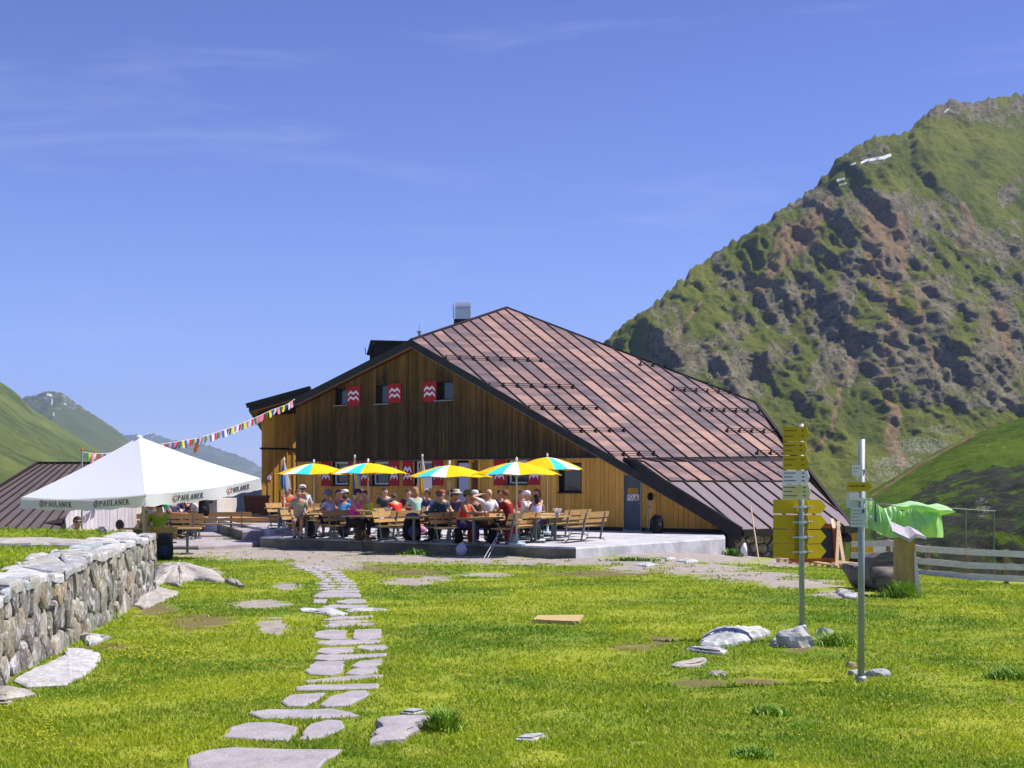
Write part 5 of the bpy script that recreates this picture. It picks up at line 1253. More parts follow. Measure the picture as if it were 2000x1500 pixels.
hub=PB+(AP-PB)*.72
for c in cs: mb.bar(AP+Vector((0,0,-.12)),c+Vector((0,0,-.06)),.03,.04); mb.bar(hub,AP+(c-AP)*.55+Vector((0,0,-.15)),.025,.03)
for c,d in zip(cs,cs[1:]+cs[:1]): mb.bar(AP+Vector((0,0,-.14)),(c+d)/2+Vector((0,0,-.22)),.03,.04)
mb.build("ribs",M_steel,BP)
mb=MB(); mb.ball(AP+Vector((0,0,-.01)),(.09,.09,.05),10); mb.build("cap",M_can,BP,True)

# ================================================================ prayer flags
PFt=thing("prayer_flag_string","string of small coloured prayer flags from the annex eave to the shed","flags",(0,0,0))
fa=P(577,779,61.2); fb=P(160,884,42.); pts=[]
cp=[(577,779,61.2),(560,790,60.5),(530,801,59.3),(500,815,58),(470,828,56.6),(440,839,55.2),(410,849,53.8),(385,856,52.6),(355,861,51.2),(325,866,49.8),(290,872,48.2),(250,880,46.5),(205,886,44.6),(185,886,43.6),(163,883,42.6)]
for a,b in zip(cp[:-1],cp[1:]):
    for t in np.linspace(0,1,6)[:-1]: pts.append(P(a[0]+(b[0]-a[0])*t,a[1]+(b[1]-a[1])*t,a[2]+(b[2]-a[2])*t))
pts.append(P(*cp[-1]))
mb=MB(); mb.tube(pts,.008,4); mb.build("cord",M_white,PFt)
fc=[M("flag_red",(.60,.03,.05)),M("flag_white",(.80,.78,.82)),M("flag_blue",(.06,.12,.42)),M("flag_yellow",(.80,.70,.03)),M("flag_green",(.04,.22,.10)),M("flag_pink",(.78,.25,.38))]
acc=0; r_=random.Random(2); k=0; last=pts[0]; cum=[0]
for a,b in zip(pts[:-1],pts[1:]): cum.append(cum[-1]+(b-a).length)
tot=cum[-1]; s=.25
def at_s(s_):
    i=min(len(cum)-2,max(0,int(np.searchsorted(cum,s_)-1))); t=(s_-cum[i])/(cum[i+1]-cum[i]); return pts[i]+(pts[i+1]-pts[i])*t
while s<tot-.3:
    w_=.20; a=at_s(s); b=at_s(s+w_); h=.27; c_=fc[[0,1,2,3,4][k%5] if r_.random()<.85 else 5]
    sw=Vector((r_.uniform(-.12,.05),r_.uniform(-.10,.10),0)); mid=(a+b)/2+sw*.4+Vector((0,0,-h*.5)); 
    mb=MB(); vs=[]
    for j in range(5):
        q=j/4
        for i in range(4):
            p=a+(b-a)*(i/3); vs.append(p+sw*q*q+Vector((0,.03*math.sin(i*2+j),-h*q*(1-.08*math.sin(i*3)))))
    mb.add(vs,[(j*4+i,j*4+i+1,(j+1)*4+i+1,(j+1)*4+i) for j in range(4) for i in range(3)]); mb.build("flag",c_,PFt,True)
    s+=w_+.035; k+=1
mb=MB(); a=P(391,853,53); b=P(381,884,53); vs=[]
for j in range(7):
    q=j/6; p=a+(b-a)*q; ww=.06+.03*math.sin(j*1.7)
    vs+=[p+Vector((-ww,.04*math.sin(j),0)),p+Vector((ww,-.05*math.sin(j*1.3),0))]
mb.add(vs,[(j*2,j*2+1,j*2+3,j*2+2) for j in range(6)]); ob=mb.build("banner",M("orange_cloth",(.80,.27,.02),.2,4),None,True); ob['label']="narrow orange cloth banner hanging from the prayer flag string"; ob['category']="banner"
fpole=thing("flag_pole","thin pole behind the shed roof holding the left end of the prayer flags","pole",(P(160,0,42.6).x,42.6,-2.))
mb=MB(); mb.tube([(0,0,0),(0,0,P(0,880,42.6).z+2)],.03,6); mb.build("pole",M_steel,fpole); mb=MB(); mb.ball((0,0,P(0,880,42.6).z+2.03),.05,8); mb.build("cap",M_orange,fpole)

# ================================================================ signposts
def post(name,label,px0,pyb,pyt,Y,r,lean=0):
    x=(px0-CX)/F*Y; z=tz(x,Y); t=thing(name,label,"signpost",(x,Y,z))
    return t,x,Y,z,EYE+(HY-pyt)/F*Y-z
Y1=15.05; 
sp,sx,sy,sz,sh=post("signpost","tall steel signpost carrying yellow arrow boards and faded white ones",1566.5,1245,828,Y1,.03)
mb=MB(); mb.tube([(0,0,-.1),(-.012,0,sh)],.030,16); mb.build("post",M_steel,sp,True)
mb=MB(); mb.lathe([(.048,.0),(.05,.16),(.04,.18)],n=14); mb.build("socket",M_steel,sp,True)
def arrow(par,z,h,L0,L1,yaw,mat,name,tip=.06,y=-.06,lines=0,label=None,both=False,ink=M_ink):
    # board from -L0 to L1 along its own axis with an arrow tip, facing -y before yaw
    Rm=Matrix.Rotation(yaw,4,'Z'); poly=[(-L0,y,z-h/2),(L1-tip,y,z-h/2),(L1,y,z),(L1-tip,y,z+h/2),(-L0,y,z+h/2)]
    mb=MB(); mb.hexa([Rm@Vector(p) for p in poly],[Rm@(Vector(p)+Vector((0,.006,0))) for p in poly]); o=mb.build(name,mat,par)
    if label: o['label']=label
    if lines:
        mb=MB()
        for i in range(lines):
            zz=z+h/2-h*(i+.7)/(lines+.6); wd=(L0+L1)*(.42 if i%2==0 else .28)
            r=random.Random(int(z*1000)+i); xx=-L0+.02
            while xx<-L0+.02+wd:
                e=r.uniform(.010,.024); mb.hexa([Rm@Vector(p) for p in[(xx,y-.002,zz-.005),(xx+e,y-.002,zz-.005),(xx+e,y-.002,zz+.005),(xx,y-.002,zz+.005)]],[Rm@Vector(p) for p in[(xx,y-.001,zz-.005),(xx+e,y-.001,zz-.005),(xx+e,y-.001,zz+.005),(xx,y-.001,zz+.005)]]); xx+=e+.004
            xx=L1-tip-.06; mb.hexa([Rm@Vector(p) for p in[(xx,y-.002,zz-.006),(xx+.03,y-.002,zz-.006),(xx+.03,y-.002,zz+.006),(xx,y-.002,zz+.006)]],[Rm@Vector(p) for p in[(xx,y-.001,zz-.006),(xx+.03,y-.001,zz-.006),(xx+.03,y-.001,zz+.006),(xx,y-.001,zz+.006)]])
        mb.build("lettering",ink,o)
    return o
def zp(py): return EYE+(HY-py)/F*Y1-sz
k_=Y1/F
# upper stack: front faces in shade, pointing right; boards turned slightly left
for i,(y0,y1,x0,x1,ml,nm) in enumerate([(833,862,1536,1577,M_ygl,"yellow"),(863,889,1536,1574,M_ygl,"yellow"),(890,918,1536,1577,M_ygl,"yellow"),(918.5,946,1535,1578,M_signw,"white"),(946,976,1535,1580,M_signp,"faded")]):
    cyaw=R(-42); c=math.cos(cyaw)
    arrow(sp,zp((y0+y1)/2),(y1-y0)*k_*.97,(1566-x0)*k_/c*.93,(x1-1566)*k_/c+.03,cyaw,ml,"arrow_board",tip=.028,y=-.05,lines=3 if i>2 else 2,label=None if i<3 else ("white arrow board with small dark writing" if i==3 else "faded whitish yellow arrow board"))
for i,(y0,y1) in enumerate([(976,1004),(1006,1034),(1035.5,1063),(1064,1092)]):
    yw=R(-34); arrow(sp,zp((y0+y1)/2),(y1-y0)*k_*.985,(1566-1511)*k_/math.cos(yw),.05,yw,M_ygl,"arrow_board",tip=.02,y=.07)
    yw=R(24); arrow(sp,zp((y0+y1)/2),(y1-y0)*k_*.985,.07,(1625-1566)*k_/math.cos(yw),yw,M_ygl,"arrow_board",tip=.075,y=.05)
    mb=MB(); z_=zp((y0+y1)/2); mb.lathe([(.042,z_-.012),(.042,z_+.012)],n=14); mb.bar((-.085,.02,z_),(.10,.02,z_),.022,.016)
    for sx_ in(-.085,.075,.1): mb.ball((sx_,.0,z_),.014,6)
    mb.build("clamp",M_chrome,sp)
Y2=11.85
pt,px_,py_,pz_,ph=post("signpost","thick steel post with one yellow arrow and white paper notices at the right",1681.5,1312,858,Y2,.03)
mb=MB(); mb.tube([(0,0,-.1),(.006,0,ph)],.0275,18); mb.build("post",M_steel,pt,True)
def zq(py): return EYE+(HY-py)/F*Y2-pz_
k2=Y2/F; BX=lambda px:(px-1682)*k2
def pboard(x0,y0,x1,y1,mat,name,yy=-.055,label=None,yaw=0.,lines=0,par=pt):
    mb=MB(); mb.hexa([(BX(x0),yy,zq(y1)),(BX(x1),yy,zq(y1)),(BX(x1),yy+.005,zq(y1)),(BX(x0),yy+.005,zq(y1))],[(BX(x0),yy,zq(y0)),(BX(x1),yy,zq(y0)),(BX(x1),yy+.005,zq(y0)),(BX(x0),yy+.005,zq(y0))]); o=mb.build(name,mat,par)
    if label: o['label']=label
    if lines:
        mb=MB(); r=random.Random(int(x0+y0))
        for i in range(lines):
            yv=y0+(y1-y0)*(i+.9)/(lines+.9); xx=x0+1.5; en=x0+(x1-x0)*r.uniform(.45,.8)
            while xx<en:
                e=r.uniform(1.2,3.2); mb.hexa([(BX(xx),yy-.002,zq(yv+.7)),(BX(xx+e),yy-.002,zq(yv+.7)),(BX(xx+e),yy-.001,zq(yv+.7)),(BX(xx),yy-.001,zq(yv+.7))],[(BX(xx),yy-.002,zq(yv-.7)),(BX(xx+e),yy-.002,zq(yv-.7)),(BX(xx+e),yy-.001,zq(yv-.7)),(BX(xx),yy-.001,zq(yv-.7))]); xx+=e+.9
        mb.build("lettering",M("faint_ink",(.22,.24,.28)),o)
    return o
pboard(1662,908,1681.5,929,M_signw,"small_notice",label="small square white notice",lines=2)
mb=MB(); mb.tube([(BX(1675),-.045,zq(929)),(BX(1675),-.045,zq(942))],.005,5); mb.box((BX(1686),-.03,zq(918)),(.05,.04,.012)); mb.build("bracket",M_chrome,pt)
o=arrow(pt,zq(950.5),17.5*k2,BX(1682)-BX(1651.5),BX(1700.5),0,M_ygl,"arrow_board",tip=.03,y=-.06,lines=1)
pboard(1656,961,1695,992,M("milky_sheet",(.66,.74,.70),.06,3,.35),"rear_panel",yy=.045,label="pale sheet fixed behind the post")
pboard(1656,962,1676,976,M_signw,"paper_sheet",yy=-.048); pboard(1659,991,1689,1029,M("pale_notice",(.58,.64,.60),.06,3,.45),"notice_board",yy=-.056,label="pale grey green notice sheet with small writing",lines=5)
mb=MB(); mb.box((BX(1683),-.062,zq(998)),(.016,.004,.03)); mb.build("blue_mark",M("blue_mark",(.05,.10,.32)),pt)
mb=MB()
for y in(975.5,1010): mb.lathe([(.043,zq(y)-.012),(.043,zq(y)+.012)],n=14); mb.bar((-.06,-.03,zq(y)),(.09,-.03,zq(y)),.02,.014); mb.ball((.07,-.04,zq(y)),.014,6)
mb.build("clamp",M_chrome,pt)
mb=MB(); mb.lathe([(.05,-.02),(.052,.03),(.04,.05)],n=14); mb.build("socket",M_steel,pt,True)

# ================================================================ fence, trough, shelter post, tarp
M_fw=plank_mat("bleached_rail",(.55,.50,.50),(.84,.80,.84),dark=(.25,.2,.17),df=.4,isl=.2,axis=0)
M_fp=plank_mat("fence_post",(.22,.13,.07),(.38,.26,.16),isl=.2)
fe=thing("rail_fence","three rail bleached wooden fence running right from the hut corner","fence",(0,0,0))
def FP(px,py,Y): return P(px,py,Y)
nodes=[(1666,1063,1085,1106,46.3),(1737,1061,1087,1107,45.6),(1800,1072,1096,1119,44.),(1892,1078,1104,1126,43.6),(2000,1083,1108,1131,43.6),(2140,1089,1114,1138,43.9),(2300,1094,1120,1145,44.2)]
for j in(1,2,3):
    for a,b in zip(nodes[:-1],nodes[1:]):
        p=P(a[0],a[j],a[4]); q=P(b[0],b[j],b[4]); mb=MB(); ext=(q-p).normalized()*.06; mb.bar(p-ext+Vector((0,random.uniform(-.02,.02),0)),q+ext,.045,.19); mb.build("rail",M_fw,fe)
for px0,i in((1735,1),(1812,2),(1892,3),(1965,4),(2050,5),(2160,5)):
    yy=np.interp(px0,[n_[0] for n_ in nodes],[n_[4] for n_ in nodes])+.08; yt=np.interp(px0,[n_[0] for n_ in nodes],[n_[1] for n_ in nodes])-8
    p=P(px0,yt,yy); g=tz(p.x,p.y)-.3; mb=MB(); mb.box((p.x,p.y,(p.z+g)/2),(.13,.11,p.z-g)); mb.build("post",M_fp,fe)
mb=MB(); p=P(1722,1098,43.5); q=P(1752,1082,44); mb.tube([p,p+(q-p)*.5+Vector((0,0,.05)),q],[.07,.09,.1],8); bp=mb.build("wooden_brace",M_fp); bp['label']="short bent branch prop leaning against the fence behind the log trough"; bp['category']="branch"
mb=MB(); p=P(1722,1064,47); vs=[p+Vector((.16*i-.3,-.06-.03*math.sin(i*2+j),.1-.13*j)) for j in range(4) for i in range(5)]; mb.add(vs,[(j*5+i,j*5+i+1,(j+1)*5+i+1,(j+1)*5+i) for j in range(3) for i in range(4)]); rg=mb.build("cloth_rag",M_signw,None,True); rg['label']="small white cloth hung over the fence rail"; rg['category']="cloth"
yb=thing("wheelbarrow","yellow wheelbarrow half hidden behind the fence next to the hut corner","wheelbarrow",P(1700,1090,49))
yb.location.z=tz(yb.location.x,49)
mb=MB(); mb.hexa([(-.35,-.25,.35),(.35,-.25,.35),(.35,.25,.35),(-.35,.25,.35)],[(-.5,-.35,.72),(.55,-.35,.72),(.55,.35,.72),(-.5,.35,.72)]); mb.build("tray",M("yellow_plastic",(.75,.45,.02)),yb)
mb=MB(); mb.tube([(-.5,-.2,.45),(1.,-.25,.5)],.02,6); mb.tube([(-.5,.2,.45),(1.,.25,.5)],.02,6); mb.tube([(.4,-.2,.4),(.5,-.2,0)],.02,6); mb.tube([(.4,.2,.4),(.5,.2,0)],.02,6); mb.build("frame",M_frame,yb)
mb=MB(); mb.tube([(-.55,-.05,.18),(-.55,.05,.18)],.18,14); mb.build("wheel",M_black,yb)
# log trough
tr_=thing("log_trough","big hollowed dark log trough lying beside the wooden shelter post","trough",(0,0,0))
a=G(1680,1148)+Vector((0,0,.34)); b=G(1738,1157)+Vector((0,0,.33)); g0=tz(a.x,a.y); 
mb=MB(); pts_=[a+(b-a)*t for t in np.linspace(0,1,9)]; n=18; vs=[];fs=[]
for i,p in enumerate(pts_):
    for k in range(n):
        an_=2*math.pi*k/n; rr=.30*(1+.10*math.sin(k*1.7+i*.8)+.05*math.sin(k*5+i)); z=math.sin(an_)*rr; 
        if z>.12: z=.12-.16*(1-abs(math.cos(an_))*1.)*(0 if i in(0,8) else 1)
        d=(b-a).normalized(); sd_=Vector((-d.y,d.x,0)); vs.append(p+sd_*math.cos(an_)*rr+Vector((0,0,z-.02)))
for i in range(8):
    for k in range(n): fs.append((i*n+k,i*n+(k+1)%n,(i+1)*n+(k+1)%n,(i+1)*n+k))
fs+=[tuple(range(n))[::-1],tuple(range(8*n,9*n))]; mb.add(vs,fs)
M_log=plank_mat("grey_old_log",(.05,.045,.04),(.22,.205,.195),dark=(.02,.02,.015),df=.8,isl=0,axis=0); mb.build("log",M_log,tr_,True)
mb=MB(); c1=b+(a-b)*.02; mb.tube([b+(a-b)*.34,b+(a-b)*.02],[.34,.35],16); mb.build("end_block",M_log,tr_)
mb=MB(); mb.bar(a+Vector((.2,0,-.32)),a+Vector((.2,0,-.62)),.5,.6); mb.bar(b+Vector((-.25,0,-.32)),b+Vector((-.25,0,-.65)),.5,.6); mb.build("support",M_gap,tr_)
# wooden shelter post with pent board
wp=thing("shelter_post","thick weathered wooden post with a little bark roofed cap","post",G(1768,1166))
W0=wp.location; ky=W0.y/F
mb=MB(); mb.hexa([(-.16,-.12,-.2),(.19,-.12,-.2),(.19,.14,-.2),(-.16,.14,-.2)],[(-.15,-.10,116*ky),(.12,-.10,116*ky),(.12,.12,116*ky),(-.15,.12,116*ky)])
mb.build("post",plank_mat("honey_post",(.30,.20,.06),(.50,.37,.14),dark=(.12,.08,.03),isl=0),wp)
mb=MB(); mb.hexa([(.12,-.15,-.2),(.25,-.15,-.2),(.25,.05,-.2),(.12,.05,-.2)],[(.11,-.13,90*ky),(.13,-.13,90*ky),(.13,.05,90*ky),(.11,.05,90*ky)]); mb.build("split_board",M_fw,wp)
hz=113*ky; mb=MB()
mb.hexa([(-.26,-.26,hz+.10),(-.02,-.30,hz-.04),(.06,.30,hz+.12),(-.16,.30,hz+.24)],[(-.27,-.26,hz+.14),(-.02,-.30,hz+.02),(.06,.30,hz+.18),(-.17,.30,hz+.28)])
mb.hexa([(-.02,-.30,hz-.04),(.10,-.26,hz+.05),(.14,.30,hz+.15),(.06,.30,hz+.12)],[(-.02,-.30,hz+.02),(.10,-.26,hz+.10),(.14,.30,hz+.20),(.06,.30,hz+.18)])
mb.hexa([(.10,-.26,hz+.05),(.28,-.18,hz+.0),(.28,.26,hz+.08),(.14,.30,hz+.15)],[(.10,-.26,hz+.10),(.28,-.18,hz+.04),(.28,.26,hz+.12),(.14,.30,hz+.20)])
mb.build("roof",plank_mat("silver_bark",(.26,.25,.28),(.48,.46,.52),dark=(.2,.18,.18),df=.4,isl=0,axis=1),wp)
# clothes line with tarpaulin
cl=thing("clothes_line","wire clothes line on thin steel posts behind the fence","clothes line",(0,0,0)); Yc=54.
mb=MB()
for dy in(0,.5,1.): mb.tube([P(1600,975+dy*4,Yc+4+dy),P(1720,983+dy*2,Yc+dy),P(1850,992,Yc-1+dy),P(1944,998,Yc-1+dy)],.007,4)
mb.build("wire",M_steel,cl)
for px0,pt_,pb_ in((1710,981,1075),(1886,993,1075),(1941,996,1085)):
    a=P(px0,pt_,Yc-.5); mb=MB(); mb.tube([a,Vector((a.x,a.y,-3.2))],.035,6); mb.build("post",M_frame,cl)
a=P(1610,972,Yc+1); mb=MB(); mb.tube([P(1662,973,Yc),P(1690,985,Yc-1.),P(1720,990,Yc)],.02,5); mb.build("cross_arm",M_steel,cl)
top=[(1688,979),(1712,982),(1736,986),(1762,984),(1778,980),(1800,988),(1822,982),(1848,984),(1866,996)]
tp_=[0,.28,.5,.66,.82,1.]
mb=MB(); vs=[]; nx_=60; nz_=22
TX=[1688,1710,1740,1782,1820,1838]; TY=[978,984,991,995,998,1000]; BY_=[1034,1040,1050,1052,1050,1050]
for i in range(nx_+1):
    s=i/nx_; px0=1688+s*(1834-1688)
    yt_=np.interp(px0,TX,TY)
    for c0,w__ in((1725,20),(1762,20),(1799,20)): yt_=yt_+11*math.exp(-((px0-c0)/w__)**2*2.2)-2
    yb_=np.interp(px0,[1688,1705,1722,1740,1770,1834],[1030,1036,1046,1051,1050,1050])
    for j in range(nz_+1):
        q=j/nz_; lean=8*q*(s**1.5)
        fold=.16*math.sin(s*34+1.5*q)*q*(1-.5*q)+.22*math.sin(s*13+2.6*q)*math.sin(math.pi*q*.8)+.10*math.sin(s*61)*math.sin(math.pi*q)+.16*math.sin(s*88+.5)*math.exp(-q*2.2)*min(1,q*6)
        vs.append(P(px0+lean*.9,yt_+(yb_-yt_)*q,Yc-.4)+Vector((0,fold*1.3-.35*math.sin(math.pi*q)*s,0)))
fs=[(i*(nz_+1)+j,(i+1)*(nz_+1)+j,(i+1)*(nz_+1)+j+1,i*(nz_+1)+j+1) for i in range(nx_) for j in range(nz_)]
mb.add(vs,fs)
o_=len(mb.v); vs=[]; # billowing upper sheet
nx2=44;nz2=14
for i in range(nx2+1):
    s=i/nx2; px0=1740+s*126; yt_=np.interp(px0,[1740,1760,1776,1795,1812,1830,1850,1866],[986,983,978,981,986.5,983,989,999]); yb_=np.interp(px0,[1740,1790,1832,1850,1866],[993,999,1008,1004,1001])
    for j in range(nz2+1):
        q=j/nz2; vs.append(P(px0,yt_+(yb_-yt_)*q,Yc+.2)+Vector((0,-1.5*math.sin(math.pi*q)*math.sin(math.pi*min(1,s*1.05))**.6*(.7+.3*math.cos(s*12)),0)))
mb.add(vs,[(i*(nz2+1)+j,(i+1)*(nz2+1)+j,(i+1)*(nz2+1)+j+1,i*(nz2+1)+j+1) for i in range(nx2) for j in range(nz2)])
Mt=NT("lime_sheet"); Mt.col((.52,.84,.40)); tr2=Mt.n('BsdfTranslucent'); tr2.inputs[0].default_value=(.58,.95,.36,1); ms2=Mt.n('MixShader'); ms2.inputs[0].default_value=.3
Mt.l(Mt.b.outputs[0],ms2.inputs[1]); Mt.l(tr2.outputs[0],ms2.inputs[2]); Mt.l(ms2.outputs[0],Mt.t.nodes['Material Output'].inputs[0]); Mt=Mt.set(.45,0,.3)
tpn=mb.build("tarpaulin",Mt,None,True); tpn['label']="billowing bright green sheet hung over the clothes line"; tpn['category']="tarpaulin"
# pallet with red window frame and battens against the base wall
M_pine=plank_mat("pale_pine",(.62,.42,.24),(.80,.62,.42),isl=.15,axis=0)
Yp=42.5; pa=thing("pallet","pale wooden pallet lying in the grass at the hut base","pallet",(0,0,0))
a=P(1513,1086,Yp+1.2); b=P(1652,1112,Yp-1.2); a.z=tz(a.x,a.y)+.07; b.z=tz(b.x,b.y)+.07; dp=(b-a).normalized(); np_=Vector((dp.y,-dp.x,0))
mb=MB()
for k in range(4): mb.bar(a-np_*(.3*k)+Vector((0,0,.07)),b-np_*(.3*k)+Vector((0,0,.07)),.12,.025)
mb.build("deck_boards",M_pine,pa); mb=MB()
for k in range(6): p=a+(b-a)*((k+.3)/5.6); mb.bar(p+Vector((0,0,.0))+np_*.04,p-np_*1.0,.10,.10)
mb.build("blocks",M_pine,pa)
wf=thing("window_unit","orange red framed dark window unit standing on the pallet","window",(0,0,0))
def leanframe(x0,y0,x1,y1,Y,w_,mat,name,par,depth=.08,lean=.25):
    A_=P(x0,y1,Y);B_=P(x1,y1,Y);C_=P(x1,y0,Y)+Vector((0,lean,0));D_=P(x0,y0,Y)+Vector((0,lean,0)); mb=MB()
    for p,q in((A_,B_),(B_,C_),(C_,D_),(D_,A_)): mb.bar(p,q,depth,w_,0,(0,0,1) if abs((q-p).z)<.3 else (1,0,0))
    return mb.build(name,mat,par)
leanframe(1545,1028,1634,1094,Yp-.7,.13,M("red_brown_frame",(.42,.10,.02),.15,4,.5),"frame",wf)
mb=MB(); q=[P(1548,1092,Yp-.65),P(1632,1092,Yp-.65),P(1632,1030,Yp-.65)+Vector((0,.25,0)),P(1548,1030,Yp-.65)+Vector((0,.25,0))]; mb.hexa(q,[p+Vector((0,.02,0)) for p in q]); mb.build("pane",M("dark_pane",(.06,.07,.05),.3,2,.15),wf)
lt=[("upright pale batten leaning right of the red framed window",1638,1018,1634,1108),("slanted pale batten at the right end of the pallet",1637,1030,1650,1112),("short pale batten behind the top of the red framed window",1625,1014,1629,1032),("pale batten lying along the front of the pallet",1560,1093,1637,1105)]
for l,x0,y0,x1,y1 in lt:
    mb=MB(); mb.bar(P(x0,y0,Yp-.4),P(x1,y1,Yp-1.2),.04,.09,0,(1,0,0)); o=mb.build("timber_batten",M_pine); o['label']=l; o['category']="batten"
mb=MB(); p=P(1466,988,45.4); q=P(1482,1090,44.2); q.z=tz(q.x,q.y); mb.tube([p,q],.022,6); o=mb.build("wooden_pole",M_pine); o['label']="slim pale pole leaning against the roof edge at the rubble wall"; o['category']="pole"
mb=MB(); q=G(1453,1086); mb.tube([q,q+Vector((0,0,.25)),q+Vector((.03,0,.42))],[.11,.10,.03],8); o=mb.build("plastic_sack",M_signw,None,True); o['label']="small white sack at the foot of the rubble wall"; o['category']="sack"
# board in the grass
pts_=[(1040,1217),(1050,1209),(1140,1208),(1131,1221)]
groundpoly("wooden_board","yellow brown board lying alone in the middle of the lawn","board",pts_,.05,M("ochre_board",(.50,.37,.15),.1,3),seed=3,jit=0,bevel=.005); NOGRASS.append([G(*p) for p in pts_])
# ================================================================ people
_mc={}
def CM(c,rough=.8):
    k=tuple(round(x,3) for x in c)
    if k not in _mc: _mc[k]=M("cloth_%d"%len(_mc),c,.18,14,rough,spec=.15)
    return _mc[k]
M_skin=[M("skin_light",(.62,.36,.25),.1,8,.5),M("skin_tan",(.46,.25,.15),.1,8,.5)]
def skin(name,verts,edges,radii,mat,parent=None,sub=1,M4=None):
    me=bpy.data.meshes.new(name); me.from_pydata([tuple(v) for v in verts],edges,[])
    o=bpy.data.objects.new(name+"_t",me); COL.objects.link(o)
    sk=o.modifiers.new('s','SKIN'); sk.use_smooth_shade=True
    for i,r in enumerate(radii):
        d=me.skin_vertices[0].data[i]; d.radius=(r,r) if not isinstance(r,tuple) else r
    me.skin_vertices[0].data[0].use_root=True
    ss=o.modifiers.new('u','SUBSURF'); ss.levels=sub; ss.render_levels=sub
    dg=bpy.context.evaluated_depsgraph_get(); ev=o.evaluated_get(dg); m2=bpy.data.meshes.new_from_object(ev); m2.name=name
    bpy.data.objects.remove(o); m2.materials.clear(); m2.materials.append(mat); 
    return m2
def person(label,px,Y,zf,face,shirt,legs,skn=0,hair=(.08,.05,.03),hat=None,hatc=None,arms=('table','table'),lean=.12,sleeve='short',pants='long',scale=1.05,turn=0,sg=False,stand=0,shoe=(.05,.04,.035),seed=0,hairlen=0):
    x=(px-CX)/F*Y; r=random.Random(seed)
    V_=[];E_=[];Rr=[]
    def v(p,rad,par=None):
        V_.append(Vector(p)); Rr.append(rad)
        if par is not None: E_.append((par,len(V_)-1))
        return len(V_)-1
    L=lean
    pel=v((0,0,.53),.13); wa=v((0,L*.35,.72),.115,pel); chs=v((0,L*.8,.93),(.15,.12),wa); nk0=v((0,L*1.05,1.08),.095,chs); nk=v((0,L*1.15+.01,1.155),.052,nk0)
    hx=turn*.02; hd0=v((hx,L*1.2+.035,1.215),.062,nk); hd1=v((hx,L*1.25+.03,1.285),(.078,.092),hd0); hd2=v((hx,L*1.25+.01,1.36),(.074,.088),hd1); hd3=v((hx,L*1.25+.005,1.405),.045,hd2)
    nose=v((hx+turn*.06,L*1.25+.135,1.285),.014,hd1)
    for s in(-1,1): v((hx+s*.088,L*1.25+.01,1.285),(.014,.02),hd1)
    joints={}
    for s,mode in((-1,arms[0]),(1,arms[1])):
        sh=v((s*.185,L*1.0,1.06),.062,nk0)
        if mode=='table': el=(s*.25,L+.16,.83); wr=(s*.14,L+.42,.82); pm=(s*.10,L+.49,.82); fd=Vector((-s*.5,.86,-.1))
        elif mode=='lap': el=(s*.27,L-.02,.80); wr=(s*.16,.30,.66); pm=(s*.13,.37,.64); fd=Vector((-s*.2,.9,-.3))
        elif mode=='head': el=(s*.48,L-.06,1.20); wr=(s*.20,L-.10,1.26); pm=(s*.12,L-.11,1.27); fd=Vector((-s*.9,.1,.2))
        elif mode=='raise': el=(s*.20,L+.30,1.06); wr=(s*.12,L+.52,1.22); pm=(s*.10,L+.57,1.28); fd=Vector((0,.4,.9))
        elif mode=='face': el=(s*.22,L+.30,.90); wr=(s*.10,L+.22,1.13); pm=(s*.085,L+.18,1.20); fd=Vector((-s*.2,-.2,.9))
        elif mode=='down': el=(s*.27,L-.06,.80); wr=(s*.28,L+.02,.58); pm=(s*.28,L+.04,.50); fd=Vector((0,.1,-1))
        elif mode=='back': el=(s*.30,L-.15,.85); wr=(s*.26,L-.32,.64); pm=(s*.25,L-.36,.58); fd=Vector((0,-.3,-.9))
        e=v(el,.042,sh); w=v(wr,.030,e); p=v(pm,(.036,.020),w)
        fd.normalize(); sdv=fd.cross(Vector((0,0,1))); sdv=sdv.normalized() if sdv.length>.1 else Vector((1,0,0)); dn=sdv.cross(fd).normalized()
        for q,(o_,ln) in enumerate(((-.030,.062),(-.010,.074),(.010,.070),(.030,.055))):
            b_=v(Vector(pm)+sdv*o_+fd*.035,.0105,p); m_=v(V_[b_]+fd*ln*.55-dn*.006,.0095,b_); v(V_[m_]+fd*ln*.38-dn*.022,.008,m_)
        b_=v(Vector(pm)+sdv*(.040*s)+fd*.0,.012,p); v(V_[b_]+sdv*(.02*s)+fd*.038-dn*.01,.0095,b_)
        joints[s]=(Vector(V_[sh]),Vector(el),Vector(wr))
    LG={}
    for s in(-1,1):
        spr=r.uniform(.09,.16)
        h_=v((s*.095,.03,.50),.095,pel); kn=(s*spr,.47+r.uniform(-.03,.03),.53+r.uniform(-.02,.03)); an_=(s*(spr+r.uniform(-.03,.04)),.40+r.uniform(-.15,.2),.10)
        k=v(kn,.060,h_); cf=v(Vector(kn)*.65+Vector(an_)*.35+Vector((0,-.02,0)),.057,k); a=v(an_,.036,cf); ft=v((an_[0]+s*.02,an_[1]+.13,.045),(.040,.028),a); v((an_[0]+s*.03,an_[1]+.19,.04),(.034,.018),ft)
        LG[s]=(Vector((s*.095,.03,.50)),Vector(kn),Vector(an_),Vector(V_[ft]))
    fv=Vector((face[0],face[1],0)).normalized(); yaw=math.atan2(-fv.x,fv.y)
    me=skin("person",V_,E_,Rr,M_skin[skn])
    root=link("person",me,None,(x,Y,zf)); root.rotation_euler=(0,0,yaw); root.scale=(scale,)*3; root['label']=label; root['category']="person"; root['group']="guests seated on the terraces"
    # shirt
    sv=[(0,0,.50),(0,L*.35,.72),(0,L*.8,.93),(0,L*1.05,1.07)]; se=[(0,1),(1,2),(2,3)]; srr=[.155,.142,(.178,.145),.112]
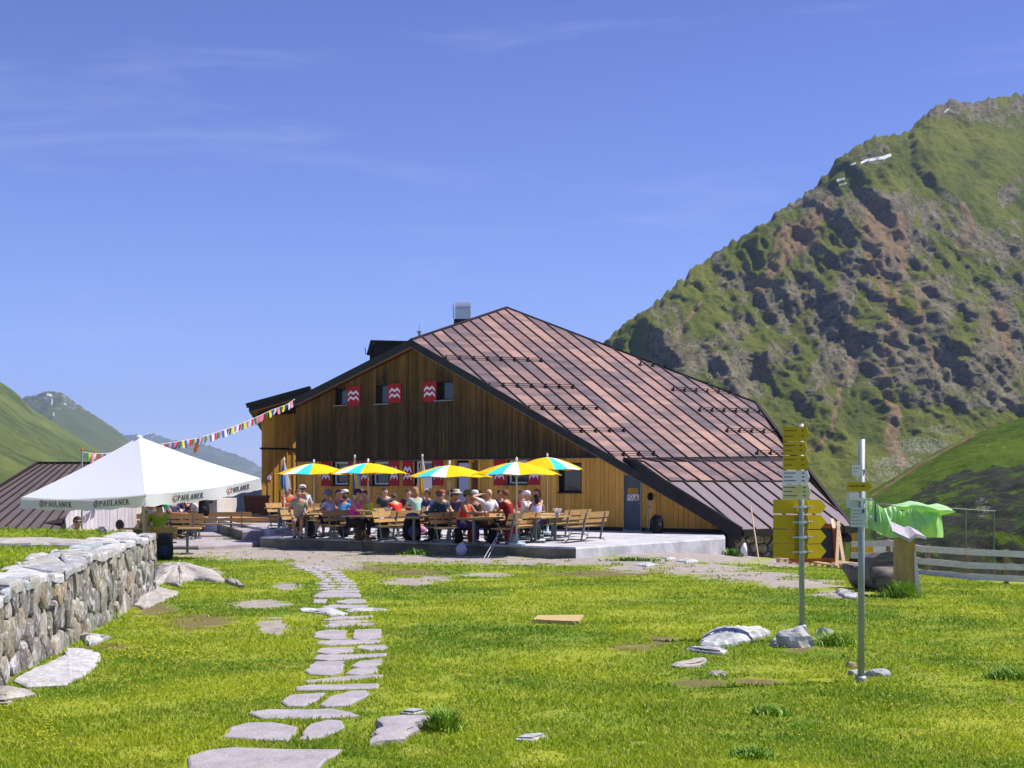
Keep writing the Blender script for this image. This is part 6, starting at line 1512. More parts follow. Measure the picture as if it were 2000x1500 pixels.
    for s in(-1,1):
        sh,el,wr=joints[s]; i=len(sv)
        if sleeve=='none': sv.append(tuple(sh*.8+Vector(sv[3])*.2)); se.append((3,i)); srr.append(.058)
        else:
            sv.append(tuple(sh)); se.append((3,i)); srr.append(.075); m=sh*.35+el*.65 if sleeve=='short' else el
            sv.append(tuple(m)); se.append((i,i+1)); srr.append(.066 if sleeve=='short' else .056)
            if sleeve=='long': sv.append(tuple(wr)); se.append((i+1,i+2)); srr.append(.043)
    link("shirt",skin("shirt",sv,se,srr,shirt if isinstance(shirt,bpy.types.Material) else CM(shirt)),root)
    tv=[(0,-.02,.50)]; te=[]; trr=[.150]
    for s in(-1,1):
        h_,k,a,f=LG[s]; i=len(tv); tv+= [tuple(h_),tuple(h_*.2+k*.8 if pants=='shorts' else k)]; te+=[(0,i),(i,i+1)]; trr+=[.110,.086 if pants=='shorts' else .074]
        if pants=='long': tv.append(tuple(a+Vector((0,0,.02)))); te.append((i+1,i+2)); trr.append(.056)
    link("trousers",skin("trousers",tv,te,trr,CM(legs)),root)
    for s in(-1,1):
        h_,k,a,f=LG[s]; me=skin("shoe",[tuple(a+Vector((0,-.03,.03))),tuple(a+Vector((0,-.02,-.045))),tuple(f+Vector((0,.0,-.0))),tuple(f+Vector((0,.08,-.005)))],[(0,1),(1,2),(2,3)],[.050,.052,(.048,.036),.034],CM(shoe)); link("shoe",me,root)
    hy=L*1.25; hc=Vector((hx,hy,1.32))
    if hair is not None:
        mb=MB(); n=14; vs=[];fs=[]
        for i in range(8):
            t=math.pi*.62*i/7
            for k in range(n):
                a=2*math.pi*k/n; back_=-math.sin(a); ext=1.05 if back_>-.2 else .62
                t2=t*ext; rr=(.098,.113,.112); vs.append((hc.x+rr[0]*math.sin(t2)*math.cos(a),hc.y-.002+rr[1]*math.sin(t2)*math.sin(a),hc.z+rr[2]*math.cos(t2)))
        for i in range(7):
            for k in range(n): fs.append((i*n+k,(i+1)*n+k,(i+1)*n+(k+1)%n,i*n+(k+1)%n))
        mb.add(vs,fs)
        if hairlen:
            mb.ball((hc.x,hc.y-.085,hc.z-.06-hairlen*.4),(.075,.045,.08+hairlen*.5),10)
        mb.build("hair",CM(hair,.6),root,True)
    mb=MB()
    for s in(-1,1): mb.ball((hx+s*.033,hy+.112,1.305),(.011,.008,.008),6)
    mb.build("eyes",CM((.03,.025,.02),.3),root); mb=MB(); mb.ball((hx,hy+.110,1.243),(.024,.010,.007),6); mb.build("mouth",CM((.35,.10,.08)),root)
    if sg:
        mb=MB()
        for s in(-1,1): mb.ball((hx+s*.038,hy+.118,1.308),(.032,.012,.022),8); mb.bar((hx+s*.07,hy+.11,1.312),(hx+s*.092,hy+.01,1.312),.006,.010)
        mb.bar((hx-.02,hy+.125,1.313),(hx+.02,hy+.125,1.313),.006,.008); mb.build("sunglasses",CM((.015,.012,.012),.2),root)
    if hat:
        mb=MB(); c=(hc.x,hc.y,hc.z)
        if hat=='cap':
            mb.lathe([(.112,.02),(.114,.05),(.10,.09),(.06,.118),(.01,.125)],c=c,n=16)
            mb.hexa([(c[0]-.075,c[1]+.07,c[2]+.025),(c[0]+.075,c[1]+.07,c[2]+.025),(c[0]+.06,c[1]+.20,c[2]+.005),(c[0]-.06,c[1]+.20,c[2]+.005)],[(c[0]-.075,c[1]+.07,c[2]+.037),(c[0]+.075,c[1]+.07,c[2]+.037),(c[0]+.06,c[1]+.20,c[2]+.015),(c[0]-.06,c[1]+.20,c[2]+.015)])
        elif hat=='brim': mb.lathe([(.20,.015),(.19,.03),(.115,.04),(.112,.09),(.085,.135),(.02,.145)],c=c,n=18)
        elif hat=='scarf': mb.lathe([(.108,.0),(.114,.03),(.108,.07),(.07,.11),(.01,.122)],c=c,n=16); mb.ball((c[0],c[1]-.12,c[2]-.02),(.03,.03,.05),8)
        mb.build("hat",CM(hatc,.8),root,True)
    return root
ft=Vector((.907,-.42)); RT=(.907,-.42); LF=(-.907,.42); CAM=(.15,-1); AW_=(-.1,1)
def plaid():
    t=NT("plaid_cloth"); v=t.coord((1,1,1)); 
    w1=t.n('TexWave',wave_type='BANDS',bands_direction='X'); w1.inputs['Scale'].default_value=9; t.l(v,w1.inputs[0]); w2=t.n('TexWave',wave_type='BANDS',bands_direction='Z'); w2.inputs['Scale'].default_value=9; t.l(v,w2.inputs[0])
    c=t.mix(t.ramp(w1.outputs[0],[(.55,0.),(.7,.6)]),(.62,.60,.80),(.22,.20,.45)); c=t.mix(t.ramp(w2.outputs[0],[(.55,0.),(.7,.6)]),c,(.25,.22,.48)); t.col(c); return t.set(.8)
PL=plaid()
person("man in beige v neck T-shirt and tan shorts sitting at the terrace edge facing out",583,44.6,TER,(.12,-1),(.42,.37,.26),(.10,.08,.05),1,(.12,.08,.05),arms=('lap','lap'),lean=.10,seed=1,pants='shorts',shoe=(.05,.05,.09),scale=1.08)
person("hiker in pale plaid shirt, blue cap and black shorts facing left",652,44.5,TER,LF,PL,(.02,.018,.016),1,(.2,.15,.1),'cap',(.15,.17,.40),seed=2,lean=.16,pants='shorts')
person("woman in bright pink vest top raising one fist",688,43.4,TER,RT,(.78,.06,.34),(.03,.025,.03),1,(.03,.02,.03),'cap',(.03,.03,.07),arms=('raise','table'),sleeve='none',seed=3,lean=.14,scale=1.08)
person("person in neon yellow green shirt with a hand at the face",727,44.8,TER,(-.75,-.6),(.50,.68,.03),(.03,.03,.04),0,(.16,.03,.03),arms=('face','table'),seed=4,lean=.20)
person("person seen from behind bending forward in a bright red shirt",781,45.8,TER,(-.55,.85),(.75,.05,.03),(.05,.05,.07),0,(.14,.09,.06),seed=5,lean=.34,scale=.98)
person("blond person in mint green shirt seen from behind",813,46.8,TER,(-.7,.7),(.36,.62,.55),(.30,.04,.05),0,(.42,.24,.09),seed=6,lean=.05,scale=1.12,hairlen=.05)
person("man in dark teal jacket and dark trousers leaning left over the table",871,42.0,TER,LF,(.025,.085,.10),(.045,.045,.035),0,(.18,.13,.09),arms=('table','table'),sleeve='long',pants='long',seed=7,lean=.20,scale=1.05)
person("person in a pale sun hat and dark clothes near the doorway",884,45.6,TER,(.6,.8),(.08,.06,.10),(.05,.05,.06),1,(.10,.07,.05),'brim',(.52,.46,.36),seed=8,lean=.15)
person("woman in red sleeveless top and green brimmed hat facing right",903,41.2,TER,RT,(.68,.07,.035),(.06,.05,.14),1,(.03,.02,.02),'brim',(.16,.17,.07),sleeve='none',seed=9,lean=.12,scale=1.05)
person("woman in black vest top with a white patterned headscarf",925,43.0,TER,(.45,-.85),(.035,.022,.025),(.06,.04,.04),0,(.15,.05,.05),'scarf',(.70,.70,.82),sleeve='none',arms=('lap','table'),seed=10,lean=.06,scale=1.06)
person("bald man in white T-shirt with one hand behind his head",951,42.6,TER,(.55,-.8),(.80,.79,.86),(.09,.07,.06),0,None,arms=('table','head'),pants='shorts',seed=11,lean=.06,scale=1.10)
person("man in dark red shirt facing left at the right hand table",1000,41.2,TER,LF,(.26,.02,.02),(.05,.03,.03),1,(.20,.09,.04),arms=('table','table'),sleeve='short',seed=12,lean=.16,scale=1.08)
person("person with white patterned headscarf and pale shirt facing right",1022,45.0,TER,RT,(.66,.62,.60),(.20,.04,.04),0,None,'scarf',(.72,.74,.80),seed=13,lean=.10,scale=1.04)
person("dark haired woman in lilac vest top seen from behind",1049,44.6,TER,(-.1,1),(.62,.60,.84),(.06,.05,.10),1,(.03,.015,.015),sleeve='none',seed=14,lean=.10,hairlen=.12,scale=.98)
person("person in black waistcoat with reddish hair leaning forward by the wall",1060,47.4,TER,(-.75,-.65),(.025,.02,.03),(.05,.04,.05),0,(.20,.07,.03),seed=15,lean=.20,sleeve='none',scale=1.08,hairlen=.06)
person("person in white shirt behind the two headscarved guests",1030,47.4,TER,(.3,-.9),(.75,.72,.76),(.05,.04,.05),0,(.30,.16,.06),seed=16,lean=.12)
person("man in orange shirt with dark sunglasses by the annex corner",556,50.2,LND,(.75,-.65),(.78,.15,.03),(.05,.04,.04),0,(.28,.14,.10),arms=('table','table'),seed=17,lean=.16,sg=True)
person("person in white shirt and white cap seen from behind",591,48.6,TER+.06,(-.2,1),(.78,.74,.86),(.06,.05,.05),0,(.2,.15,.1),'cap',(.74,.72,.82),seed=18,lean=.10,scale=1.12)
person("person in grey blue shirt bending down over the back table",612,51.0,LND,(-.7,-.7),(.34,.40,.46),(.05,.05,.05),1,(.03,.02,.02),seed=19,lean=.34,scale=1.08)
person("person in orange and blue top under the left window",654,49.6,TER,(.7,-.7),(.72,.26,.12),(.05,.12,.28),0,(.10,.06,.04),seed=20,lean=.14)
person("person in royal blue shirt with white cap near the closed yellow parasol",683,49.2,TER,(-.7,-.6),(.03,.08,.42),(.03,.03,.05),1,(.05,.03,.02),'cap',(.74,.74,.80),seed=21,lean=.14)
person("person in blue striped top behind the plaid shirted hiker",664,47.2,TER,(.4,.9),(.08,.30,.60),(.04,.04,.05),1,(.05,.04,.03),seed=22,lean=.28,scale=.95)
person("man in dark green shirt sitting against the wall under the second window",752,49.8,TER,(.1,-1),(.05,.11,.09),(.05,.05,.05),0,(.05,.03,.02),arms=('lap','lap'),seed=23,lean=.02,scale=1.10)
person("person in grey cap beside the mint green shirt",803,48.2,TER,(.9,-.3),(.16,.10,.10),(.05,.05,.05),1,(.1,.08,.06),'cap',(.40,.38,.42),arms=('face','table'),seed=24,lean=.16,scale=1.08)
person("person in dark blue shirt left of the open doorway",843,47.8,TER,(-.8,-.5),(.03,.08,.24),(.05,.03,.03),1,(.05,.03,.02),seed=25,lean=.12)
person("balding man in bright green T-shirt on the left terrace",308,47.6,-.30,(.2,1),(.05,.42,.15),(.05,.05,.05),0,(.45,.30,.25),arms=('table','table'),seed=26,lean=.10,scale=1.14)
person("man in light blue short sleeved shirt behind the lime green shirt",303,41.6,tz(-10.3,41.6)+.0,(-.05,-1),(.42,.48,.74),(.12,.10,.08),1,(.20,.11,.04),arms=('table','table'),seed=27,lean=.12,scale=1.22)
person("man in lime green T-shirt seen from behind at the wall end",311,38.4,tz(-9.4,38.3),(-.35,.95),(.20,.32,.02),(.025,.03,.05),1,(.04,.03,.025),arms=('table','face'),seed=28,lean=.06,scale=1.08)
person("man with sunglasses and green shirt reclining behind the raised bed",150,31.8,-.58,(.5,-.85),(.02,.22,.10),(.05,.05,.05),1,(.03,.02,.02),arms=('lap','lap'),seed=29,lean=.04,sg=True,scale=1.0)
person("person in dark top at the back of the left terrace",345,52.6,-.34,(.2,-1),(.05,.05,.08),(.06,.05,.05),1,(.06,.04,.03),arms=('table','table'),sleeve='long',seed=30,lean=.1,scale=1.1)
person("person in plum and dark clothes with raised elbow on the left terrace",366,53.0,-.34,(-.3,-1),(.14,.07,.12),(.06,.05,.05),1,(.10,.04,.03),arms=('face','table'),seed=31,lean=.12,scale=1.15)
person("person in khaki top half hidden by the big parasol pole",274,40.6,tz(-10.6,40.6)-.1,(.9,.1),(.28,.24,.10),(.08,.06,.05),1,(.20,.13,.06),arms=('table','table'),seed=32,lean=.10,scale=.95)


for i,(l,px_,Y_,face_,sh_,leg_,sk_,hr_,ht_,hc_,ar_,ln_) in enumerate([
("person in charcoal shirt at the back table behind the plaid shirted hiker",633,48.4,RT,(.06,.06,.07),(.03,.03,.04),1,(.05,.03,.02),None,None,('table','table'),.12),
("person in pale pink T-shirt at the back table left of the royal blue shirt",668,50.4,(.1,-1),(.66,.42,.42),(.05,.05,.06),0,(.20,.12,.06),None,None,('table','table'),.10),
("person in olive jacket behind the neon yellow shirt",712,48.6,(-.6,-.8),(.10,.11,.04),(.04,.04,.03),0,(.12,.08,.05),'cap',(.12,.12,.08),('table','table'),.14),
("person in maroon fleece between the red shirt and the mint shirt",796,50.2,(.3,-.95),(.20,.03,.05),(.04,.03,.03),0,(.08,.05,.03),None,None,('table','lap'),.08),
("person in black jacket standing out against the mint shirt at the back",829,50.4,(-.4,-.9),(.02,.02,.025),(.03,.03,.03),1,(.30,.18,.08),None,None,('table','table'),.10),
("person in dark red scarf and grey jacket left of the sun hat",858,45.4,(.5,-.8),(.12,.13,.14),(.04,.04,.05),0,(.35,.05,.05),'scarf',(.40,.10,.10),('table','table'),.12),
("person in navy shirt behind the bald man",975,46.6,(.2,-1),(.03,.04,.10),(.03,.03,.05),1,(.04,.03,.02),None,None,('table','table'),.10),
("person in bright red shirt behind the white headscarf",1014,47.0,(.4,-.8),(.70,.06,.04),(.04,.03,.03),0,(.12,.07,.04),None,None,('table','table'),.14),
("person in white tank top turned away at the far left table",390,52.8,(-.9,.3),(.72,.72,.76),(.05,.05,.07),1,(.05,.03,.02),None,None,('table','table'),.12),
("person in dark blue top at the front table of the left terrace",330,49.9,(.8,-.4),(.05,.07,.16),(.04,.04,.05),1,(.06,.04,.03),None,None,('table','table'),.14)]):
    person(l,px_,Y_,TER if px_>420 else -.34,face_,sh_,leg_,sk_,hr_,ht_,hc_,arms=ar_,lean=ln_,seed=60+i,scale=1.06)

# ================================================================ small things on and by the tables
def backpack(label,px,Y,zf,c1,c2,yaw=0,s=1.,cat="backpack"):
    t=thing("backpack",label,cat,((px-CX)/F*Y,Y,zf),yaw); t.scale=(s,)*3
    mb=MB(); n=14; prof=[(.0,.13,.09),(.06,.17,.13),(.25,.18,.145),(.42,.165,.13),(.52,.12,.10),(.56,.05,.05)]; vs=[]
    for z,a,b in prof:
        for k in range(n):
            q=2*math.pi*k/n; sx=math.copysign(abs(math.cos(q))**.6,math.cos(q)); sy=math.copysign(abs(math.sin(q))**.6,math.sin(q)); vs.append((a*sx*(1+.04*math.sin(k*3+z*9)),b*sy,z))
    fs=[(i*n+k,i*n+(k+1)%n,(i+1)*n+(k+1)%n,(i+1)*n+k) for i in range(len(prof)-1) for k in range(n)]+[tuple(range(n))[::-1],tuple(range((len(prof)-1)*n,len(prof)*n))]
    mb.add(vs,fs); mb.build("sack",CM(c1),t,True)
    mb=MB(); mb.ball((0,-.13,.2),(.12,.06,.13),10); mb.build("front_pocket",CM(c2),t,True)
    mb=MB(); mb.ball((0,-.02,.53),(.15,.12,.06),10); mb.build("lid",CM(c2),t,True)
    for q in(-1,1): mb=MB(); mb.tube([(q*.08,.13,.5),(q*.12,.20,.36),(q*.12,.17,.1)],.018,6); mb.build("strap",CM((.02,.02,.02)),t)
    return t
backpack("black backpack with purple top leaning on the empty bench back",805,42.6,TER,(.012,.012,.016),(.10,.09,.22),.3,1.45)
backpack("red and grey backpack under the table of the dark red shirted man",998,40.4,TER,(.28,.02,.03),(.20,.16,.15),.2,1.0)
backpack("orange red bag under the table by the woman in red",924,41.4,TER,(.55,.05,.02),(.40,.03,.02),-.4,.9)
backpack("black backpack with white stripe leaning on the wall right of the grey door",1284,49.0,TER,(.012,.012,.014),(.02,.02,.022),.5,1.15)
backpack("dark backpack hanging at the table on the left terrace",398,50.8,-.34+.75,(.02,.018,.02),(.03,.025,.03),.2,1.1)
backpack("dark striped backpack hung behind the lime green shirt bench",322,37.7,tz(-9.1,37.7),(.02,.025,.02),(.03,.04,.09),.1,1.2)
backpack("dark navy daypack on the floor behind the plaid hiker",672,46.0,TER,(.02,.02,.04),(.05,.05,.10),.7,.8)
for i,(l,px_,Y_,c1,c2,sc_) in enumerate([("dark grey rucksack on the floor under the yellow shirt table",748,43.2,(.03,.03,.035),(.05,.05,.05),1.),("small black rucksack on the floor under the teal jacketed man's table",850,41.9,(.012,.012,.015),(.02,.02,.03),.9),("black rucksack on the floor behind the bald man's feet",966,41.0,(.015,.015,.018),(.03,.04,.03),1.),("brown rucksack on the floor beside the woman in pink",704,43.0,(.06,.04,.025),(.04,.03,.02),.85),("dark green rucksack on the floor below the lilac vest top",1046,43.6,(.02,.035,.025),(.02,.03,.02),.95),("navy rucksack on the floor behind the beige shirted man",606,45.6,(.02,.025,.05),(.02,.02,.03),.9),("black rucksack at the end of the red vest top's bench",895,40.9,(.012,.012,.012),(.03,.02,.02),.8)]):
    backpack(l,px_,Y_,TER,c1,c2,i*1.3,sc_)
def poles(label,a,b,a2,b2):
    t=thing("trekking_poles",label,"trekking poles",(0,0,0))
    for p,q in((a,b),(a2,b2)):
        mb=MB(); mb.tube([p,q],.009,6); mb.build("shaft",CM((.60,.60,.64),.35),t); mb=MB(); mb.tube([p,p+(q-p).normalized()*.14],.019,6); mb.tube([p+(q-p).normalized()*.4,p+(q-p).normalized()*.46],.013,6); mb.build("handle",CM((.02,.02,.02)),t)
        mb=MB(); d=(q-p).normalized(); mb.lathe([(.03,0),(.03,.008)],c=q-d*.06,n=10); mb.build("basket",CM((.03,.03,.03)),t)
g=lambda px,py:G(px,py)
poles("pair of trekking poles leaning on the terrace edge below the pink topped woman",P(702,1020,43.6),g(690,1071),P(704,1022,43.6),g(694,1070))
poles("pair of trekking poles leaning on the terrace edge by the dark red shirted man",P(976,1038,39.9),g(944,1092),P(974,1046,39.8),g(952,1091))
poles("pair of trekking poles leaning against the boards right of the grey door",fp(1269,967,-.12),fp(1263,1037,-.5),fp(1272,967,-.12),fp(1267,1037,-.5))
mb=MB(); q=fp(1270,970,-.16); mb.ball(q,(.11,.07,.16),8); o=mb.build("black_gloves",CM((.015,.015,.015)),None,True); o['label']="black bag hung at the grips of the poles by the grey door"; o['category']="bag"
def glass(label,px,Y,z,c=(.62,.28,.03),h=.16,name="beer_glass"):
    t=thing(name,label,"glass",((px-CX)/F*Y,Y,z)); mb=MB(); mb.lathe([(.030,0),(.036,.02),(.038,h*.75)],n=12); mb.build("beer",CM(c,.2),t,True); mb=MB(); mb.lathe([(.038,h*.75),(.04,h)],n=12); mb.build("foam",CM((.82,.80,.74)),t,True)
    mb=MB(); mb.tube([(.04,0,h*.2),(.075,0,h*.3),(.075,0,h*.7),(.04,0,h*.8)],.008,5); mb.build("handle",M_glass,t)
TT=TER+.755
glass("left beer glass in front of the bald man",942,41.4,TT); glass("right beer glass in front of the bald man",949,41.3,TT,(.55,.24,.03))
glass("clear glass near the dark red shirted man",983,41.9,TT,(.30,.32,.33)); glass("dark drink glass at the table of the teal jacketed man",838,42.2,TT,(.05,.02,.02))
glass("tall glass on the back table near the royal blue shirt",676,48.3,TT,(.40,.44,.40)); glass("small glass in front of the yellow green shirt",732,43.6,TT,(.60,.60,.64))
glass("stack of small glasses near the mint green shirt",834,46.2,TT,(.60,.60,.60),.2)
def bottle(label,px,Y,z,c): 
    mb=MB(); mb.lathe([(.036,0),(.038,.02),(.038,.17),(.015,.23),(.015,.28)],c=((px-CX)/F*Y,Y,z),n=12); o=mb.build("bottle",CM(c,.3),None,True); o['label']=label; o['category']="bottle"
bottle("white bottle standing alone on the back table under the second window",768,48.2,TT,(.78,.78,.84)); bottle("white drinking bottle upright beside the bench leg",778,43.,TER+.1,(.70,.70,.76))
def napkins(label,px,Y,z,seed):
    t=thing("napkin_holder",label,"napkin holder",((px-CX)/F*Y,Y,z)); r=random.Random(seed); mb=MB(); mb.lathe([(.05,0),(.06,.02),(.07,.12)],n=12); mb.build("cup",CM((.40,.40,.42),.4),t,True)
    mb=MB()
    for k in range(7):
        a=r.uniform(0,6.28); d=Vector((math.cos(a),math.sin(a),0)); p=d*.03+Vector((0,0,.08)); s_=d.cross(Vector((0,0,1)))*.045; mb.hexa([p-s_,p+s_,p+s_+d*.004,p-s_+d*.004],[p-s_*.7+d*.10+Vector((0,0,.16)),p+s_*.9+d*.12+Vector((0,0,.14)),p+s_*.9+d*.124+Vector((0,0,.14)),p-s_*.7+d*.104+Vector((0,0,.16))])
    mb.build("napkins",CM((.82,.80,.84)),t); mb=MB(); mb.ball((.01,0,.25),(.025,.025,.03),8); mb.build("red_flower",CM((.55,.05,.04)),t,True)
napkins("napkin holder with white paper on the empty right hand table",1089,41.9,TT,1); napkins("napkin holder beside the white cloth at the yellow shirt table",757,44.0,TT,2); napkins("napkin holder on the left terrace back table",352,51.2,-.34+.755,3)
mb=MB(); p=Vector(((752-CX)/F*43.4,43.4,TT)); vs=[p+Vector((i*.09-.2,-.36+j*.0,.0-j*.07-.02*(i%2))) for j in range(4) for i in range(6)]; vs=[p+Vector((i*.09-.2,-.32-.03*math.sin(i*1.3)*j,(.01 if j==0 else .005-.08*(j-1)*(1-abs(i-3)/5.)))) for j in range(4) for i in range(7)]
mb.add(vs,[(j*7+i,j*7+i+1,(j+1)*7+i+1,(j+1)*7+i) for j in range(3) for i in range(6)]); o=mb.build("white_cloth",CM((.82,.80,.86)),None,True); o['label']="white paper cloth hanging over the near edge of the yellow shirt table"; o['category']="tablecloth"
mb=MB(); p=Vector(((386-CX)/F*51.5,51.5,-.34+.79)); mb.ball(p,(.22,.14,.06),10); o=mb.build("red_cloth",CM((.70,.04,.04)),None,True); o['label']="crumpled bright red garment on the left terrace table"; o['category']="garment"
mb=MB(); p=G(900,1080); p=Vector(((903-CX)/F*41.0,40.6,TER-.02)); mb.tube([p+Vector((0,-.35,-.28)),p+Vector((0,-.36,-.1)),p+Vector((.02,-.34,.06))],[.12,.17,.07],10); o=mb.build("plastic_bag",CM((.56,.56,.66)),None,True); o['label']="pale grey plastic bag hanging at the terrace edge by the woman in red"; o['category']="bag"
mb=MB(); p=Vector(((822-CX)/F*43.6,43.6,TER+.30)); mb.ball(p,(.18,.12,.13),10); o=mb.build("pink_jacket",CM((.62,.28,.45)),None,True); o['label']="pink and white bundled jacket under the table beside the black backpack"; o['category']="jacket"
mb=MB(); c=P(967,1000,42.2); mb.lathe([(.12,0),(.115,.05),(.06,.085),(.01,.09)],c=(c.x,42.2,TT),n=14); o=mb.build("grey_cap",CM((.16,.15,.16)),None,True); o['label']="grey cap lying on the table beside the bald man"; o['category']="cap"
# plants in the terrace joint
def weed(label,px,py,w,h,n,seed,name="weed_clump"):
    p=G(px,py); r=random.Random(seed); mb=MB()
    for k in range(n*(4 if name=='grass_tuft' else 1)):
        x=r.gauss(0,w/3); y=r.gauss(0,w*(.3 if name=='grass_tuft' else .12)); a=r.uniform(0,6.28); hh=h*r.uniform(.4,1.1)*math.exp(-(x/w)**2*1.5); d=Vector((math.cos(a),math.sin(a),0)); b=Vector((x,y,tz(p.x+x,p.y+y)-p.z)); s_=d.cross(Vector((0,0,1)))*(r.uniform(.003,.007) if name=='grass_tuft' else r.uniform(.012,.03))
        mb.add([b-s_*.5,b+s_*.5,b+d*hh*.25+Vector((0,0,hh*.6))+s_,b+d*hh*.25+Vector((0,0,hh*.6))-s_,b+d*hh*.7+Vector((0,0,hh))],[(0,1,2,3),(3,2,4)])
    o=mb.build(name,M_grass2 if name=='grass_tuft' else M_weed,None,True,loc=tuple(p)); o['label']=label; o['category']="weeds"; return o
M_grass2=M("tuft_blade",(.26,.42,.03),.4,4,.6,c2=(.12,.23,.018))
M_weed=M("weed_leaf",(.15,.30,.03),.4,7,.6,c2=(.06,.15,.015))
weed("long green weed strip below the edge of the left terrace",450,1066,1.6,.30,420,1)
weed("small weed clump left of the steps to the terrace",498,1066,.35,.22,90,2)
weed("yellowish weed clump at the terrace foot below the beige shirted man",622,1066,.6,.30,160,3)
weed("sprawling weeds on the terrace edge under the yellow shirt table",745,1076,.7,.22,170,4)
weed("dark weed patch at the terrace foot under the black backpack",815,1084,.7,.22,130,5)
weed("low green weeds along the sunlit right face of the terrace",1240,1096,1.2,.12,240,6)
weed("grass clump at the far right corner of the terrace",1430,1086,.5,.25,150,7)
weed("dark green tall tuft beside the pale slab in the near lawn",868,1428,.17,.16,160,8,"grass_tuft")
weed("tall grass clump at the foot of the wooden shelter post",1760,1168,.45,.30,220,9,"grass_tuft")
weed("bright tall grass clump at the foot of the stone wall",190,1210,.35,.24,240,10,"grass_tuft")
weed("dark leafy tuft around the lichen boulder",1632,1262,.3,.16,150,11,"grass_tuft")
weed("dark low tuft in the lower middle of the lawn",1505,1395,.22,.07,200,12,"grass_tuft")
weed("dark low tuft near the bottom edge right of the path",1470,1480,.20,.07,200,13,"grass_tuft")
weed("dark tuft at the right edge of the near lawn",1975,1325,.3,.10,240,14,"grass_tuft")
# ================================================================ lawn blades and flowers
def inpoly(x,y,poly):
    inside=np.zeros(len(x),bool); n=len(poly); xs_=[p[0] for p in poly]; ys_=[p[1] for p in poly]
    sel=(x>min(xs_))&(x<max(xs_))&(y>min(ys_))&(y<max(ys_)); idx=np.where(sel)[0]
    if len(idx)==0: return inside
    X=x[idx];Y=y[idx]; ins=np.zeros(len(idx),bool); j=n-1
    for i in range(n):
        if ys_[i]!=ys_[j]:
            c=((ys_[i]>Y)!=(ys_[j]>Y))&(X<(xs_[j]-xs_[i])*(Y-ys_[i])/(ys_[j]-ys_[i])+xs_[i]); ins^=c
        j=i
    inside[idx]=ins; return inside
def blades(N,seed):
    r=np.random.default_rng(seed)
    # density falls with distance
    u=r.random(N); y0,y1=6.2,44.; y=1/((1-u)/y0+u/y1); y=np.where(r.random(N)<.35,y0+(y1-y0)*r.random(N)**1.2,y)
    half=y*(1000/F)*1.12+.6; x=(r.random(N)*2-1)*half
    z=terrain(x,y); px,py=to_px(x,y,z)
    keep=np.ones(N,bool)
    for p in NOGRASS: keep&=~inpoly(x,y,[(q.x,q.y) for q in p])
    nz=fbm(x*1.8,y*1.8,4,44)*1.2
    keep&=((mask(px,py,DIRT)+nz*.9)<.5)&((mask(px,py,MUD)+nz*.8)<.62)
    keep&=(fbm(x*.9,y*.9,5,91,.6)>-.16)|(r.random(N)<.30)
    off=(x-WA.x)*nW.x+(y-WA.y)*nW.y; al=(x-WA.x)*dW.x+(y-WA.y)*dW.y; keep&=~((off<.06)&(al<LW+.1))
    t=((x-P1.x)*UH.x+(y-P1.y)*UH.y); v_=((x-P1.x)*VH.x+(y-P1.y)*VH.y); keep&=(v_<-.1)|(t>3.8)
    keep&=~((y>43)&(x<-8))
    x,y,z=x[keep],y[keep],z[keep]
    return x,y,z,r
def blademesh(x,y,z,r,name,mat,hs=1.,ws=1.):
    n=len(x); lush=.6+.8*np.clip(.5+fbm(x*.7,y*.7,4,61),0,1)**1.5; a=r.random(n)*6.283; h=(.014+.028*r.random(n)**2)*lush*hs; h*=np.clip(.8+y/60,.8,1.3); w=(.0022+.00048*y)*ws*(0.6+.8*r.random(n))
    lx=(r.random(n)-.5)*h*1.5; ly=(r.random(n)-.5)*h*1.5
    dx,dy=np.cos(a)*w,np.sin(a)*w
    V=np.empty((n,4,3)); V[:,0]=np.stack([x-dx,y-dy,z-.005],-1); V[:,1]=np.stack([x+dx,y+dy,z-.005],-1)
    V[:,2]=np.stack([x+lx*.45+dx*.6,y+ly*.45+dy*.6,z+h*.6],-1); V[:,3]=np.stack([x+lx,y+ly,z+h],-1)
    Fi=np.arange(n)[:,None]*4; Fc=np.concatenate([Fi+np.array([[0,1,2]]),Fi+np.array([[0,2,3]])],0)
    return npmesh(name,V.reshape(-1,3),Fc,mat,False,kind='stuff')
def grass_mat():
    t=NT("grass_blade"); v=t.coord(); big=t.noise(v,.35,4,.6,.6); mid=t.noise(v,2.2,6,.65,.3); isl=t.island()
    c=t.mix(t.ramp(big,[(.35,0.),(.62,1.)]),(.13,.29,.012),(.44,.54,.025)); c=t.mix(t.ramp(mid,[(.48,0.),(.75,.5)]),c,(.55,.52,.08))
    c=t.mix(t.ramp(isl,[(0.,0.),(.55,0.),(.9,.55),(1.,.9)]),c,(.70,.66,.16)); c=t.mix(1.,c,t.ramp(t.math('FRACT',t.math('MULTIPLY',isl,7.3)),[(0,.8),(1,1.1)]),'MULTIPLY')
    t.col(c); tr=t.n('BsdfTranslucent'); t.l(c,tr.inputs[0]); ms=t.n('MixShader'); ms.inputs[0].default_value=.45; t.l(t.b.outputs[0],ms.inputs[1]); t.l(tr.outputs[0],ms.inputs[2]); t.l(ms.outputs[0],t.t.nodes['Material Output'].inputs[0]); return t.set(.6,0,.15)
M_grass=grass_mat()
x,y,z,r=blades(620000,5); blademesh(x,y,z,r,"grass",M_grass)
# bed grass
r=np.random.default_rng(9); n=70000; y=6+19*r.random(n); x=-3.5-(y*.42)*r.random(n); off=(x-WA.x)*nW.x+(y-WA.y)*nW.y; k=(off<-.62); 
for p in NOBED: k&=~inpoly(x,y,[(q.x,q.y) for q in p])
x,y=x[k],y[k]; blademesh(x,y,bedz(x,y),r,"grass",M_grass,1.3,1.2)
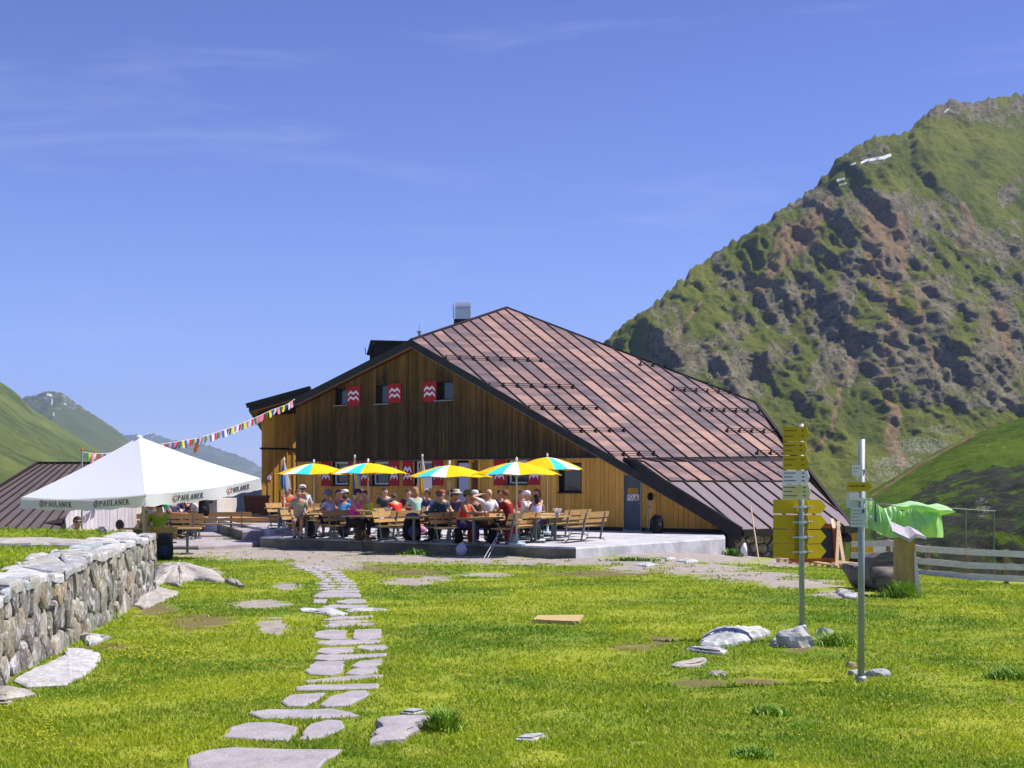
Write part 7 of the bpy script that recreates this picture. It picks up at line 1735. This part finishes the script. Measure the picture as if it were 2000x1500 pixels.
# buttercups and small white flowers
def flowers(name,mat,clusters,n_bg,seed,size):
    r=np.random.default_rng(seed); X=[];Y=[]
    for px,py,sx,sy,n in clusters:
        a=px+sx*r.normal(size=n); b=py+sy*r.normal(size=n)
        for i in range(n):
            if b[i]>1100:
                g=G(a[i],b[i]); X.append(g.x);Y.append(g.y)
    yy=7+26*r.random(n_bg)**1.3; X+=list((r.random(n_bg)*2-1)*yy*.37); Y+=list(yy); x=np.array(X);y=np.array(Y)
    z=terrain(x,y); px,py=to_px(x,y,z); k=(mask(px,py,DIRT)<.2)
    for p in NOGRASS: k&=~inpoly(x,y,[(q.x,q.y) for q in p])
    off=(x-WA.x)*nW.x+(y-WA.y)*nW.y; k&=off>.1
    x,y,z=x[k],y[k],z[k]; n=len(x); h=.05+.05*r.random(n); s=size*(.7+.6*r.random(n))*np.clip(y/11.,.8,2.); V=[];Fc=[]
    for i in range(n):
        o=len(V); c=np.array([x[i],y[i],z[i]+h[i]]); V.append(c+[0,0,-s[i]*.35])
        for q in range(6): a=q*math.pi/3; V.append(c+[s[i]*math.cos(a),s[i]*math.sin(a),s[i]*.35])
        V.append(c+[0,0,s[i]*.15])
        for q in range(6): Fc.append((o,o+1+q,o+1+(q+1)%6)); Fc.append((o+7,o+1+(q+1)%6,o+1+q))
    npmesh(name,np.array(V),np.array(Fc),mat,False,kind='stuff')
C2=[(240+ (x-650)/5.55,1130+yy/5.55,1,1,1) for x,yy in []]
flowers("yellow_flowers",M("buttercup",(.88,.72,.02),.1,5,.5),[(290,1290,55,12,150),(60,1440,40,22,70),(235,1345,35,8,26),(410,1295,40,10,20),(100,1470,35,10,20),(1850,1155,60,10,50),(1880,1300,70,40,40),(1620,1300,50,25,30),(1750,1400,120,40,50),(1540,1450,60,25,24),(1620,1180,90,30,30),(960,1195,120,30,24),(1940,1180,50,20,40),(30,1400,25,12,20)],420,21,.009)
flowers("white_flowers",M("daisy",(.80,.82,.84),.05,5,.6),[(1700,1300,150,60,60),(330,1230,60,20,20),(1450,1260,90,40,24)],240,22,.006)
# ================================================================ haze
mb=MB(); mb.box((0,3600,175),(21000,12800,900))
hz=NT("air"); vol=hz.n('VolumePrincipled'); vol.inputs['Density'].default_value=HAZE; vol.inputs['Color'].default_value=(.42,.60,1.,1); vol.inputs['Anisotropy'].default_value=.0
hz.t.nodes.remove(hz.b); hz.l(vol.outputs[0],hz.t.nodes['Material Output'].inputs['Volume'])
hazeo=mb.build("haze",hz.m,None,kind='stuff')
